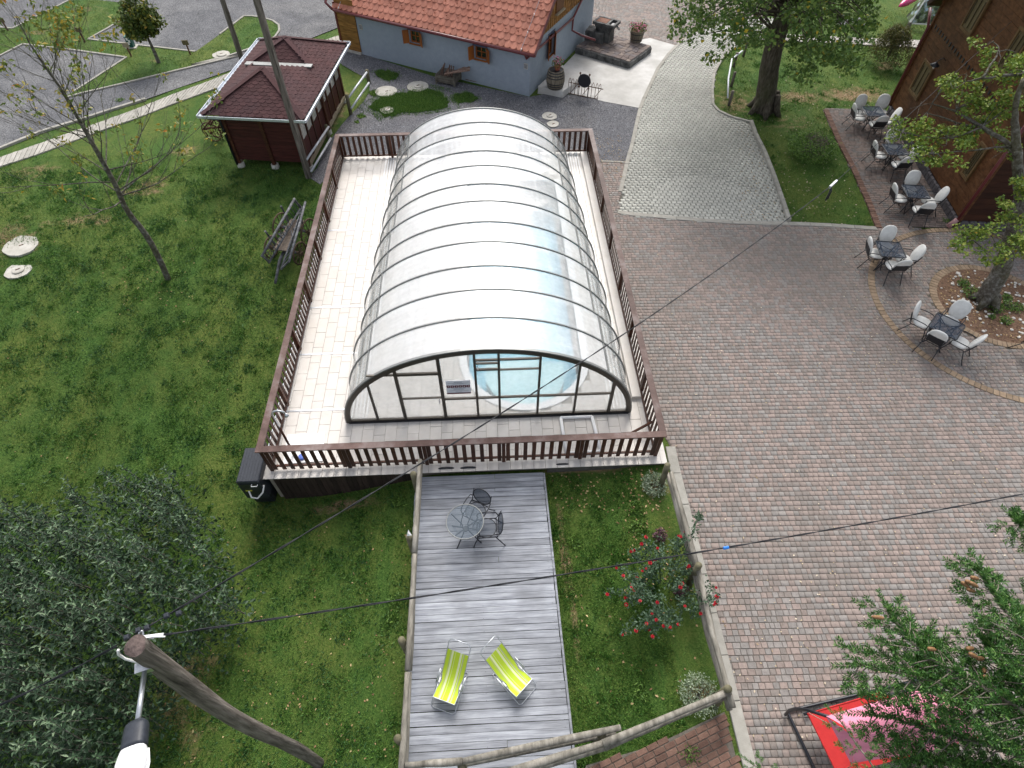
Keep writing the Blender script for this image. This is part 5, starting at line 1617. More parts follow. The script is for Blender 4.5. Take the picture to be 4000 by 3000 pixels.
GRP = 'white cushioned cafe chairs'
# each table: corners as seen, and its chairs (spot of the seat, which way it turns)
cafe = [
    ([(3368, 417), (3443, 418), (3462, 453), (3383, 454)], 'square mesh cafe table nearest the far corner of the timber house', 'the farthest table',
     [((3353, 459), 'E', 'facing right at the left side'), ((3364, 437), 'S', 'with a tall oval back at the far left side'), ((3440, 436), 'S', 'with a tall oval back beside the downpipe'), ((3458, 474), 'W', 'seen side on at the right side'), ((3420, 487), 'N', 'seen from behind at the near side')]),
    ([(3447, 563), (3529, 564), (3549, 606), (3463, 604)], 'square mesh cafe table with a chair half under the yellowing branches', 'the second table back',
     [((3434, 606), 'E', 'facing right at the left side'), ((3482, 572), 'S', 'with its oval back to the far side'), ((3535, 612), 'W', 'touching the low branches at the right side'), ((3510, 645), 'N', 'seen from behind at the near side')]),
    ([(3527, 722), (3613, 727), (3633, 776), (3538, 770)], 'square mesh cafe table closest to the red downpipe at the near house corner', 'the middle table',
     [((3511, 775), 'E', 'facing right at the left side'), ((3556, 742), 'S', 'with its oval back to the far side'), ((3628, 784), 'W', 'seen side on at the right side'), ((3594, 822), 'N', 'seen from behind at the near side')]),
    ([(3420, 941), (3520, 948), (3536, 1009), (3439, 1000)], 'square mesh cafe table just outside the large tan brick ring', 'the table outside the ring',
     [((3418, 990), 'E', 'facing right at the left side'), ((3460, 963), 'S', 'with its oval back to the far side'), ((3530, 1012), 'W', 'standing over the bricks at the right'), ((3492, 1040), 'N', 'seen from behind at the near side')]),
    ([(3667, 1223), (3774, 1274), (3732, 1327), (3624, 1272)], 'square mesh cafe table next to the round tree bed', 'the tree bed table',
     [((3600, 1258), 'E', 'facing right at the left side'), ((3712, 1254), 'S', 'with its broad oval back to the tree bed'), ((3752, 1338), 'W', 'facing left at the right side'), ((3654, 1322), 'N', 'seen from behind at the near side')]),
]
for corners, tl, tn, chs in cafe:
    c, an = put_table(corners, tl)
    for (px, d, txt) in chs:
        p = P(px[0], px[1], .47)
        base_an = {'E': -PI / 2, 'S': PI, 'W': PI / 2, 'N': 0}[d]
        face = math.atan2(c.y - p.y, c.x - p.x) - PI / 2
        a_ = an + base_an
        # half squared to the table, half turned to its centre
        df = (face - a_ + PI) % (2 * PI) - PI
        put_chair(p.x, p.y, a_ + df * .25 + R.uniform(-.08, .08), 'white chair %s of %s' % (txt, tn), GRP)
p = P(4010, 1385)
put_chair(p.x, p.y, math.radians(200), 'dark chair cut off by the right picture edge beside the brick ring', GRP)
# round table and two bare chairs on the boardwalk
rtb = thing('round_table', 'round see-through mesh table on the boardwalk', 'table', (0, 0, 0))
c = P(1816, 2037, WZ + .72)
RR_ = .43
pts = [(c.x + RR_ * math.cos(2 * PI * i / 28), c.y + RR_ * math.sin(2 * PI * i / 28), WZ + .72) for i in range(28)]
obj('tabletop', MB().add(pts, [tuple(range(28))]), sheer('pale_steel_mesh', (.13, .16, .19), .5, gloss=False, translucent=0), rtb)
obj('rim', MB().tube([Vector(q_) for q_ in pts], .013, 6, close=True), m_rib, rtb, smooth=True)
for a in range(4):
    an = PI / 4 + .2 + a * PI / 2; cc, ss = math.cos(an), math.sin(an)
    obj('leg', MB().tube([(c.x + .38 * cc, c.y + .38 * ss, WZ + .7), (c.x + .1 * cc, c.y + .1 * ss, WZ + .45), (c.x + .08 * cc, c.y + .08 * ss, WZ + .3), (c.x + .38 * cc, c.y + .38 * ss, WZ + .02), (c.x + .42 * cc, c.y + .42 * ss, WZ)], .015, 6), m_black, rtb, smooth=True)
obj('centre_ring', MB().lathe([(.07, .3), (.08, .32), (.07, .34)], (c.x, c.y, WZ), 12), m_black, rtb)
a1 = P(1858, 1998, WZ + .45); a2 = P(1900, 2062, WZ + .45)
put_chair(a1.x, a1.y, math.radians(150), 'bare dark mesh chair behind the round table, its oval back toward the pool', 'bare mesh chairs on the boardwalk', False, WZ)
put_chair(a2.x, a2.y, math.radians(92), 'bare dark mesh chair at the right of the round table, seen side on', 'bare mesh chairs on the boardwalk', False, WZ)

# ------------------------------------------------------------------ sun loungers
def stripe_mat():
    m = bpy.data.materials.new('lime_striped_cloth'); m.use_nodes = True
    t = m.node_tree; N = t.nodes; L = t.links; b = N['Principled BSDF']; b.inputs['Roughness'].default_value = .9
    tc = N.new('ShaderNodeTexCoord'); sx = N.new('ShaderNodeSeparateXYZ'); L.new(tc.outputs['Object'], sx.inputs[0])
    mr = N.new('ShaderNodeMapRange'); mr.inputs['From Min'].default_value = -.26; mr.inputs['From Max'].default_value = .26; L.new(sx.outputs['X'], mr.inputs['Value'])
    r = N.new('ShaderNodeValToRGB'); r.color_ramp.interpolation = 'CONSTANT'; e = r.color_ramp.elements
    lime, pale, grey = (.46, .6, .035), (.68, .72, .42), (.4, .45, .2)
    st = [(0, lime), (.15, grey), (.19, lime), (.21, pale), (.3, lime), (.38, pale), (.395, lime), (.62, pale), (.72, lime), (.78, pale), (.795, lime), (.8, grey), (.85, lime)]
    e[0].color = rgb(lime); e[1].position = .15; e[1].color = rgb(grey)
    for p_, c_ in st[2:]: e.new(p_).color = rgb(c_)
    L.new(mr.outputs[0], r.inputs['Fac']); L.new(r.outputs['Color'], b.inputs['Base Color'])
    return m
m_lime = stripe_mat()
def make_lounger():
    t = thing('sun_lounger', 'x', 'lounger', (0, 0, 0))
    w = .27
    prof = [(.47, .7), (.36, .6), (.2, .45), (.02, .32), (-.16, .25), (-.34, .235), (-.5, .27), (-.57, .3)]   # head to foot, y and z
    mb = MB(); k = len(prof); nx_ = 8; vs = []
    for i, (y, z) in enumerate(prof):
        for j in range(nx_ + 1):
            u = -1 + 2 * j / nx_
            notch = .045 if (i == 4) and abs(u) == 1 else 0
            vs.append(((w - notch) * u, y, z - .02 * (1 - u * u)))
    fs = [(i * (nx_ + 1) + j, (i + 1) * (nx_ + 1) + j, (i + 1) * (nx_ + 1) + j + 1, i * (nx_ + 1) + j + 1) for i in range(k - 1) for j in range(nx_)]
    vs2 = [(x, y, z - .006) for x, y, z in vs]; n = len(vs)
    mb.add(vs + vs2, fs + [tuple(q_ + n for q_ in f[::-1]) for f in fs])
    obj('cloth', mb, m_lime, t, smooth=True)
    r = .012
    hw = w + .012
    obj('head_frame', MB().tube([(-hw, -.16, .24), (-hw, .02, .31), (-hw, .36, .59), (-hw, .62, .83), (-hw + .05, .67, .87), (hw - .05, .67, .87), (hw, .62, .83), (hw, .36, .59), (hw, .02, .31), (hw, -.16, .24)], r, 7), m_steel, t, smooth=True)
    obj('seat_frame', MB().tube([(-hw, -.05, .26), (-hw, -.34, .23), (-hw, -.57, .3), (hw, -.57, .3), (hw, -.34, .23), (hw, -.05, .26)], r, 7), m_steel, t, smooth=True)
    obj('foot_frame', MB().tube([(-hw - .03, .05, .36), (-hw - .04, -.3, .2), (-hw - .03, -.68, .02), (-hw + .03, -.73, .013), (hw - .03, -.73, .013), (hw + .03, -.68, .02), (hw + .04, -.3, .2), (hw + .03, .05, .36)], r, 7), m_steel, t, smooth=True)
    obj('rear_leg_frame', MB().tube([(-hw - .02, -.2, .27), (-hw - .03, .12, .12), (-hw + .0, .25, .013), (hw, .25, .013), (hw + .03, .12, .12), (hw + .02, -.2, .27)], r, 7), m_steel, t, smooth=True)
    for sx in (-1, 1):
        obj('arm_lever', MB().tube([(sx * (hw + .05), .07, .38), (sx * (hw + .06), -.25, .27)], .016, 7), m_steel, t, smooth=True)
        obj('hinge', MB().bevbox((sx * (hw - .005), -.16, .265), (.035, .13, .035), .005), m_offwhite, t)
    return t
lg = make_lounger()
for i, (foot, head, lab) in enumerate(((((1680, 2763), (1777, 2789)), ((1762, 2502), (1836, 2511)), 'lime striped sun lounger nearer the log railing, lying almost straight'),
                                       (((2027, 2755), (2104, 2683)), ((1873, 2541), (1938, 2485)), 'lime striped sun lounger turned askew toward the grass'))):
    f = (P(*foot[0], WZ) + P(*foot[1], WZ)) / 2; h = (P(*head[0], WZ + .87) + P(*head[1], WZ + .87)) / 2
    d = Vector((h.x - f.x, h.y - f.y)); an = math.atan2(d.y, d.x) - PI / 2
    o = lg if i == 0 else copy_tree(lg)
    s_ = d.length / 1.4
    mid = (f + h) / 2 + Vector((d.x, d.y, 0)).normalized() * (-0.03 * s_ + .06) * 0
    u = Vector((d.x, d.y, 0)).normalized()
    org_ = f + u * .73 * s_
    o.location = (org_.x, org_.y, WZ); o.rotation_euler = (0, 0, an); o.scale = (s_ if s_ < 1.15 else 1.15, s_, 1.0)
    tag(o, lab, 'lounger', 'lime sun loungers on the boardwalk')

# ------------------------------------------------------------------ canopied swing seat under the spruce
sw = thing('swing_seat', 'swing seat with a pink canopy and red seat in a black tube frame', 'swing seat', (6.6, 1.4, 0))
m_red = M('red_canvas', [(.38, .018, .02), (.5, .03, .028)], scale=3, rough=.8, bump=.2, bscale=8)
m_pink = M('pink_canvas', [(.62, .2, .3), (.72, .28, .38)], scale=2, rough=.8, bump=.3, bscale=5, stretch=(1, 4, 1))
a_ = P(3075, 2785, .05); b_ = P(3450, 2690, .05); d_ = P(3190, 3020, .05)
obj('base_frame', MB().tube([d_ + (d_ - a_) * .6, d_, a_ + Vector((.02, -.02, 0)), a_ + Vector((.06, .04, 0)), b_, b_ + (b_ - a_) * .7], .03, 8), m_black, sw, smooth=True)
a2_ = P(3140, 2790, .1); b2_ = P(3460, 2718, .1)
obj('base_tube', MB().tube([a2_, b2_, b2_ + (b2_ - a2_) * .9], .028, 8), m_black, sw, smooth=True)
obj('upright', MB().tube([P(3068, 2792, .06), P(3082, 2775, .5), P(3110, 2768, .95), P(3150, 2772, 1.35), P(3222, 2795, 1.7), P(3300, 2815, 1.72)], .03, 8), m_black, sw, smooth=True)
rq = [P(3155, 2788, .55), P(3275, 3030, .55), P(3830, 2880, .55), P(3440, 2706, .55)]
obj('seat', MB().slab(rq, .03), m_red, sw)
obj('seat_hem', MB().tube([rq[3], rq[0], rq[1]], .016, 6), m_red, sw)
ca = [P(3226, 2797, 1.72), P(3340, 2882, 1.72), P(3800, 2785, 1.72), P(3580, 2696, 1.72)]
top = MB(); n = 10; vs = []
for i in range(n + 1):
    for j in range(n + 1):
        u, w = i / n, j / n
        p = ca[0].lerp(ca[1], u).lerp(ca[3].lerp(ca[2], u), w)
        p.z += .1 * math.sin(PI * u) + .02 * math.sin(w * 17) * math.sin(PI * u)
        vs.append(p)
top.add(vs, [(i * (n + 1) + j, (i + 1) * (n + 1) + j, (i + 1) * (n + 1) + j + 1, i * (n + 1) + j + 1) for i in range(n) for j in range(n)])
obj('canopy', top, m_pink, sw, smooth=True)
lo0, lo1 = P(3328, 2990, 1.28), P(3810, 2890, 1.28)
fl = MB(); vs = []
n = 22
for i in range(7):
    for j in range(n + 1):
        u, w = i / 6, j / n
        p = ca[1].lerp(lo0, u).lerp(ca[2].lerp(lo1, u), w)
        p += Vector((0, .025 * math.sin(u * 14 + w * 6), .015 * math.sin(w * 31)))
        vs.append(p)
fl.add(vs, [(i * (n + 1) + j, (i + 1) * (n + 1) + j, (i + 1) * (n + 1) + j + 1, i * (n + 1) + j + 1) for i in range(6) for j in range(n)])
obj('canopy_valance', fl, m_pink, sw, smooth=True)
obj('canopy_end', MB().add([ca[0], lo0, ca[1]], [(0, 1, 2)]), m_pink, sw)
obj('cord', MB().tube([P(3160, 2785, .62), P(3232, 2825, 1.5)], .008, 5).tube([P(3330, 2990, 1.3), P(3290, 3010, .6)], .008, 5), M('cord', [(.4, .25, .2)], rough=.9), sw)

# ------------------------------------------------------------------ old ladder wagon on the lawn
m_gwood = M('grey_wagon_wood', [(.035, .036, .04), (.09, .093, .1), (.19, .195, .21)], scale=6, detail=6, rough=.9, bump=.5, bscale=15)
m_bwood = M('brown_wheel_wood', [(.05, .035, .022), (.13, .09, .06)], scale=6, rough=.9, bump=.4)
zc = lambda u, w: (980 + u * .2351, 740 + w * .2351)
gc_ = G(1100, 960)
wg = thing('hay_wagon', 'weathered wooden ladder wagon standing on the lawn beside the pool fence', 'wagon', gc_)
zg = gc_.z
Wz = lambda u, w, h: P(*zc(u, w), zg + h)
def spoked(parent, c, r, ax, name='wheel', ns=10, mat=None, rim=.03, sp=.016):
    # a spoked wheel round c whose axle runs along ax
    ax = Vector(ax).normalized(); t_ = Vector((0, 0, 1)); s_ = ax.cross(t_).normalized(); t_ = s_.cross(ax)
    mt = mat or m_bwood
    wh = obj(name, MB().tube([c + (s_ * math.cos(2 * PI * i / 24) + t_ * math.sin(2 * PI * i / 24)) * r for i in range(24)], rim, 6, close=True), mt, parent, smooth=True)
    obj('hub', MB().tube([c - ax * .1, c + ax * .1], [.055, .07], 8), mt, wh)
    for i in range(ns):
        an = 2 * PI * (i + .5) / ns
        obj('spoke', MB().tube([c, c + (s_ * math.cos(an) + t_ * math.sin(an)) * (r - .01)], sp, 5), mt, wh)
    return wh
wax = (Wz(640, 900, .4) - Wz(560, 560, .4)).normalized()         # length of the wagon: toward the drawbar
fwd = Vector((-.34, -.94, 0)).normalized()
acr = Vector((-fwd.y, fwd.x, 0))
hubs = [Wz(960, 710, .42), Wz(815, 1060, .36)]
for h_, r_ in zip(hubs, (.46, .38)):
    spoked(wg, h_, r_, acr)
    spoked(wg, h_ - acr * 1.1 if (h_ - acr * 1.1).x < h_.x else h_ + acr * 1.1, r_, acr)
sgn = -1 if acr.x > 0 else 1
for h_ in hubs:
    obj('axle', MB().tube([h_, h_ + acr * sgn * 1.1], .05, 8), m_gwood, wg)
mid0, mid1 = hubs[0] + acr * sgn * .55, hubs[1] + acr * sgn * .55
obj('floor_board', MB().bar(mid0 - fwd * .3 + Vector((0, 0, .18)), mid1 + fwd * .25 + Vector((0, 0, .18)), .5, .04), M('straw_floor', [(.09, .075, .06), (.2, .16, .13)], scale=14, rough=1, bump=.6), wg)
for k_ in range(9):
    o_ = mid0.lerp(mid1, R.random()) + Vector((R.uniform(-.2, .2), R.uniform(-.2, .2), .24))
    obj('loose_stick', MB().tube([o_, o_ + Vector((R.uniform(-.3, .3), R.uniform(-.5, .5), .04))], .02, 5), m_gwood, wg)
obj('drawbar', MB().tube([mid1 + Vector((0, 0, .05)), Wz(480, 1180, .3), Wz(405, 1560, .08)], [.06, .055, .045], 8), m_gwood, wg, smooth=True)
def ladder(t0, t1, b0, b1, nr):
    l_ = obj('ladder_side', MB().tube([t0, t0.lerp(t1, .5) + Vector((.02, .01, .02)), t1], .04, 8), m_gwood, wg, smooth=True)
    obj('lower_pole', MB().tube([b0, b1], .036, 8), m_gwood, l_, smooth=True)
    for i in range(nr):
        f_ = (i + .5) / nr
        obj('rung', MB().tube([t0.lerp(t1, f_), b0.lerp(b1, f_)], .014, 5), m_gwood, l_)
    for f_ in (.01, .99):
        obj('end_bar', MB().tube([t0.lerp(t1, f_), b0.lerp(b1, f_)], .035, 6), m_gwood, l_)
ladder(Wz(725, 155, 1.2), Wz(180, 1115, 1.2), Wz(840, 290, .72), Wz(300, 1220, .72), 16)
ladder(Wz(905, 210, 1.2), Wz(630, 1205, 1.2), Wz(820, 420, .75), Wz(505, 1325, .75), 14)
for s0, s1 in (((500, 275), (640, 560)), ((235, 690), (430, 960)), ((815, 390), (870, 620))):
    obj('stanchion', MB().tube([Wz(*s0, 1.25), Wz(*s1, .45)], .035, 6), m_gwood, wg)
# rusty horse rake by the shed
zr = lambda u, w: (740 + u * .10848, 420 + w * .10848)
rc = G(835, 545)
rk = thing('horse_rake', 'rusty iron horse rake with spoked wheels beside the red shed', 'farm implement', rc)
Rz = lambda u, w, h: P(*zr(u, w), rc.z + h)
rax = Vector((.55, .83, 0)).normalized()
spoked(rk, Rz(790, 880, .42), .4, (.25, 1, 0), ns=12, mat=m_rust, rim=.022, sp=.009)
spoked(rk, Rz(760, 560, .62), .6, (.6, 1, 0), ns=14, mat=m_rust, rim=.022, sp=.009)
spoked(rk, Rz(1230, 780, .3), .22, (.25, 1, 0), ns=8, mat=m_rust, rim=.02, sp=.009)
for pts, r_ in (([(500, 790, .55), (700, 740, .6), (1000, 720, .6), (1300, 690, .6)], .05), ([(840, 360, 1.2), (600, 650, .8), (480, 790, .55)], .03), ([(1180, 420, 1.1), (1050, 680, .65)], .04), ([(900, 400, 1.15), (760, 620, .8)], .03), ([(540, 840, .5), (690, 1060, .05)], .025),
                ([(1100, 800, .5), (1190, 1090, .03)], .025), ([(960, 840, .4), (1050, 960, .15), (1130, 1000, .1)], .025), ([(1080, 370, 1.1), (900, 460, 1.0), (960, 610, .7)], .022), ([(870, 700, .6), (1000, 900, .3)], .025)):
    obj('iron_bar', MB().tube([Rz(*p_) for p_ in pts], r_, 6), m_rust, rk, smooth=True)
obj('seat_pan', MB().lathe([(.02, 0), (.14, .02), (.17, .06)], Rz(1150, 500, 1.0), 12), m_rust, rk, smooth=True)

# ------------------------------------------------------------------ lids and covers in the ground
def lid(px, r, label, ring=None, z=None, name='manhole_cover', irregular=True):
    c = G(*px) if z is None else P(*px, z)
    zz = c.z if z is None else z
    if name == 'x': return
    t = thing(name, label, 'cover', (c.x, c.y, zz))
    n = 26; ph = R.random() * 6
    rim = [(c.x + r * (1 + (.05 * math.sin(3 * a + ph) + .03 * math.sin(7 * a) if irregular else 0)) * math.cos(a), c.y + r * (1 + (.05 * math.sin(2 * a + ph) + .02 * math.sin(9 * a) if irregular else 0)) * math.sin(a)) for a in [2 * PI * i / n for i in range(n)]]
    obj('slab', MB().prism(rim, zz - .1, zz + .03), m_lid, t)
    if ring:
        obj('plug', MB().lathe([(ring, 0), (ring, .035), (ring - .03, .045)], (c.x + .02, c.y, zz + .028), 20), m_lid, t)
    obj('handle', MB().box((c.x + .02, c.y, zz + (.078 if ring else .035)), (.14, .035, .012), .6), m_rust, t)
lid((83, 960), .57, 'large pale concrete lid in the lawn at the left picture edge')
lid((72, 1058), .42, 'smaller white concrete lid with a round plug below the large lid in the lawn', .2)
lid((1509, 358), .5, 'large round concrete lid on the gravel nearest the shed', z=.0, irregular=False)
lid((1632, 339), .5, 'grey concrete ring with a small pale plug in front of the grey house', .2, z=.0, irregular=False)
lid((1513, 432), .3, 'small white lid in the grass patch left of the pool enclosure', .12, z=.0)
lid((2146, 455), .33, 'white concrete lid on the gravel just behind the pool enclosure', .15, z=.0)
lid((2160, 486), .26, 'white concrete lid half hidden by the enclosure beside the back fence', z=.0)
lid((865, 215), .42, 'white stepped concrete lid beside the kerb of the upper left road', .25, z=.02)

# ------------------------------------------------------------------ marker posts and power pedestal on the pitches
def marker(px_base, px_top, label, pale=False):
    b = P(*px_base, .02); h = HZ(*px_top, b.x, b.y) - .02
    t = thing('pitch_marker', label, 'marker post', b)
    obj('stake', MB().bar(b, (b.x, b.y, b.z + h - .02), .06, .06, (0, 1, 0)), m_rust, t)
    obj('plate', MB().box((b.x, b.y - .045, b.z + h), (.3, .03, .22)), m_olive if not pale else m_sill, t)
marker(q(735, 362), q(672, 255), 'thin marker post with a dark plate in the grass left of the maple')
marker(q(1135, 487), q(1078, 388), 'thin marker post with a pale plate beside the green power pedestal', True)
marker(q(1645, 470), q(1598, 365), 'thin marker post with a dark plate at the near corner of the gravel pitch')
marker(q(70, 265), q(15, 170), 'thin marker post with a dark plate at the far left picture edge')
b = P(*q(1145, 408), .02); h = HZ(*q(1104, 318), b.x, b.y)
pd = thing('power_pedestal', 'dark green power pedestal with white sockets at the edge of the gravel pitch', 'pedestal', b)
obj('column', MB().bevbox((b.x, b.y, .02 + h / 2), (.26, .26, h), .03), M('bottle_green', [(.01, .07, .06)], rough=.4), pd)
obj('cap', MB().bevbox((b.x, b.y, h + .045), (.3, .3, .05), .02), M('pale_green', [(.06, .2, .18)], rough=.4), pd)
obj('base', MB().box((b.x, b.y, .04), (.5, .4, .05)), m_lid, pd)
for k in range(4):
    obj('socket', MB().box((b.x + (.04 if k % 2 else -.03), b.y - .136, .25 + k * h * .2), (.09, .012, .12)), m_offwhite, pd)

# ------------------------------------------------------------------ pipe rail fences by the shed, low rail by the driveway
m_pipe = M('grey_pipe', [(.4, .42, .45), (.55, .57, .6)], scale=6, rough=.5, metal=.3)
def pipe_fence(label, rails, posts):
    p0 = posts[0][0]
    t = thing('pipe_fence', label, 'fence', p0)
    for a, b in rails: obj('pipe', MB().tube([a, b], .045, 8), m_pipe, t, smooth=True)
    for a, b in posts: obj('post', MB().tube([a, b], .08, 8), m_postend, t, smooth=True)
def vpost(pb, pt):
    b_ = P(*pb, 0); return (b_ - Vector((0, 0, .2)), Vector((b_.x, b_.y, HZ(*pt, b_.x, b_.y))))
pipe_fence('two pipe rails on wooden posts at the right side of the shed, near half',
           [(P(*q2(990, 1380), .75), P(*q2(1180, 1095), .75)), (P(*q2(1030, 1482), .28), P(*q2(1200, 1195), .28))], [vpost(q2(1190, 1215), q2(1160, 1080)), vpost(q2(1010, 1520), q2(990, 1400))])
pipe_fence('two pipe rails on wooden posts at the right side of the shed, far half',
           [(P(*q2(1355, 840), .75), P(*q2(1510, 625), .75)), (P(*q2(1375, 938), .28), P(*q2(1530, 715), .28))], [vpost(q2(1372, 985), q2(1335, 820)), vpost(q2(1530, 715), q2(1500, 605))])
b0, b1, b2 = P(*z2(1875, 905)), P(*z2(1895, 740)), P(*z2(1915, 570))
lr = thing('low_rail', 'short pale pipe rail on dark posts between the driveway and the linden', 'rail', b0)
obj('pipe', MB().tube([P(*z2(1865, 845), .55), P(*z2(1870, 680), .55), P(*z2(1900, 510), .55), P(*z2(1990, 440), .55)], .04, 8), m_pipe, lr, smooth=True)
for b_ in (b0, b1, b2, P(*z2(2000, 480))):
    obj('post', MB().tube([b_ - Vector((0, 0, .2)), b_ + Vector((0, 0, .62))], .07, 8), m_pole, lr, smooth=True)

# ------------------------------------------------------------------ crate with old boards, spilled boards
m_crate = M('grey_crate_wood', [(.07, .06, .048), (.15, .135, .11), (.22, .2, .17)], scale=5, rough=.9, tint=.2, bump=.4)
cc0, cc1, cc2 = P(*q3(1115, 720)), P(*q3(1275, 750)), P(*q3(1340, 690))
cu = (cc1 - cc0); cw = (cc2 - cc1); chh = HZ(*q3(1275, 672), cc1.x, cc1.y)
cw = Vector((-cu.y, cu.x, 0)).normalized() * cw.length
cr = thing('wooden_crate', 'grey slatted wooden crate full of old boards by the grey house', 'crate', cc0)
Cx = lambda a, b, z: cc0 + cu * a + cw * b + Vector((0, 0, z))
for k in range(5):
    z = .1 + (chh - .1) * (k + .5) / 5
    for (a_, b_) in (((0, 0), (1, 0)), ((1, 0), (1, 1)), ((1, 1), (0, 1)), ((0, 1), (0, 0))):
        obj('board', MB().bar(Cx(*a_, z), Cx(*b_, z), .025, (chh - .1) / 5 - .025), m_crate, cr)
for a_, b_ in ((0, 0), (1, 0), (1, 1), (0, 1)):
    obj('corner_post', MB().bar(Cx(a_ * .97 + .015, b_ * .97 + .015, 0), Cx(a_ * .97 + .015, b_ * .97 + .015, chh), .07, .07, cu), m_crate, cr)
obj('floor', MB().prism([Cx(0, 0, 0).xy, Cx(1, 0, 0).xy, Cx(1, 1, 0).xy, Cx(0, 1, 0).xy], .08, .12), m_crate, cr)
ORD = ('first', 'second', 'third', 'fourth', 'fifth', 'sixth', 'seventh')
m_oldb = M('old_brown_board', [(.09, .05, .04), (.2, .13, .1), (.3, .22, .18)], scale=5, rough=.9, tint=.3)
for k in range(7):
    a_ = Cx(.15 + .1 * k, .3, .3); b_ = Cx(.2 + .09 * k + R.uniform(-.1, .1), .75, chh + R.uniform(.05, .35))
    o_ = solo('loose_board', MB().bar(a_, b_, .1, .025, (1, 0, .3)), m_oldb, 'old brown board sticking out of the slatted crate, %s from its left end' % ORD[k], 'board', 'boards standing in the crate')
for k in range(7):
    s_ = P(*q3(1345 + R.uniform(-10, 30), 690 - k * 12)); e_ = P(*q3(1485 - k * 14, 715 - k * 16))
    zz = .04 + .045 * k
    solo('loose_board', MB().bar(Vector((s_.x, s_.y, zz)), Vector((e_.x, e_.y, zz)), .11, .03), m_oldb, 'old brown board in the heap right of the crate, %s from the ground' % ORD[k], 'board', 'boards heaped beside the crate')
for k in range(4):
    s_ = P(*q3(1190, 650 - k * 4), .5 + .06 * k); e_ = P(*q3(1405, 565 + k * 14), .62 + .05 * k)
    solo('loose_board', MB().bar(s_, e_, .1, .03), m_oldb, 'long board lying across the crate top, %s from below' % ORD[k], 'board', 'long boards across the crate')

# ------------------------------------------------------------------ barrel with flowers, bike rack, stone fountain, planter
m_stave = M('barrel_stave', [(.07, .06, .045), (.17, .145, .11), (.25, .22, .17)], scale=5, stretch=(4, 4, .5), rough=.85, tint=.15, bump=.3)
bc = P(*z2(372, 752), .3)
br = thing('barrel', 'old oak barrel with iron hoops at the corner of the grey house', 'barrel', bc)
bh_ = HZ(*z2(378, 600), bc.x, bc.y) - .3
br_ = .42
ns = 18
rad = lambda f: br_ * (.82 + .18 * math.sin(PI * f))
for i in range(ns):
    a0, a1 = 2 * PI * (i + .03) / ns, 2 * PI * (i + .97) / ns
    vs = []
    for k in range(7):
        f = k / 6
        for a_, dr in ((a0, 0), (a1, 0), (a1, -.03), (a0, -.03)):
            vs.append((bc.x + (rad(f) + dr) * math.cos(a_), bc.y + (rad(f) + dr) * math.sin(a_), .3 + bh_ * f))
    fs = [(4 * k + j, 4 * k + (j + 1) % 4, 4 * k + 4 + (j + 1) % 4, 4 * k + 4 + j) for k in range(6) for j in range(4)] + [(24, 25, 26, 27), (3, 2, 1, 0)]
    obj('stave', MB().add(vs, fs), m_stave, br)
for f in (.06, .2, .34, .66, .8, .94):
    obj('hoop', MB().lathe([(rad(f - .02) + .004, 0), (rad(f) + .006, .02), (rad(f + .02) + .004, .04)], (bc.x, bc.y, .3 + bh_ * f - .02), 28), m_black, br)
obj('head', MB().lathe([(rad(1) - .03, 0), (rad(1) - .03, .01)], (bc.x, bc.y, .3 + bh_ - .06), 24), m_lid, br)
def flower_pot(c, r, h, label, col, leafcol, n, spread, high, name='flower_pot', pot_mat=None, tub=False):
    t = thing(name, label, 'flower pot', c)
    if not tub:
        obj('pot', MB().lathe([(r * .7, 0), (r, h), (r * 1.08, h), (r * 1.08, h * 1.08), (r * .9, h * 1.08), (r * .85, h * .9)], c, 16), pot_mat, t, smooth=False)
    else:
        for i in range(14):
            a0, a1 = 2 * PI * (i + .04) / 14, 2 * PI * (i + .96) / 14
            vs = [(c.x + rr * math.cos(a_), c.y + rr * math.sin(a_), c.z + z_) for z_, r0 in ((0, r * .82), (h, r)) for a_, rr in ((a0, r0), (a1, r0), (a1, r0 - .03), (a0, r0 - .03))]
            obj('stave', MB().add(vs, [(0, 1, 5, 4), (1, 2, 6, 5), (2, 3, 7, 6), (3, 0, 4, 7), (4, 5, 6, 7)]), pot_mat, t)
        for f in (.2, .7): obj('hoop', MB().lathe([(r * (.82 + .18 * f) + .005, 0), (r * (.82 + .18 * f) + .008, .04)], (c.x, c.y, c.z + h * f), 24), m_black, t)
        obj('soil', MB().lathe([(r * .92, 0), (r * .9, .02)], (c.x, c.y, c.z + h * .85), 16), m_soil, t)
    vs, fs = [], []
    lv = []
    for i in range(n):
        a_ = R.random() * 2 * PI; q_ = R.random() ** .5 * spread
        lv.append((c.x + q_ * math.cos(a_), c.y + q_ * math.sin(a_), c.z + h + R.random() * high))
    return t, lv
# ------------------------------------------------------------------ leaves
def leaf_arrays(pos, d, n, ln, wd, bend=.25, shape=.45):
    """rhombic folded leaves: base, left, tip, right"""
    pos = np.asarray(pos, float); d = np.asarray(d, float); n = np.asarray(n, float)
    d /= np.linalg.norm(d, axis=1)[:, None] + 1e-9
    s = np.cross(d, n); s /= np.linalg.norm(s, axis=1)[:, None] + 1e-9
    n = np.cross(s, d)
    ln = np.broadcast_to(ln, (len(pos),))[:, None]; wd = np.broadcast_to(wd, (len(pos),))[:, None]
    b = pos; t = pos + d * ln - n * ln * bend * .5
    m = pos + d * ln * shape
    l = m + s * wd / 2 + n * wd * .18; r = m - s * wd / 2 + n * wd * .18
    v = np.stack([b, l, t, r], 1).reshape(-1, 3)
    k = np.arange(len(pos)) * 4
    f = np.stack([np.stack([k, k + 2, k + 1], 1), np.stack([k, k + 3, k + 2], 1)], 1).reshape(-1, 3)
    return v, f
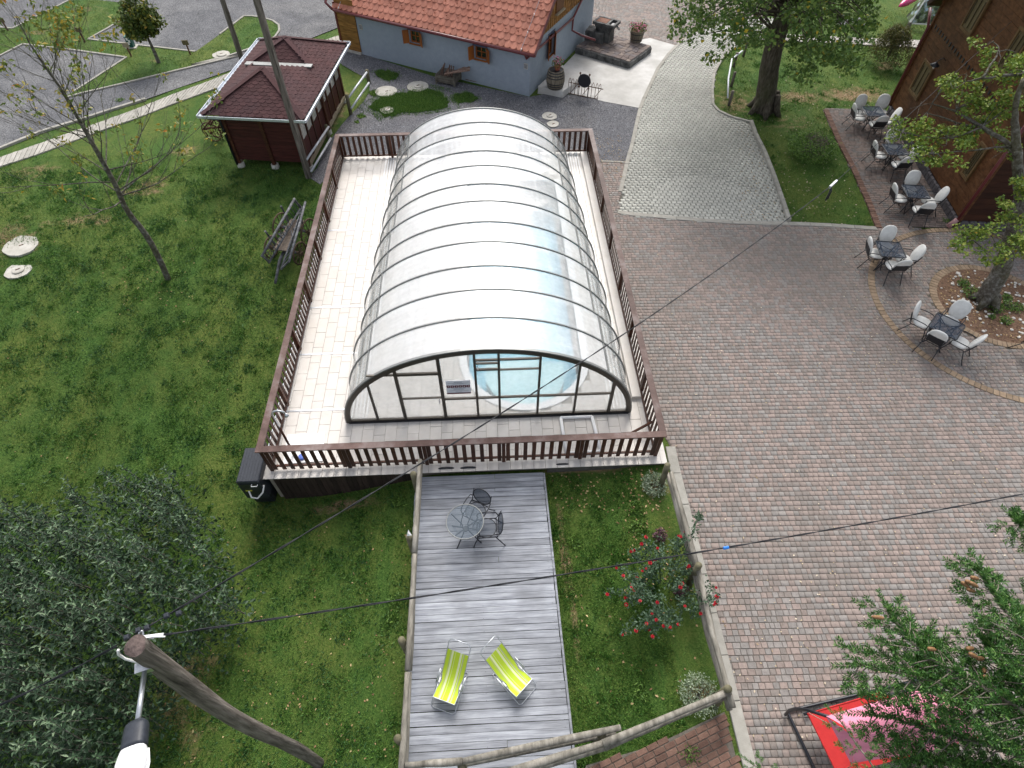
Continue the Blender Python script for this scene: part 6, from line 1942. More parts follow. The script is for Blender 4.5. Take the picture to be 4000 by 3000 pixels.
def rdir(n, up=0.0, flat=1.0):
    v = NR.normal(size=(n, 3)); v[:, 2] = v[:, 2] * flat + up
    return v / np.linalg.norm(v, axis=1)[:, None]
def leaves_obj(name, pos, ln, wd, mat, parent=None, up=.9, droop=-.2, kind='stuff', dirs=None, **kw):
    pos = np.asarray(pos, float); n = len(pos)
    d = rdir(n, droop, .6) if dirs is None else dirs
    nn = rdir(n, up, 1)
    v, f = leaf_arrays(pos, d, nn, NR.uniform(.7, 1.25, n) * ln, NR.uniform(.75, 1.2, n) * wd, **kw)
    o = obj(name, npmesh(name, v, f), mat, parent)
    if kind: o['kind'] = kind
    return o
def ball(c, r, n, hollow=.3, sq=(1, 1, 1)):
    v = rdir(n); q_ = (hollow + (1 - hollow) * NR.rand(n)) ** (1 / 2.0)
    return np.asarray(c)[None] + v * (q_ * r)[:, None] * np.asarray(sq)[None]
def limb(mb, pts, r0, r1, n=6, wob=.0, sub=4):
    pts = [Vector(p) for p in pts]; q_ = []
    for i in range(len(pts) - 1):
        p0 = pts[max(i - 1, 0)]; p1 = pts[i]; p2 = pts[i + 1]; p3 = pts[min(i + 2, len(pts) - 1)]
        for k in range(sub):
            t = k / sub
            p = .5 * ((2 * p1) + (p2 - p0) * t + (2 * p0 - 5 * p1 + 4 * p2 - p3) * t * t + (3 * p1 - p0 - 3 * p2 + p3) * t ** 3)
            if q_ and wob: p = p + Vector((R.uniform(-wob, wob), R.uniform(-wob, wob), R.uniform(-wob, wob)))
            q_.append(p)
    q_.append(pts[-1])
    k = len(q_)
    mb.tube(q_, [r0 + (r1 - r0) * i / (k - 1) for i in range(k)], n)
    return q_

m_pink_fl = leaf_mat('pink_petal', (.5, .1, .2), (.6, .2, .3))
m_red_fl = leaf_mat('red_petal', (.42, .012, .02), (.5, .02, .035), rough=.5)
m_potleaf = leaf_mat('pot_leaf', (.04, .07, .02), (.09, .14, .03), (.2, .26, .05))
m_terra = M('terracotta', [(.25, .08, .05), (.33, .12, .08)], scale=6, rough=.8)
def fill_pot(t, lv, ln, cols):
    lv = np.array(lv); k = len(lv)
    leaves_obj('foliage', lv[: int(k * .65)], ln, ln * .5, m_potleaf, t, kind=None)
    leaves_obj('blossom', lv[int(k * .65):] + np.array([0, 0, .05]), ln * .7, ln * .6, cols, t, kind=None)
pt = bc + Vector((.06, .03, bh_ - .05))
t, lv = flower_pot(pt, .14, .2, 'terracotta pot of pink flowers standing on the old barrel', None, None, 150, .24, .32, pot_mat=m_terra)
fill_pot(t, lv, .1, m_pink_fl)

# stone platform with fountain at the grey house
m_flag = M('flagstone', [(.75, .75, .75), (1.1, 1.1, 1.1)], scale=6, rough=.85, tint=.14, tcols=[(.15, .115, .105), (.185, .15, .135), (.135, .115, .115), (.2, .16, .14)], bump=.4, bscale=20)
m_grout = M('pale_grout', [(.22, .21, .2), (.32, .31, .29)], scale=8, rough=.9)
m_wallst = M('dark_wall_stone', [(.035, .035, .035), (.1, .1, .1), (.17, .17, .16)], scale=4, rough=.85, tint=.25, bump=.5)
f0, f1, f2 = P(*z2(548, 458)), P(*z2(1005, 592)), P(*z2(1192, 455))
ph = HZ(*z2(1010, 530), f1.x, f1.y)
pf = thing('stone_platform', 'low stone platform with crazy paving against the grey house', 'platform', f1)
f3 = f0 + (f2 - f1)
obj('body', MB().prism([f0.xy, f1.xy, f2.xy, f3.xy], -.05, ph - .03), m_grout, pf)
# irregular flags: a jittered grid cut into quads, joints recessed
nu, nv = 11, 8
grid = {}
for i in range(nu + 1):
    for j in range(nv + 1):
        a_, b_ = i / nu, j / nv
        if 0 < i < nu: a_ += R.uniform(-.34, .34) / nu
        if 0 < j < nv: b_ += R.uniform(-.34, .34) / nv
        grid[i, j] = f1 + (f0 - f1) * a_ + (f2 - f1) * b_
for i in range(nu):
    for j in range(nv):
        q_ = [grid[i, j], grid[i + 1, j], grid[i + 1, j + 1], grid[i, j + 1]]
        c_ = sum(q_, Vector()) / 4
        q_ = [c_ + (p - c_) * .93 for p in q_]
        poly = [p.xy for p in q_]
        if R.random() < .5:       # five corners for some
            poly.insert(2, (q_[1].xy + q_[2].xy) / 2 + Vector((R.uniform(-.04, .04), R.uniform(-.04, .04))))
        obj('flagstone', MB().prism(poly, ph - .04, ph + R.uniform(-.006, .008)), m_flag, pf)
for (a_, b_) in ((f0, f1), (f1, f2)):
    L_ = (b_ - a_).length; n_ = int(L_ / .38); d_ = (b_ - a_) / L_; nrm = Vector((d_.y, -d_.x, 0))
    for i in range(n_):
        s0, s1 = L_ * i / n_ + .012, L_ * (i + 1) / n_ - .012
        obj('wall_stone', MB().bar(a_ + d_ * s0 + nrm * .02 + Vector((0, 0, ph / 2 - .03)), a_ + d_ * s1 + nrm * .02 + Vector((0, 0, ph / 2 - .03)), R.uniform(.07, .1), ph - .07), m_wallst, pf)
# fountain: a low block, the trough on its flared foot
PZ = lambda u, w, h=0: P(*z2(u, w), ph + h)
ft = thing('stone_fountain', 'dark stone fountain with a stepped block and a flared trough on the platform', 'fountain', PZ(740, 360))
b0, b1, b2 = PZ(625, 345), PZ(780, 385), PZ(818, 335)
lowh = .42
obj('block', MB().prism([b0.xy, b1.xy, b2.xy, (b0 + b2 - b1).xy], ph, ph + lowh), m_wallst, ft)
for i in range(2):
    for j in range(1):
        e_ = (b1 - b0); g_ = (b2 - b1)
        q_ = [b0 + e_ * (i * .5 + .02) + g_ * .02, b0 + e_ * (i * .5 + .48) + g_ * .02, b0 + e_ * (i * .5 + .48) + g_ * .98, b0 + e_ * (i * .5 + .02) + g_ * .98]
        obj('cover_slab', MB().prism([p.xy for p in q_], ph + lowh, ph + lowh + .05), m_wallst, ft)
cb = PZ(800, 345)
ud = (b1 - b0).normalized(); vd = Vector((-ud.y, ud.x, 0))
def fr_ring(hw, hd, z): return [cb + ud * sx * hw + vd * sy * hd + Vector((0, 0, z)) for sx, sy in ((-1, -1), (1, -1), (1, 1), (-1, 1))]
mb = MB(); rg = [fr_ring(.36, .3, 0), fr_ring(.34, .29, .45), fr_ring(.52, .36, .78)]
mb.add(rg[0] + rg[1] + rg[2], [(4 * k + j, 4 * k + (j + 1) % 4, 4 * k + 4 + (j + 1) % 4, 4 * k + 4 + j) for k in range(2) for j in range(4)] + [(8, 9, 10, 11)])
obj('foot', mb, m_wallst, ft)
topz = ph + 1.0
for s_ in ((0, -.36, 1.6, .14), (0, .36, 1.6, .14)):
    c_ = cb + vd * s_[1]
    obj('trough_edge', MB().bar(c_ - ud * .58 + Vector((0, 0, .82)), c_ + ud * .58 + Vector((0, 0, .82)), .11, .13), m_wallst, ft)
for sx in (-1, .32, 1):
    c_ = cb + ud * .53 * sx
    obj('trough_end', MB().bar(c_ - vd * .305 + Vector((0, 0, .819)), c_ + vd * .305 + Vector((0, 0, .819)), .1, .12), m_wallst, ft)
obj('rusty_lid', MB().bar(cb - ud * .46 + Vector((0, 0, .865)), cb + ud * .1 + Vector((0, 0, .865)), .52, .03, (0, 0, 1)), M('brown_plate', [(.13, .05, .03), (.22, .1, .06)], scale=5, rough=.8), ft)
obj('basin_water', MB().bar(cb + ud * .23 + Vector((0, 0, .8)), cb + ud * .48 + Vector((0, 0, .8)), .58, .02), m_glass, ft)
obj('spout', MB().bar(cb + ud * .56 + Vector((0, 0, .76)), cb + ud * .76 - vd * .08 + Vector((0, 0, .66)), .1, .035), m_wallst, ft)
pc_ = PZ(1072, 350)
t, lv = flower_pot(pc_, .36, .5, 'wooden tub of pink and yellow green flowers on the stone platform', None, None, 260, .42, .3, name='flower_tub', pot_mat=m_stave, tub=True)
fill_pot(t, lv, .13, m_pink_fl)
# board screen between house and platform
s0 = P(*z2(575, 385), 0); s1 = P(*z2(600, 345), 0)
scn = thing('board_screen', 'small grey board screen between the grey house and the platform', 'screen', s0)
for k in range(5):
    a_ = s0.lerp(s1, k / 5 + .02); b_ = s0.lerp(s1, k / 5 + .18)
    obj('board', MB().bar(a_ + Vector((0, 0, .75)), b_ + Vector((0, 0, .75)), .03, 1.3), m_crate, scn)
# bike rack with a round sign
r0, r1 = P(*z2(465, 800), .02), P(*z2(740, 857), .02)
rd = (r1 - r0).normalized(); rn = Vector((-rd.y, rd.x, 0))
rk2 = thing('bike_rack', 'dark steel bike rack with five hoops and a round sign plate', 'bike rack', r0)
RL = (r1 - r0).length
obj('front_bar', MB().tube([r0, r1], .02, 6), m_rust, rk2)
obj('rear_bar', MB().tube([r0 + rn * .42 + Vector((0, 0, .28)), r1 + rn * .42 + rd * .1 + Vector((0, 0, .28))], .02, 6), m_rust, rk2)
for i in range(5):
    c_ = r0 + rd * (RL * (.06 + .21 * i))
    for dx in (0, .14):
        p = c_ + rd * dx
        obj('hoop', MB().tube([p, p + rn * .02 + Vector((0, 0, .45)), p + rn * .08 + Vector((0, 0, .58)), p + rn * .2 + Vector((0, 0, .6)), p + rn * .36 + Vector((0, 0, .45)), p + rn * .42 + Vector((0, 0, .28))], .012, 5), m_rust, rk2, smooth=True)
for f in (.13, .5, .88):
    p = r0 + rd * RL * f
    obj('strut', MB().tube([p + Vector((0, 0, .0)), p + rd * .2 + rn * .42 + Vector((0, 0, .28))], .013, 5), m_rust, rk2)
sp = [r0 + rd * RL * .4, r0 + rd * RL * .68]
sh_ = HZ(*z2(585, 625), sp[0].x, sp[0].y)
for p in sp: obj('sign_post', MB().tube([p, p + Vector((0, 0, sh_))], .016, 6), m_black, rk2)
cs = (sp[0] + sp[1]) / 2 + Vector((0, 0, sh_ - .35))
axm = Matrix((rd, Vector((0, 0, 1)), rd.cross(Vector((0, 0, 1))))).transposed()
obj('sign_plate', MB().lathe([(.02, -.012), (.3, -.012), (.3, .012), (.02, .012)], cs, 24, axm), m_black, rk2)
for dx in (-1, 1):
    for dz in (-.3, .3): obj('clamp', MB().box(cs + rd * dx * .22 + Vector((0, 0, dz)), (.08, .05, .05)), m_rust, rk2)

# picture board pavilion, inflatable and boardwalk at the top right
ds = thing('display_stand', 'folded display stand with printed nature pictures on the lawn at the top right', 'display stand', P(3600, 115))
g0, g1, g2_ = P(3545, 110), P(3640, 118), P(3530, 88)
gd = P(3690, 120)
hz_ = HZ(3590, 25, g0.x, g0.y)
hz_ = min(max(hz_, 1.6), 2.6)
m_poster = bpy.data.materials.new('printed_poster'); m_poster.use_nodes = True
t_ = m_poster.node_tree; N = t_.nodes; L = t_.links; b = N['Principled BSDF']; b.inputs['Roughness'].default_value = .4
tc = N.new('ShaderNodeTexCoord'); mp_ = N.new('ShaderNodeMapping'); L.new(tc.outputs['Object'], mp_.inputs[0])
vo = N.new('ShaderNodeTexVoronoi'); vo.inputs['Scale'].default_value = 1.4; L.new(mp_.outputs[0], vo.inputs['Vector'])
nz = N.new('ShaderNodeTexNoise'); nz.inputs['Scale'].default_value = 4; nz.inputs['Detail'].default_value = 6; L.new(mp_.outputs[0], nz.inputs['Vector'])
rr_ = N.new('ShaderNodeValToRGB'); e = rr_.color_ramp.elements
e[0].position = .3; e[0].color = (.005, .006, .008, 1); e[1].position = .7; e[1].color = (.35, .55, .75, 1)
for p_, c_ in ((.42, (.03, .05, .02, 1)), (.5, (.1, .16, .05, 1)), (.58, (.3, .35, .3, 1))): e.new(p_).color = c_
L.new(nz.outputs['Fac'], rr_.inputs['Fac']); L.new(rr_.outputs['Color'], b.inputs['Base Color'])
lean = Vector((.05, .45, 0))
Hd = Vector((0, 0, hz_))
fq = [g0 + Vector((0, 0, .25)), gd + Vector((0, 0, .25)), gd + lean + Hd, g0 + lean + Hd + Vector((.55, 0, 0))]
obj('front_panel', MB().slab(fq, .05), m_poster, ds)
sq = [g2_ + Vector((0, 0, .3)), g0 + Vector((-.03, 0, .25)), fq[3] + Vector((-.03, 0, 0)), fq[3] + (g2_ - g0) * .7]
obj('side_panel', MB().slab(sq, .05), m_poster, ds)
obj('white_header', MB().slab([fq[0].lerp(fq[3], .66) + Vector((.02, -.02, 0)), fq[1].lerp(fq[2], .66) + Vector((0, -.02, 0)), fq[2] + Vector((0, -.02, 0)), fq[3] + Vector((0, -.02, 0))], .02), m_offwhite, ds)
for f_, z_, r_ in ((.25, .58, .3), (.5, .48, .3)):
    c_ = fq[0].lerp(fq[1], f_).lerp(fq[3].lerp(fq[2], f_), z_) + Vector((0, -.045, .02))
    nn_ = (fq[1] - fq[0]).cross(fq[3] - fq[0]).normalized(); uu_ = (fq[1] - fq[0]).normalized()
    obj('round_picture', MB().lathe([(.01, 0), (r_, 0), (r_, .01), (.01, .01)], c_, 20, Matrix((uu_, nn_.cross(uu_), nn_)).transposed()), m_poster, ds)
obj('frame_bar', MB().bar(fq[0] + Vector((0, -.03, 0)), fq[1] + Vector((0, -.03, 0)), .06, .05).bar(fq[0] + Vector((-.02, -.03, 0)), fq[3] + Vector((-.02, -.03, 0)), .06, .05), m_offwhite, ds)
obj('foot_post', MB().bar(g0 - Vector((0, 0, .05)), g0 + Vector((0, 0, .3)), .15, .15, (0, 1, 0)).bar(gd - Vector((0, 0, .05)), gd + Vector((0, 0, .3)), .15, .15, (0, 1, 0)), m_log, ds)
a_ = P(3512, 25, .7); b_ = P(3620, -40, 1.0)
mb = MB(); k = 12
pts = [a_.lerp(b_, i / k) for i in range(k + 1)]
mb.tube(pts, [.02 + .2 * math.sin(PI * min(i / k * 1.4 + .03, .5)) for i in range(k + 1)], 12)
solo('inflatable', mb, M('glossy_magenta', [(.55, .02, .16), (.65, .06, .22)], scale=2, rough=.2, spec=.6), 'glossy magenta inflatable tip poking in at the top picture edge', 'inflatable', smooth=True)
# plank path at the top right
m_bw = M('pale_plank', [(.2, .18, .165), (.38, .35, .33), (.5, .47, .45)], scale=2, detail=6, stretch=(5, .8, 1), rough=.9, tint=.2, bump=.3)
pu = [P(2900, 128), P(3090, 138), P(3300, 148), P(3500, 157), P(3640, 162), P(3800, 168)]
pdn = [P(2880, 152), P(3080, 163), P(3290, 173), P(3500, 184), P(3620, 190), P(3790, 198)]
pw = obj('path', MB().add([(p.x, p.y, .0) for p in (pu[0], pdn[0], pdn[-1], pu[-1])], [(0, 1, 2, 3)]), m_pave_base, kind='structure')
nn_ = 58
for i in range(nn_):
    t0, t1 = (i + .04) / nn_, (i + .96) / nn_
    def at_(l, t):
        f = t * (len(l) - 1); k = min(int(f), len(l) - 2); return l[k].lerp(l[k + 1], f - k)
    c_ = [at_(pu, t0), at_(pdn, t0), at_(pdn, t1), at_(pu, t1)]
    obj('plank', MB().slab([(p.x, p.y, .05 + R.uniform(-.01, .01)) for p in c_], .05), m_bw, pw)
solo('edge_log', MB().tube([P(3640, 141, .06), P(3760, 144, .06)], .06, 8), m_log, 'thin log lying in the grass behind the plank path', 'log', smooth=True)
# pale gravel pad seen through the linden
sheet('gravel_pad', [tuple(p) for p in poly_px([(3255, 55), (3370, 62), (3385, 105), (3265, 92)])], .0, m_road)

# ------------------------------------------------------------------ poles, street lamp, cables
def wood_pole(label, base, top, r0, r1, topmat=True, crook=.0):
    t = thing('utility_pole', label, 'pole', base)
    mb = MB(); n = 26; k = 16; vs = []
    b_, t2 = Vector(base) - Vector((0, 0, .4)), Vector(top)
    for i in range(n + 1):
        f = i / n
        c = b_.lerp(t2, f) + Vector((crook * math.sin(f * 5.5 + 1), crook * .6 * math.sin(f * 7.5), 0))
        r = r0 + (r1 - r0) * f
        for j in range(k):
            a = 2 * PI * j / k
            rr = r * (1 + .05 * math.sin(3 * a + f * 4) + .04 * math.sin(f * 23 + 2 * a) + (.035 if j % 5 == 0 else 0))
            vs.append((c.x + rr * math.cos(a), c.y + rr * math.sin(a), c.z))
    fs = [(i * k + j, i * k + (j + 1) % k, (i + 1) * k + (j + 1) % k, (i + 1) * k + j) for i in range(n) for j in range(k)]
    mb.add(vs, fs)
    obj('shaft', mb, m_pole, t, smooth=True)
    cap = vs[n * k:]
    c = sum((Vector(p) for p in cap), Vector()) / k
    obj('pole_end', MB().add(cap + [c + Vector((0, 0, .025))], [(j, (j + 1) % k, k) for j in range(k)]), m_pole_top, t)
    return t
pb = G(1235, 2990)
ptop = Vector((pb.x, pb.y, HZ(515, 2512, pb.x, pb.y)))
ptop.z = P(0, 0, 0).z + HZ(515, 2512, pb.x, pb.y)
ptop = P(520, 2535, ptop.z)
up_ = wood_pole('thick weathered utility pole rising from the grass at the lower left', pb, ptop, .105, .106, crook=.05)
m_wire = M('black_cable', [(.012, .013, .018)], rough=.5)
TZ = ptop.z
hk0 = P(560, 2490, TZ - .12)
obj('hook', MB().tube([P(552, 2525, TZ - .1), hk0, P(556, 2462, TZ - .06), P(545, 2470, TZ - .06), P(543, 2482, TZ - .08)], .014, 7), m_steel, up_, smooth=True)
obj('white_lead', MB().tube([P(462, 2540, TZ - .05), P(462, 2556, TZ - .2), P(490, 2574, TZ - .3), P(530, 2585, TZ - .35), P(548, 2600, TZ - .45)], .014, 7), m_offwhite, up_, smooth=True)
obj('bracket', MB().box(P(566, 2607, TZ - .45), (.16, .1, .1), .3), m_steel, up_)
wb = pb.lerp(ptop, .25)
for k_, (u_, w_) in enumerate(((495, 2490), (540, 2462), (574, 2452), (650, 2405), (698, 2396))):
    solo('cable_clamp', MB().bevbox(P(u_, w_, TZ - .06), (.05, .05, .05), .01, .4), m_dgrey, 'small grey clamp on the cable bundle at the pole top, %s from the left' % ORD[k_], 'clamp', 'cable clamps at the pole top')
# lamp
ls = thing('street_lamp', 'street lamp with black housing and white bowl on a steel arm of the pole', 'street lamp', P(566, 2612, TZ - .45))
arm0, arm1 = P(566, 2612, TZ - .45), P(536, 2830, TZ - .3)
obj('arm', MB().tube([arm0, arm1], .026, 10), m_steel, ls, smooth=True)
la = (arm1 - arm0).normalized()
lt = la.cross(Vector((0, 0, 1))).normalized(); ln_ = lt.cross(la)
LM = Matrix((lt, ln_, la)).transposed()
def lbody(sections, name, mat):
    mb = MB(); k = 16; vs = []
    for (d, hw, hh, oz) in sections:
        for j in range(k):
            a = 2 * PI * j / k
            cx = math.copysign(abs(math.cos(a)) ** .7, math.cos(a)); cy = math.copysign(abs(math.sin(a)) ** .7, math.sin(a))
            vs.append(arm1 + LM @ Vector((hw * cx, hh * cy + oz, d)))
    n = len(sections)
    mb.add(vs, [(i * k + j, i * k + (j + 1) % k, (i + 1) * k + (j + 1) % k, (i + 1) * k + j) for i in range(n - 1) for j in range(k)] + [tuple(range(k - 1, -1, -1)), tuple((n - 1) * k + j for j in range(k))])
    return obj(name, mb, mat, ls, smooth=True)
lbody([(-.03, .07, .05, 0), (0, .1, .07, 0), (.03, .108, .075, 0), (.2, .115, .08, 0), (.235, .112, .075, 0)], 'housing', m_dgrey)
lbody([(.225, .108, .07, 0), (.27, .118, .085, .0), (.36, .135, .1, -.0), (.46, .13, .1, 0), (.56, .11, .085, 0), (.63, .06, .05, 0)], 'bowl', M('white_lamp_shell', [(.78, .78, .8)], rough=.25))
lbody([(.26, .13, .012, -.03), (.4, .152, .014, -.03), (.52, .142, .012, -.03), (.65, .06, .01, -.03)], 'bowl_rim', m_offwhite)
# poles by the shed
pb1 = P(1203, 690); top1 = Vector((pb1.x, pb1.y, HZ(1000, -20, pb1.x, pb1.y)))
top1 = P(1000, -20, top1.z)
wood_pole('grey utility pole standing in front of the shed roof', pb1, pb1 + (top1 - pb1) * 1.25, .13, .11, crook=.02)
pb2 = P(946, 240); top2 = P(866, -10, HZ(866, -10, pb2.x, pb2.y))
wood_pole('dark utility pole behind the shed at the edge of the road', pb2, pb2 + (top2 - pb2) * 1.25, .13, .11)
# cables
def cable(label, a, b, sag, r, n=40, twist=True, t_max=1.0):
    a, b = Vector(a), Vector(b)
    pts = []
    for i in range(n + 1):
        f = i / n * t_max
        pts.append(a.lerp(b, f) - Vector((0, 0, sag * 4 * f * (1 - f))))
    mb = MB()
    if twist:
        d = (b - a).normalized(); s_ = d.cross(Vector((0, 0, 1))).normalized(); u_ = s_.cross(d)
        for ph_ in (0, PI):
            q_ = []
            for i in range(n * 4 + 1):
                f = i / (n * 4)
                p = a.lerp(b, f) - Vector((0, 0, sag * 4 * f * (1 - f)))
                an = f * (b - a).length * 6 + ph_
                q_.append(p + (s_ * math.cos(an) + u_ * math.sin(an)) * r * .8)
            mb.tube(q_, r * .8, 5)
    else:
        mb.tube(pts, r, 6)
    return solo('power_cable', mb, m_wire, label, 'cable', smooth=True)
cl = P(3245, 728, 5.4)
cable('black cable from the pole top across the enclosure to the wire clamp', P(560, 2458, TZ - .05), cl, .42, .008)
hs_ = ON(4010, 30, ka, kb)
wa = P(4010, 30, hs_.z - .5)
cable('thin grey wire from the clamp up to the timber house', cl, wa, .0, .007, twist=False)
cable('black cable from the pole across the boardwalk to the right picture edge', P(640, 2480, TZ - .08), P(4500, 1830, 5.2), .28, .008)
cable('black cable from the pole top out of the left picture edge', P(455, 2522, TZ - .05), P(-500, 2960, TZ - .4), .12, .008)
ck = thing('wire_clamp', 'silver tension clamp with black cable tails hanging on the wire', 'clamp', cl)
dd = (wa - cl).normalized()
obj('wedge', MB().bar(cl - dd * .05, cl + dd * .3, .045, .06), m_steel, ck)
obj('cable_tail', MB().tube([cl + dd * .05, cl + Vector((.02, -.03, -.16)), cl + Vector((.0, -.06, -.34))], .018, 6).tube([cl + dd * .02, cl + Vector((.06, -.02, -.12)), cl + Vector((.03, -.07, -.3))], .015, 6), m_black, ck, smooth=True)
tc_ = thing('tension_clamp', 'white tension clamp where the boardwalk cable meets the pole', 'clamp', P(600, 2486, TZ - .08))
obj('wedge', MB().bar(P(560, 2490, TZ - .08), P(640, 2480, TZ - .08), .03, .04), m_white, tc_)
obj('bail', MB().tube([P(556, 2490, TZ - .08), P(600, 2493, TZ - .08)], .007, 5).tube([P(590, 2487, TZ - .05), P(645, 2487, TZ - .05)], .008, 5), m_white, tc_)
solo('blue_tag', MB().tube([P(2826, 2142, 6.15), P(2846, 2138, 6.15)], .02, 6), M('blue_tape', [(.03, .2, .7)], rough=.5), 'small blue tape tag on the boardwalk cable above the paving', 'tag')
rag = MB(); rp = P(1597, 2088, .95)
for i in range(3): rag.add([rp + Vector((R.uniform(-.1, .02), R.uniform(-.06, .06), .0)), rp + Vector((R.uniform(.0, .08), R.uniform(-.06, .06), .03)), rp + Vector((R.uniform(-.05, .05), R.uniform(0, .1), .09))], [(0, 1, 2)])
solo('white_rag', rag, m_white, 'crumpled white scrap lying on a post of the boardwalk railing', 'rag')

# ------------------------------------------------------------------ trees
m_bark = M('tree_bark', [(.025, .02, .015), (.075, .062, .048), (.14, .125, .1)], scale=5, detail=7, stretch=(3, 3, .8), rough=.95, bump=.9, bscale=12, big=(1.2, (.05, .06, .02), .6))
m_bark2 = M('lichen_bark', [(.03, .026, .02), (.1, .09, .075), (.22, .22, .205)], scale=9, detail=6, rough=.95, bump=.8, bscale=16, big=(1.4, (.06, .06, .015), .5))
m_cherry_l = leaf_mat('cherry_leaf', (.07, .12, .02), (.17, .22, .035), (.38, .27, .03), (.5, .2, .03))
m_linden_l = leaf_mat('linden_leaf', (.05, .105, .022), (.1, .175, .035), (.17, .25, .05), (.45, .34, .03), rough=.6)
m_yel_l = leaf_mat('yellowing_leaf', (.1, .18, .03), (.2, .29, .045), (.3, .34, .06), (.4, .28, .03))
m_maple_l = leaf_mat('maple_leaf', (.045, .075, .018), (.085, .13, .025), (.2, .2, .03), (.32, .2, .03))
m_bush_l = leaf_mat('grey_green_leaf', (.008, .024, .009), (.02, .05, .02), (.045, .085, .042), rough=.55, trans=.12)
m_tip_l = leaf_mat('silvery_leaf', (.05, .1, .045), (.1, .17, .085), (.19, .26, .15), trans=.15)

# thin tree on the left lawn
cb_ = G(655, 1090)
ctr_ = thing('cherry_tree', 'thin half bare tree with yellowing leaf tufts on the left lawn', 'tree', cb_)
th_ = HZ(60, 60, cb_.x, cb_.y)
mb = MB()
line = [(655, 1090), (591, 950), (499, 825), (456, 733), (375, 583), (316, 479), (231, 339), (136, 203), (60, 60)]
tp = []
for (a_, b_) in line:
    h_ = HZ(a_, b_, cb_.x, cb_.y); tp.append(P(a_, b_, h_))
tp[0] = cb_ - Vector((0, 0, .2))
limb(mb, tp[:6], .1, .05, 8, .01)
limb(mb, tp[5:], .05, .01, 6, .015)
ends = []
def fork(p, d, ln, r, depth):
    n = 4
    pts = [p]
    for i in range(n):
        d = (d + Vector((R.uniform(-.16, .16), R.uniform(-.16, .16), R.uniform(-.02, .16)))).normalized()
        pts.append(pts[-1] + d * ln / n)
    mb.tube(pts, [r * (1 - .75 * i / n) for i in range(n + 1)], 5, cap=False)
    for i in range(1, n + 1):
        if depth > 0 and R.random() < .85:
            dd_ = (d + Vector((R.uniform(-.8, .8), R.uniform(-.8, .8), R.uniform(-.1, .5)))).normalized()
            fork(pts[i], dd_, ln * R.uniform(.35, .6), r * .45, depth - 1)
        ends.append((pts[i].copy(), depth))
for i in range(34):
    f = R.uniform(.3, .95)
    k = f * (len(tp) - 1); j = min(int(k), len(tp) - 2)
    p = tp[j].lerp(tp[j + 1], k - j)
    an = R.random() * 2 * PI
    up2 = R.uniform(.7, 1.5) if f > .45 else R.uniform(.0, .5)
    d = Vector((math.cos(an), math.sin(an), up2)).normalized()
    fork(p, d, (th_ * .33) * (1.15 - .75 * f) * R.uniform(.8, 1.3) + .4, .027 * (1.2 - f), 2)
obj('trunk', mb, m_bark2, ctr_, smooth=True)
pos = []
low = [e_ for e_ in ends if e_[1] == 0]
R.shuffle(low)
for p, d in low[:130]:
    pos.append(ball(p, R.uniform(.1, .28), R.randint(4, 18)))
leaves_obj('leaves', np.concatenate(pos), .13, .065, m_cherry_l, ctr_, droop=-.6)

# linden by the driveway
lb = P(2985, 432)
lt_ = thing('linden_tree', 'big linden with a mossy trunk and hanging leaf sprays beside the driveway', 'tree', lb)
mb = MB()
tl = [(2985, 432, 0), (2995, 350, .8), (3008, 250, 1.8), (3035, 140, 3.0), (3062, 60, 4.0), (3085, -30, 5.1), (3110, -160, 7)]
tpts = []
for a_, b_, _ in tl:
    h_ = HZ(a_, b_, lb.x, lb.y); tpts.append(P(a_, b_, h_))
tpts[0] = lb - Vector((0, 0, .2))
q_ = limb(mb, tpts, .44, .28, 14, .01)
for a in range(6):
    an = a * PI / 3 + .3
    mb.tube([lb + Vector((.78 * math.cos(an), .78 * math.sin(an), -.08)), lb + Vector((.5 * math.cos(an), .5 * math.sin(an), .2)), lb + Vector((.36 * math.cos(an), .36 * math.sin(an), .8))], [.08, .17, .12], 7)
mb.add([tuple(p) for p in ball(tpts[2], .1, 4)], [])
cl_ = []
poly_a = [(2610, 110), (2640, 20), (2640, -200), (3420, -200), (3430, 60), (3400, 130), (3390, 230), (3350, 290), (3230, 270), (3160, 330), (3080, 300), (3100, 200), (2990, 160), (2880, 190), (2790, 245), (2720, 200), (2640, 150)]
tries = 0
hzl = lambda p: math.hypot(p.x - lb.x, p.y - lb.y)
while len(cl_) < 300 and tries < 20000:
    tries += 1
    a_, b_ = R.uniform(2600, 3440), R.uniform(-200, 340)
    if not inside((a_, b_), poly_a): continue
    if inside((a_, b_), [(3040, 60), (3110, 60), (3080, 170), (3030, 170)]) : continue
    z_ = R.uniform(2.9, 7.5)
    p = P(a_, b_, z_)
    if 1.0 < hzl(p) < 6.2: cl_.append((p, R.uniform(.25, .55)))
for i in range(260):
    v_ = rdir(1)[0]
    p = Vector((lb.x + .6 + v_[0] * 5.2, lb.y + .5 + v_[1] * 5.2, 8.5 + v_[2] * 4.0))
    if p.z > 6.5: cl_.append((p, R.uniform(.5, .9)))
starts = [tpts[3], tpts[4], tpts[5], tpts[4].lerp(tpts[5], .5), tpts[6]]
for k_, (p, r_) in enumerate(cl_):
    if k_ % 3: continue
    s_ = min(starts, key=lambda s: (s - p).length + R.uniform(0, 2))
    m1 = s_.lerp(p, .5) + Vector((R.uniform(-.3, .3), R.uniform(-.3, .3), R.uniform(.2, .7)))
    limb(mb, [s_, m1, p], .05, .008, 5, .03, 3)
obj('trunk', mb, m_bark, lt_, smooth=True)
pos = [ball(p, r_, int(46 if k < 300 else 60), .1, (1, 1, .75)) for k, (p, r_) in enumerate(cl_)]
leaves_obj('crown', np.concatenate(pos), .135, .12, m_linden_l, lt_, droop=-.5, up=.7)

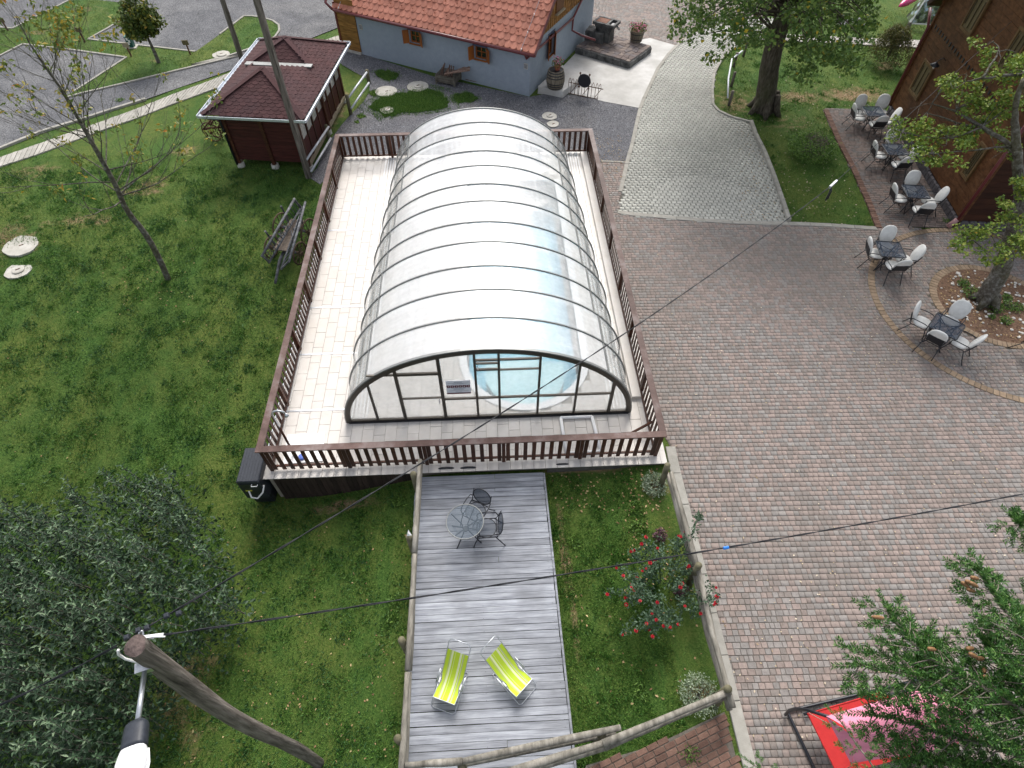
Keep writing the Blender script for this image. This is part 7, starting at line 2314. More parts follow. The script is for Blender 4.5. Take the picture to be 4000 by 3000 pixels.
# lichen tree among the cafe tables
rt0 = thing('lichen_tree', 'leaning lichen covered tree with yellow green leaves in the round bed', 'tree', TREE)
mb = MB()
tt = [P(3843, 1190, -.1), P(3868, 1130, .5), P(3904, 1072, 1.0), P(3931, 998, 1.6), P(3968, 871, 2.6), P(3986, 781, 3.2), P(3976, 640, 4.2), P(3967, 500, 5.0), P(3966, 420, 5.5)]
limb(mb, tt[:6], .3, .17, 12, .015)
limb(mb, tt[5:], .16, .06, 8, .015)
for a in range(5):
    an = a * 1.26
    mb.tube([TREE + Vector((.5 * math.cos(an), .5 * math.sin(an), -.05)), TREE + Vector((.25 * math.cos(an), .25 * math.sin(an), .25)), tt[1]], [.06, .13, .12], 7)
br1 = [tt[6], P(3949, 574, 4.5), P(3836, 497, 4.7), P(3732, 434, 4.9), P(3640, 405, 5.0)]
br2 = [tt[8], P(3990, 330, 6.0), P(4000, 289, 6.1), P(3836, 307, 5.9), P(3768, 321, 5.8)]
br3 = [br1[2], P(3740, 480, 4.6), P(3620, 440, 4.6)]
br4 = [br2[3], P(3900, 200, 6.3), P(3880, 165, 6.4)]
br5 = [tt[5], P(3940, 860, 3.0), P(3850, 900, 2.8), P(3760, 920, 2.7)]
br6 = [tt[5], P(4020, 760, 3.3), P(4080, 700, 3.6)]
br7 = [br1[1], P(3860, 580, 4.4), P(3640, 600, 4.3)]
br8 = [br1[2], P(3700, 540, 4.5), P(3520, 520, 4.5)]
for b_, r_ in ((br1, .09), (br2, .075), (br3, .04), (br4, .035), (br5, .04), (br6, .06), (br7, .035), (br8, .03)):
    limb(mb, b_, r_, .012, 7, .02)
z6 = lambda u, w: (3000 + u * .4521, 600 + w * .4521)
cl_ = [(z5(u, w), z_) for u, w, z_ in ((1890, 410, 6.3), (1990, 560, 6.1), (2170, 490, 6.2), (2060, 620, 6.0), (1560, 690, 5.5), (1690, 730, 5.4), (1600, 830, 5.2), (1870, 820, 5.3), (1980, 900, 5.2), (2080, 760, 5.5), (1750, 930, 5.0),
       (1240, 1090, 4.6), (1180, 1180, 4.4), (1400, 1110, 4.6), (1550, 1100, 4.7), (1640, 1170, 4.5), (1800, 1130, 4.6), (1930, 1050, 4.8), (1330, 1370, 4.2), (1440, 1350, 4.2), (1380, 1280, 4.3), (1520, 1400, 4.2),
       (2150, 1290, 4.4), (2180, 1560, 3.9), (1650, 1240, 4.5), (1780, 1210, 4.4), (1960, 1170, 4.5), (2100, 920, 5.2), (1280, 1200, 4.4), (1920, 660, 5.9), (2190, 640, 6.0), (2180, 560, 6.1), (1520, 760, 5.3), (1820, 880, 5.1), (2040, 980, 5.0), (1480, 1180, 4.5), (1180, 1110, 4.5))]
cl_ += [(z6(u, w), z_) for u, w, z_ in ((1680, 690, 2.9), (1720, 800, 2.7), (1880, 720, 2.9), (1900, 880, 2.6), (2050, 440, 3.5), (2150, 320, 3.7), (2130, 780, 2.9), (2180, 850, 2.8), (1980, 840, 2.7), (1850, 620, 3.1), (2180, 230, 3.9), (2060, 560, 3.2), (2200, 600, 3.2), (2190, 720, 3.0))]
pos = []
pts_b = [p for b_ in (br1, br2, br3, br4, br5, br6, br7, br8) for p in b_]
for (px_, py_), z_ in cl_:
    p = P(px_, py_, z_)
    s_ = min(pts_b, key=lambda s: (s - p).length)
    limb(mb, [s_, s_.lerp(p, .5) + Vector((0, 0, .08)), p], .018, .005, 5, .02, 3)
    for _ in range(3):
        c_ = p + Vector((R.uniform(-.28, .28), R.uniform(-.28, .28), R.uniform(-.12, .12)))
        pos.append(ball(c_, R.uniform(.16, .3), 46, .1, (1, 1, .6)))
for _ in range(26):
    b_ = R.choice([br1, br3, br8, br2, br7]); k = R.randint(1, len(b_) - 1); p = b_[k]
    limb(mb, [p, p + Vector((R.uniform(-.5, .1), R.uniform(-.4, .4), R.uniform(-.1, .2))), p + Vector((R.uniform(-.9, .1), R.uniform(-.6, .6), R.uniform(-.1, .3)))], .012, .004, 4, .02, 3)
obj('trunk', mb, m_bark2, rt0, smooth=True)
leaves_obj('crown', np.concatenate(pos), .09, .075, m_yel_l, rt0, droop=-.2, up=1.0)

# small maple on the camp pitches
mbp = P(*q(1372, 540), .02)
mt_ = thing('maple_tree', 'young round headed maple with a straight stem beside the power pedestal', 'tree', mbp)
ch_ = HZ(*q(1275, 320), mbp.x, mbp.y); ctop = HZ(*q(1165, 5), mbp.x, mbp.y)
mb = MB(); limb(mb, [mbp - Vector((0, 0, .1)), mbp + Vector((.02, 0, ch_ * .5)), mbp + Vector((0, 0, ch_ * 1.1)), mbp + Vector((-.05, 0, ctop * .9))], .1, .03, 7)
for i in range(14):
    an = R.random() * 6.28; z_ = R.uniform(ch_, ctop * .85)
    limb(mb, [mbp + Vector((0, 0, z_)), mbp + Vector((.5 * math.cos(an), .5 * math.sin(an), z_ + .3)), mbp + Vector((.9 * math.cos(an), .9 * math.sin(an), z_ + .7))], .03, .006, 5)
obj('trunk', mb, m_bark2, mt_, smooth=True)
pos = []
cz_ = (ch_ + ctop) / 2
for i in range(60):
    v_ = rdir(1)[0]; s_ = R.random() ** .4
    pos.append(ball((mbp.x + v_[0] * .82 * s_, mbp.y + v_[1] * .82 * s_, cz_ + v_[2] * (ctop - ch_) * .5 * s_), .32, 70, .1))
leaves_obj('crown', np.concatenate(pos), .16, .14, m_maple_l, mt_, droop=-.4)

# big grey green thicket at the lower left
bs = thing('lower_left_thicket', 'x', 'shrub', (-8, 4.4, -.9))
bs.name = 'willow_thicket'
tag(bs, 'large grey green thicket of upright shoots filling the lower left corner', 'shrub')
tips = []
pos_i, pos_o, dir_o, pos_t, dir_t = [], [], [], [], []
stems = MB()
poly_bush = [(-300, 1900), (40, 1880), (170, 1890), (330, 1830), (420, 1800), (520, 1830), (640, 1800), (720, 1850), (770, 1950), (770, 2050), (830, 2130), (800, 2200), (860, 2260), (900, 2330), (830, 2400), (760, 2450), (650, 2560), (560, 2720), (500, 2850), (420, 3080), (-300, 3080)]
n_sh = 0; tries = 0
while n_sh < 400 and tries < 9000:
    tries += 1
    a_, b_ = R.uniform(-300, 900), R.uniform(1800, 3080)
    if not inside((a_, b_), poly_bush): continue
    # height of the dome: low at the border, high inside
    dm = min(math.hypot(a_ - x_, b_ - y_) for x_, y_ in poly_bush)
    dome = sm(min(dm / 330, 1.0))
    h_ = .5 + 1.5 * float(dome) + R.choice([-.45, -.2, 0, .1, .3, .55])
    p = P(a_, b_, h_)
    n_sh += 1
    L_ = R.uniform(.5, 1.0)
    lean_ = Vector((R.uniform(-.2, .2), R.uniform(-.2, .2), 1)).normalized()
    base_ = p - lean_ * L_ * 1.6
    limb(stems, [base_, p - lean_ * L_ * .8 + Vector((R.uniform(-.03, .03), 0, 0)), p], .013, .004, 4, 0, 2)
    k = int(26 * L_ * 1.2)
    for i in range(k):
        f = (i + .5) / k
        an = i * 2.4 + a_
        d_ = Vector((math.cos(an), math.sin(an), .25 + .5 * f))
        pp = p - lean_ * L_ * 1.15 * (1 - f)
        if f > .8: pos_t.append(pp[:]); dir_t.append(Vector((d_.x, d_.y, .75))[:])
        else: pos_o.append(pp[:]); dir_o.append(d_[:])
    for _ in range(26):
        pos_i.append((p.x + R.uniform(-.45, .45), p.y + R.uniform(-.45, .45), p.z - L_ * R.uniform(.7, 1.9)))
obj('stems', stems, m_bark2, bs)
def dleaves(name, pos, dirs, ln, wd, mat, par, **kw):
    pos = np.array(pos); n = len(pos); d = np.array(dirs) + NR.normal(size=(n, 3)) * .15
    nn = np.tile(np.array([[0, 0, 1.0]]), (n, 1)) + NR.normal(size=(n, 3)) * .25
    v, f = leaf_arrays(pos, d, nn, NR.uniform(.75, 1.25, n) * ln, NR.uniform(.8, 1.2, n) * wd, bend=.45, shape=.42)
    o = obj(name, npmesh(name, v, f), mat, par); o['kind'] = 'stuff'; return o
dleaves('foliage', pos_o, dir_o, .125, .04, m_bush_l, bs)
dleaves('shoot_tips', pos_t, dir_t, .115, .036, m_tip_l, bs)
leaves_obj('inner_leaves', np.array(pos_i), .12, .06, m_bush_l, bs, droop=-.1)

# spruce at the lower right
m_needle = leaf_mat('spruce_needle', (.028, .09, .018), (.06, .16, .032), (.12, .23, .05), rough=.5, trans=.1)
m_cone = M('spruce_cone', [(.16, .08, .035), (.3, .17, .08)], scale=40, rough=.7, local=True)
m_twig = M('spruce_twig', [(.09, .07, .05), (.25, .22, .19)], scale=14, rough=.9)
spb = Vector((5.9, -.7, 0))
spr = thing('spruce_tree', 'tall spruce reaching in from the lower right corner with hanging cones', 'tree', spb)
tw = MB(); nd_p, nd_d, nd_n = [], [], []
limb(tw, [spb - Vector((0, 0, .2)), spb + Vector((0, 0, 5)), spb + Vector((0, 0, 11.5))], .24, .06, 10)
cone_at = []
def shoot(p, d, ln):
    d = d.normalized()
    k = max(16, int(ln * 280))
    a = d.orthogonal().normalized(); b_ = d.cross(a)
    for i in range(k):
        f = (i + R.random()) / k
        an = i * 2.4 + R.random()
        o_ = a * math.cos(an) + b_ * math.sin(an)
        nd_p.append((p + d * ln * f)[:]); nd_d.append((d * .75 + o_ + Vector((0, 0, .25)))[:])
def bough(pts, r, side=.62, cones=0, dens=1.0):
    q_ = limb(tw, pts, r, .008, 6, .012, 6)
    n = len(q_)
    L_ = sum((q_[i + 1] - q_[i]).length for i in range(n - 1))
    steps = int(L_ / .055 * dens)
    for i in range(steps):
        f = .06 + .94 * i / steps
        k = f * (n - 1); j = min(int(k), n - 2)
        p = q_[j].lerp(q_[j + 1], k - j)
        d = (q_[j + 1] - q_[j]).normalized()
        s_ = d.cross(Vector((0, 0, 1))).normalized() * (1 if i % 2 else -1)
        ln = side * (1.0 - .6 * f) * R.uniform(.7, 1.15) + .08
        dd_ = (d * .75 + s_ + Vector((0, 0, R.uniform(-.4, .05)))).normalized()
        e_ = p + dd_ * ln + Vector((0, 0, -.12 * ln))
        tw.tube([p, p.lerp(e_, .5) + Vector((0, 0, .02)), e_], [.006, .005, .003], 4, cap=False)
        m_ = max(2, int(ln / .062))
        for t_ in range(m_):
            g = (t_ + .6) / m_
            c_ = p.lerp(e_, g)
            s2 = dd_.cross(Vector((0, 0, 1))).normalized() * (1 if t_ % 2 else -1)
            shoot(c_, dd_ * .85 + s2 * .75 + Vector((0, 0, R.uniform(-.35, .3))), R.uniform(.07, .15) * (1.1 - .4 * g))
        shoot(e_ - dd_ * .05, dd_, .13)
        if R.random() < .3: shoot(p, Vector((0, 0, 1)) + d * .6 + s_ * .3, R.uniform(.08, .14))
        shoot(p, d + Vector((0, 0, .25)), .1)
    shoot(q_[-1], q_[-1] - q_[-2], .2)
def bg(pxs, r, side, cones=0, dens=1.0):
    bough([P(a_, b_, z_) for a_, b_, z_ in pxs], r, side, cones, dens)
tz = lambda z: P(4420, 3050, z)
bg([(4330, 2860, 8.3), (4120, 2590, 8.2), (3985, 2450, 8.1), (3890, 2330, 8.0), (3815, 2225, 7.95)], .03, .34)
bg([(4350, 3000, 8.0), (4000, 2780, 7.9), (3780, 2650, 7.8), (3600, 2545, 7.7), (3470, 2385, 7.6)], .028, .32)
bg([(4000, 2780, 7.8), (3700, 2680, 7.7), (3500, 2630, 7.6), (3345, 2600, 7.5)], .022, .27)
bg([(4350, 3000, 7.6), (3950, 2800, 7.5), (3700, 2720, 7.4), (3580, 2600, 7.4), (3620, 2480, 7.4)], .02, .26)
bg([(4350, 3100, 7.4), (3950, 2935, 7.3), (3700, 2870, 7.2), (3540, 2820, 7.15), (3400, 2790, 7.1)], .022, .24)
bg([(4350, 3100, 7.9), (4120, 2820, 7.9), (3950, 2660, 7.8), (3850, 2520, 7.8)], .024, .36)
bg([(4350, 3200, 7.2), (3950, 3010, 7.2), (3760, 2980, 7.1), (3560, 2975, 7.0)], .024, .26)
bg([(4350, 3250, 6.9), (4000, 3080, 6.9), (3700, 3060, 6.9), (3540, 3040, 6.8)], .024, .36)
bg([(4350, 3000, 8.1), (4150, 2740, 8.0), (4040, 2600, 8.0), (3970, 2450, 7.95)], .02, .36)
bg([(4300, 2700, 6.8), (4100, 2560, 6.8), (4010, 2330, 6.8)], .018, .3)
bg([(4400, 2250, 7.2), (4150, 2120, 7.2), (4000, 2060, 7.2), (3975, 2030, 7.2)], .015, .2)
# boughs of the rest of the tree, outside the picture
for i in range(40):
    z_ = 1.5 + 9.0 * i / 40; an = i * 2.4; l_ = 2.4 * (1 - z_ / 12.5) + .3
    d_ = Vector((math.cos(an), math.sin(an), 0))
    if d_.x < -.25 and z_ > 4.5: continue
    bough([spb + Vector((0, 0, z_)), spb + d_ * l_ * .5 + Vector((0, 0, z_ + .05)), spb + d_ * l_ + Vector((0, 0, z_ - .25))], .022, .3, 0, .35)
obj('trunk', tw, m_twig, spr, smooth=True)
n_ = len(nd_p)
v, f = leaf_arrays(np.array(nd_p), np.array(nd_d), rdir(n_, .6), NR.uniform(.7, 1.2, n_) * .046, .0125, bend=.1, shape=.5)
o = obj('needles', npmesh('needles', v, f), m_needle, spr); o['kind'] = 'stuff'
print('needles', n_)
zs_ = lambda u, w: (2800 + u * .5425, 2100 + w * .5425)
cme = MB().lathe([(.008, 0), (.024, .015), (.028, .05), (.024, .09), (.012, .115), (.003, .125)], (0, 0, 0), 9)
cme = mesh('cone', cme, True); cme.materials.append(m_cone)
for (u, w), z_, an in (((1790, 310), 8.05, 1.3), ((1820, 322), 8.05, 1.2), ((1800, 370), 8.0, 1.4), ((1760, 318), 8.02, 1.0), ((1830, 285), 8.05, 1.5), ((1205, 580), 7.75, 4.4), ((1520, 798), 7.8, 1.5), ((1800, 800), 7.9, 1.7), ((1815, 832), 7.9, 1.2), ((1870, 870), 7.85, 1.6),
                       ((1920, 970), 7.8, 2.2), ((1910, 1000), 7.8, 1.5), ((2020, 1020), 7.8, 1.6), ((1750, 1118), 7.5, 1.2), ((1570, 1178), 7.4, 1.5), ((1665, 1190), 7.4, 1.8), ((1600, 1120), 7.5, 1.1)):
    piece('cone', cme, spr, P(*zs_(u, w), z_), (math.radians(112), 0, an), (.72, .72, .85))

# ------------------------------------------------------------------ shrubs, roses, bed plants
m_shrub_l = leaf_mat('shrub_leaf', (.06, .13, .025), (.12, .23, .04), (.2, .32, .07))
m_dead = leaf_mat('dead_twig_leaf', (.09, .065, .06), (.16, .12, .11))
m_rose_l = leaf_mat('rose_leaf', (.035, .07, .035), (.06, .11, .06), (.1, .16, .095))
m_silver = leaf_mat('pale_leaf', (.16, .22, .13), (.3, .37, .24), (.42, .48, .36))
m_purple = leaf_mat('purple_leaf', (.08, .035, .05), (.14, .07, .09))
def shrub(name, label, c, r, h, n, ln, mat, mat2=None, parts='leaves', cat='shrub', group=None):
    t = thing(name, label, cat, c)
    st = MB()
    for i in range(12):
        an = R.random() * 6.28; q_ = R.uniform(.3, .8) * r
        limb(st, [c, c + Vector((q_ * .5 * math.cos(an), q_ * .5 * math.sin(an), h * .5)), c + Vector((q_ * math.cos(an), q_ * math.sin(an), h * R.uniform(.6, 1)))], .012, .004, 4, .01, 3)
    obj('stems', st, m_bark2, t)
    pos = ball((c.x, c.y, c.z + h * .45), 1, n, .35, (r, r, h * .55)); pos = pos[pos[:, 2] > c.z + .02]
    pos += NR.normal(size=pos.shape) * r * .06
    if mat2:
        inner = (np.hypot(pos[:, 0] - c.x - .1 * r, pos[:, 1] - c.y) < r * .5)
        leaves_obj('dry_twigs', pos[inner], ln * 1.2, ln * .3, mat2, t, kind=None)
        pos = pos[~inner]
    leaves_obj('leaves', pos, ln, ln * .55, mat, t, kind=None)
    return t
shrub('low_shrub', 'round low shrub with a bare grey middle on the grass left of the cafe terrace', P(3163, 605), .95, .8, 2600, .09, m_shrub_l, m_dead)
# weeping shrub
wc = P(3455, 252)
ws_ = thing('weeping_shrub', 'small drooping shrub with brownish leaves on the lawn behind the linden', 'shrub', wc)
st = MB(); pos = []
for i in range(60):
    an = R.random() * 6.28; r_ = R.uniform(.5, 1.2); top_ = wc + Vector((.2 * math.cos(an) * 1, .2 * math.sin(an), 1.35 + R.uniform(-.1, .25)))
    e_ = wc + Vector((r_ * math.cos(an), r_ * math.sin(an), R.uniform(.25, .7)))
    m_ = top_.lerp(e_, .5) + Vector((0, 0, .3))
    q_ = limb(st, [wc + Vector((0, 0, .2)), top_, m_, e_], .014, .004, 4, .0, 4)
    for p in q_[3:]: pos.append(ball(p, .16, 14))
obj('stems', st, m_bark2, ws_)
leaves_obj('leaves', np.concatenate(pos), .1, .035, leaf_mat('olive_leaf', (.06, .075, .02), (.12, .13, .035), (.18, .15, .05)), ws_, droop=-.9, kind=None)
shrub('silver_plant', 'pale silvery plant at the first post of the rose bed railing', G(2553, 1902), .34, .35, 900, .055, m_silver, cat='plant')
shrub('white_flowering_plant', 'low white flowering plant in the bottom corner of the rose bed grass', G(2725, 2718), .42, .3, 1500, .045, m_silver, cat='plant')
# rose bush with its blooms
rb = G(2605, 2290)
rose = thing('rose_bush', 'sprawling rose bush with red blooms leaning on the log railing', 'rose bush', rb)
zr7 = lambda u, w: (2200 + u * .3617, 1800 + w * .3617)
blooms = [(890, 830), (850, 900), (730, 980), (768, 970), (1245, 815), (1272, 822), (1320, 772), (1018, 945), (990, 1080), (935, 1105), (575, 1158), (855, 1192), (890, 1168), (650, 1245), (795, 1270), (735, 1330), (735, 1368), (762, 1398), (1265, 1365), (1285, 1330), (1345, 1165), (1355, 1140),
          (1645, 1370), (1658, 1470), (1645, 1535), (1628, 1555), (830, 1517), (668, 1482), (678, 1550), (860, 1465), (475, 1443), (1010, 1530), (1312, 1572), (960, 1655), (1480, 1650), (900, 1760), (1000, 1720), (1080, 1790), (930, 1830), (1150, 1800), (1240, 1770), (780, 1840), (640, 1880), (960, 1900)]
st = MB(); pos = []
bl = MB()
for k in range(3):
    rr_ = .05 - .014 * k
    n_ = 7
    vs = [(0, 0, .02)]
    for j in range(n_ * 2):
        a = PI * j / n_ + k * .5
        r_ = rr_ * (1 if j % 2 else .7)
        vs.append((r_ * math.cos(a), r_ * math.sin(a), .015 + .018 * k + (.012 if j % 2 else 0)))
    bl.add(vs, [(0, 1 + j, 1 + (j + 1) % (n_ * 2)) for j in range(n_ * 2)])
blm = mesh('bloom', bl, True); blm.materials.append(m_red_fl)
for i, (u, w) in enumerate(blooms):
    z_ = R.uniform(.5, 1.1)
    p = P(*zr7(u, w), z_)
    piece('bloom', blm, rose, p, (R.uniform(-.5, .2), R.uniform(-.4, .4), R.random() * 6), [R.uniform(.6, 1.1)] * 3)
    foot = rb.lerp(Vector((p.x, p.y, -.03)), .35)
    q_ = limb(st, [foot, foot.lerp(p, .55) + Vector((0, 0, .15)), p], .009, .004, 4, .015, 4)
    for p_ in q_[4:-1]: pos.append(ball(p_, .13, 14))
for i in range(48):
    an = R.random() * 6.28; q_ = R.random() ** .6
    c_ = Vector((rb.x + .62 * q_ * math.cos(an) + .05, rb.y + 1.0 * q_ * math.sin(an), R.uniform(.2, .95) * (1.1 - .5 * q_)))
    pos.append(ball(c_, .15, 13, .1))
for (u, w), z_ in (((1470, 580), .9), ((1445, 640), .9), ((1430, 720), .9), ((1400, 790), .9), ((1370, 840), .9), ((1480, 600), 1.0)):
    pos.append(ball(P(*zr7(u, w), z_), .13, 22, .1))
limb(st, [rb, P(*zr7(1370, 850), .8), P(*zr7(1440, 650), 1.0), P(*zr7(1470, 470), 1.1)], .012, .004, 5, .01, 5)
obj('stems', st, m_rose_l, rose)
leaves_obj('leaves', np.concatenate(pos), .065, .045, m_rose_l, rose, up=1.2, kind='stuff')
for (u, w), lab in (((1035, 830), 'upper of two small purple leaved plants in the grass beside the roses'), ((1250, 1410), 'lower of two small purple leaved plants under the roses')):
    c_ = P(*zr7(u, w)); shrub('purple_plant', lab, Vector((c_.x, c_.y, float(gz(c_.x, c_.y)))), .16, .35, 260, .06, m_purple, cat='plant')
# plants and pebbles in the tree bed
bed_plants = [((1680, 1130), 'leafy tuft at the far left rim of the tree bed', .18), ((1750, 1220), 'wide green tuft just left of the lichen tree trunk', .3), ((2060, 1330), 'green tuft with yellow leaves right of the trunk foot', .22), ((1960, 1350), 'bright leafy tuft at the near foot of the lichen tree', .22),
              ((2140, 1340), 'green tuft at the right rim of the tree bed', .22), ((1935, 1415), 'tiny sprout at the near rim of the tree bed', .09), ((2050, 1450), 'dark green tuft at the near right rim of the tree bed', .18), ((2060, 1255), 'green tuft behind the right side of the trunk', .16)]
for (u, w), lab, r_ in bed_plants:
    c_ = P(*z6(u, w), .02); shrub('bed_plant', lab, c_, r_, r_ * .8, int(500 * r_ + 60), .07, m_shrub_l, cat='plant', group=None)
pv = MB()
for i in range(170):
    a = R.random() * 6.28; q_ = R1 * .9 * R.random() ** .5
    if q_ < .35: continue
    c_ = (ringc.x + q_ * math.cos(a), ringc.y + q_ * math.sin(a), .02)
    r_ = R.uniform(.025, .06)
    pv.lathe([(r_ * .7, -.01), (r_, r_ * .3), (r_ * .6, r_ * .6)], c_, 6)
tag(obj('pebbles', pv, M('white_pebble', [(.45, .42, .38), (.62, .6, .56)], scale=8, rough=.8, tint=.2)), kind='stuff', label='pale pebbles scattered over the round tree bed', cat='pebbles')

# ------------------------------------------------------------------ grass blades, fallen leaves, gravel stones
def keep(x, y, polys):
    k = np.ones(len(x), bool)
    for p in polys: k &= ~inside_np(x, y, [tuple(q_) for q_ in p])
    return k
deck_r = [(DX0 - .02, DY0 - .03), (DX1 + .02, DY0 - .03), (DX1 + .02, DY1), (DX0 - .02, DY1)]
walk_r = [(lft[0].x, 7.6), (lft[1].x, .8), (rgt[1].x + .07, .8), (rgt[0].x + .07, 7.6)]
house_r = [tuple(H_(-.05, 0, 0).xy), tuple(H_(LN + 1, 0, 0).xy), tuple(H_(LN + 1, 8, 0).xy), tuple(H_(-.05, 8, 0).xy)]
inn_r = [tuple(K(-.1, -.05, 0).xy), tuple(K(KLn + .1, -.05, 0).xy), tuple(K(KLn, 9, 0).xy), tuple(K(0, 9, 0).xy)]
hard = [deck_r, walk_r, house_r, inn_r, [tuple(p) for p in road_poly] + [tuple(p) for p in far], yard, main_poly, terr_poly, drive_poly, plaza_poly, ap, bp_poly]
def blades(name, n, x0, x1, y0, y1, hmin, hmax, mat, wd=.012, polys=hard, z=None, within=None, clump=True, parent=None):
    x = NR.uniform(x0, x1, n); y = NR.uniform(y0, y1, n)
    if clump:
        # thicker in tufts
        d = np.sin(x * 5.1 + np.sin(y * 3.3)) + np.sin(y * 4.7 + np.sin(x * 2.9)) + np.sin(x * 11 + y * 7) * .6
        k = NR.rand(n) < (.55 + .25 * d)
        x, y = x[k], y[k]
    k = keep(x, y, polys)
    if within is not None: k &= inside_np(x, y, [tuple(q_) for q_ in within])
    x, y = x[k], y[k]; n = len(x)
    zz = gz(x, y) if z is None else np.full(n, z)
    a = NR.uniform(0, 2 * PI, n); h = NR.uniform(hmin, hmax, n); ln = NR.uniform(.2, .9, n)
    dx, dy = np.cos(a), np.sin(a)
    b0 = np.stack([x - dy * wd / 2, y + dx * wd / 2, zz - .005], 1); b1 = np.stack([x + dy * wd / 2, y - dx * wd / 2, zz - .005], 1)
    tpt = np.stack([x + dx * h * ln, y + dy * h * ln, zz + h * (1 - .35 * ln)], 1)
    v = np.stack([b0, b1, tpt], 1).reshape(-1, 3)
    f = np.arange(n * 3).reshape(-1, 3)
    o = obj(name, npmesh(name, v, f), mat); tag(o, kind='stuff', label='short mown grass blades covering the lawn', cat='grass')
    return o
m_blade = leaf_mat('grass_blade', (.025, .075, .012), (.07, .17, .022), (.17, .26, .05), trans=.2)
blades('grass', 480000, -24, -1.8, .2, 23, .03, .075, m_blade, wd=.016)
blades('grass', 60000, 1.1, 3.6, .6, 7.6, .03, .075, m_blade, wd=.014)
blades('grass', 150000, 6, 24, 15, 36, .03, .08, m_blade, wd=.02)
blades('grass', 170000, -30, -8, 22, 45, .03, .08, m_blade, wd=.022, z=.02, polys=[], within=isl)
for p in patches:
    xs0 = [q_[0] for q_ in p]; ys0 = [q_[1] for q_ in p]
    blades('grass', int(5200 * (max(xs0) - min(xs0)) * (max(ys0) - min(ys0))), min(xs0) - .2, max(xs0) + .2, min(ys0) - .2, max(ys0) + .2, .04, .1, m_blade, wd=.02, polys=[], z=.004, within=[Vector(q_) for q_ in p], clump=False)
    cx_ = sum((Vector(q_) for q_ in p), Vector((0, 0))) / len(p)
    blades('grass', int(2200 * (max(xs0) - min(xs0)) * (max(ys0) - min(ys0))), min(xs0) - .5, max(xs0) + .5, min(ys0) - .5, max(ys0) + .5, .04, .1, m_blade, wd=.02, polys=[], z=.0, within=[cx_ + (Vector(q_) - cx_) * 1.3 for q_ in p])
# coarser clumps standing out of the short grass
def clumps(n, x0, x1, y0, y1, per=34, r=.13, mat=None):
    cx = NR.uniform(x0, x1, n); cy = NR.uniform(y0, y1, n)
    k = keep(cx, cy, hard); cx, cy = cx[k], cy[k]; n = len(cx)
    s = NR.uniform(.4, 1.5, n)
    x = (cx[:, None] + NR.normal(size=(n, per)) * r * s[:, None]).ravel(); y = (cy[:, None] + NR.normal(size=(n, per)) * r * s[:, None]).ravel()
    k = keep(x, y, hard); x, y = x[k], y[k]
    pos = np.stack([x, y, gz(x, y)], 1); d = rdir(len(x), 1.0, .5)
    v, f = leaf_arrays(pos, d, rdir(len(x), .5), NR.uniform(.05, .13, len(x)), NR.uniform(.012, .028, len(x)), bend=.5)
    o = obj('grass', npmesh('grass', v, f), mat); tag(o, kind='stuff', label='coarse grass and clover clumps standing in the lawn', cat='grass')
m_clump = leaf_mat('clump_blade', (.03, .1, .014), (.06, .16, .022), (.12, .24, .04))
m_clump2 = leaf_mat('clover_leaf', (.02, .075, .02), (.04, .12, .03), (.08, .18, .05))
clumps(1500, -20, -1.8, .3, 22, mat=m_clump)
clumps(1100, -20, -1.8, .3, 22, per=44, r=.2, mat=m_clump2)
clumps(160, 1.2, 3.6, .8, 7.4, mat=m_clump)
clumps(500, 8, 22, 17, 34, mat=m_clump)
ex = NR.uniform(-5.8, -2.2, 220); ey = 7.5 - NR.rand(220) ** 2 * .35
v, f = leaf_arrays(np.stack([ex, ey, gz(ex, ey)], 1), rdir(220, 1.2, .5), rdir(220, .4), NR.uniform(.08, .22, 220), .02, bend=.4)
tag(obj('grass', npmesh('grass', v, f), m_clump), kind='stuff', label='longer grass against the board skirting', cat='grass')
# weedy tufts where the lawn meets its edges
wt = []
for (px_, py_) in [(x_, y_) for x_, y_ in ((470, 395), (660, 1080), (690, 1070), (2480, 1985), (2490, 2060), (2150, 2460), (2500, 2700), (2690, 2950), (2820, 2700), (3700, 870), (2245, 2120), (2330, 2900), (1560, 1960), (1550, 2350), (1530, 2420))]:
    p = G(px_, py_); wt.append(ball(p, .2, 90, .1, (1, 1, .4)))
wt = np.concatenate(wt); wt[:, 2] = np.maximum(wt[:, 2], gz(wt[:, 0], wt[:, 1]) + .01)
o = leaves_obj('weeds', wt, .1, .03, m_shrub_l, None, droop=.8); tag(o, label='leafy weed tufts along the lawn edges', cat='weeds')
m_fall = leaf_mat('fallen_leaf', (.2, .11, .06), (.36, .24, .12), (.5, .38, .2), trans=.0, rough=.9)
m_fall2 = leaf_mat('pale_fallen_leaf', (.3, .22, .13), (.48, .4, .28), (.6, .52, .4), trans=.0, rough=.9)
def litter(label, xy, zf, ln, mat):
    xy = np.asarray(xy, float); n = len(xy)
    pos = np.stack([xy[:, 0], xy[:, 1], (zf(xy[:, 0], xy[:, 1]) if callable(zf) else np.full(n, zf)) + .012], 1)
    d = rdir(n, 0, .12); nn = rdir(n, 3.0)
    v, f = leaf_arrays(pos, d, nn, NR.uniform(.6, 1.3, n) * ln, NR.uniform(.6, 1.1, n) * ln * .7, bend=.1)
    o = obj('fallen_leaves', npmesh('fallen_leaves', v, f), mat); tag(o, kind='stuff', label=label, cat='leaves')
def pxs(n, x0, x1, y0, y1, f=P, sd=None):
    out = []
    for _ in range(n):
        p = f(R.uniform(x0, x1), R.uniform(y0, y1)); out.append((p.x, p.y))
    return out
pts = np.array(pxs(520, 2500, 4000, 850, 2900)); pts = pts[inside_np(pts[:, 0], pts[:, 1], main_poly)]
litter('pale fallen leaves scattered on the mixed paving', pts, .003, .055, m_fall2)
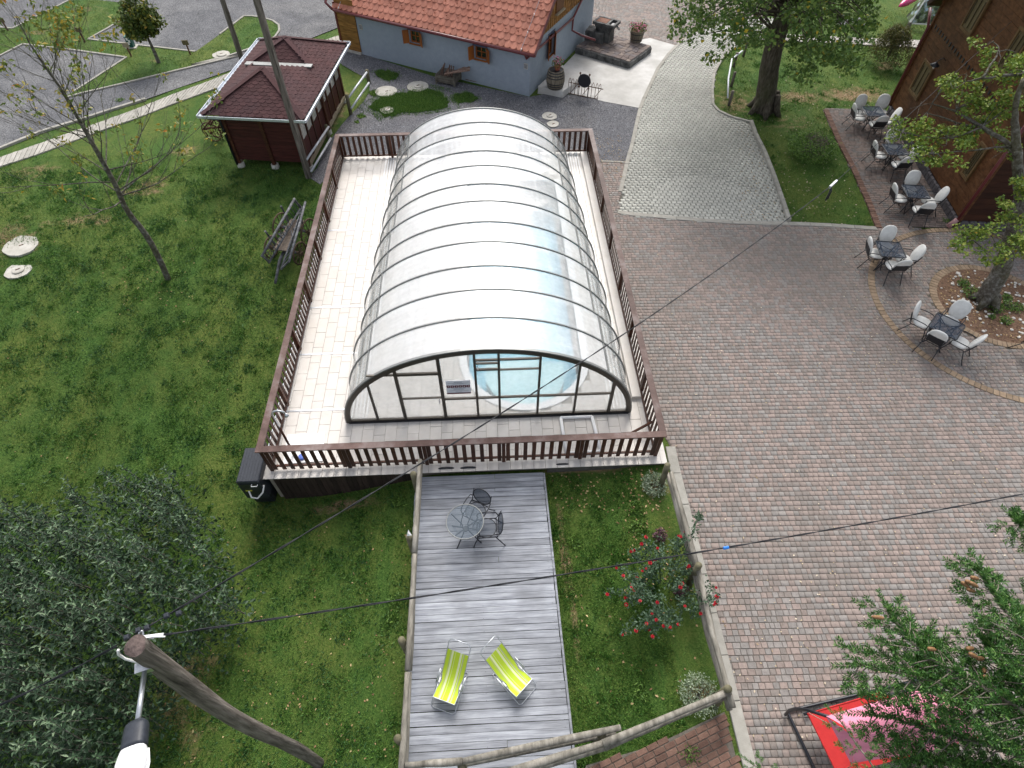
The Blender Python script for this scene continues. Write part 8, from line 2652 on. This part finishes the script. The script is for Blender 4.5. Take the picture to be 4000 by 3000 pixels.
pts = np.array(pxs(420, 3300, 4000, 950, 1500)); pts = pts[inside_np(pts[:, 0], pts[:, 1], main_poly)]
litter('fallen leaves round the cafe tables', pts, .003, .05, m_fall2)
pts = np.array([(ringc.x + R1 * .92 * R.random() ** .5 * math.cos(a), ringc.y + R1 * .92 * R.random() ** .5 * math.sin(a)) for a in [R.random() * 6.28 for _ in range(420)]])
litter('brown leaf litter in the round tree bed', pts, .015, .07, m_fall)
dv = P(2950, 560)
pts = np.array(pxs(260, 2880, 3080, 480, 860) + pxs(120, 2330, 2440, 520, 700)); pts = pts[inside_np(pts[:, 0], pts[:, 1], drive_poly + []) | (pts[:, 0] < 6)]
litter('fallen leaves along the driveway kerbs', pts, .012, .06, m_fall)
pts = np.array(pxs(520, 2800, 3350, 300, 900)); k = keep(pts[:, 0], pts[:, 1], hard); litter('fallen leaves under the linden', pts[k], gz, .07, m_fall2)
pts = np.array(pxs(220, 560, 1600, 2050, 2990, G) + pxs(60, 0, 1200, 850, 1900, G) + pxs(60, 480, 760, 1000, 1200, G)); k = keep(pts[:, 0], pts[:, 1], hard); litter('fallen leaves on the left lawn', pts[k], gz, .06, m_fall)
pts = np.array(pxs(120, 2150, 2560, 1820, 2000, G) + pxs(150, 2440, 2720, 1830, 2330, G) + pxs(90, 2160, 2800, 1850, 2750, G)); k = keep(pts[:, 0], pts[:, 1], hard); litter('fallen leaves in the grass of the rose bed', pts[k], gz, .075, m_fall)
# loose stones on the gravel yard
x = NR.uniform(-9, 7, 30000); y = NR.uniform(20, 33, 30000)
k = inside_np(x, y, [tuple(q_) for q_ in yard]) & keep(x, y, [deck_r] + [list(p) for p in patches]); x, y = x[k], y[k]; n = len(x)
r_ = NR.uniform(.012, .032, n); a = NR.uniform(0, 6.28, n)
v = np.stack([np.stack([x + r_ * np.cos(a + j * 2.1), y + r_ * np.sin(a + j * 2.1), np.full(n, -.004)], 1) for j in range(3)] + [np.stack([x, y, r_ * .9], 1)], 1).reshape(-1, 3)
k4 = np.arange(n) * 4
f = np.concatenate([np.stack([k4 + i, k4 + (i + 1) % 3, k4 + 3], 1) for i in range(3)])
o = obj('gravel', npmesh('gravel', v, f), m_gravel_stone); tag(o, kind='stuff', label='loose grey stones of the gravel yard', cat='gravel')
print('objects', len(bpy.data.objects), 'faces', sum(len(m.polygons) for m in bpy.data.meshes))
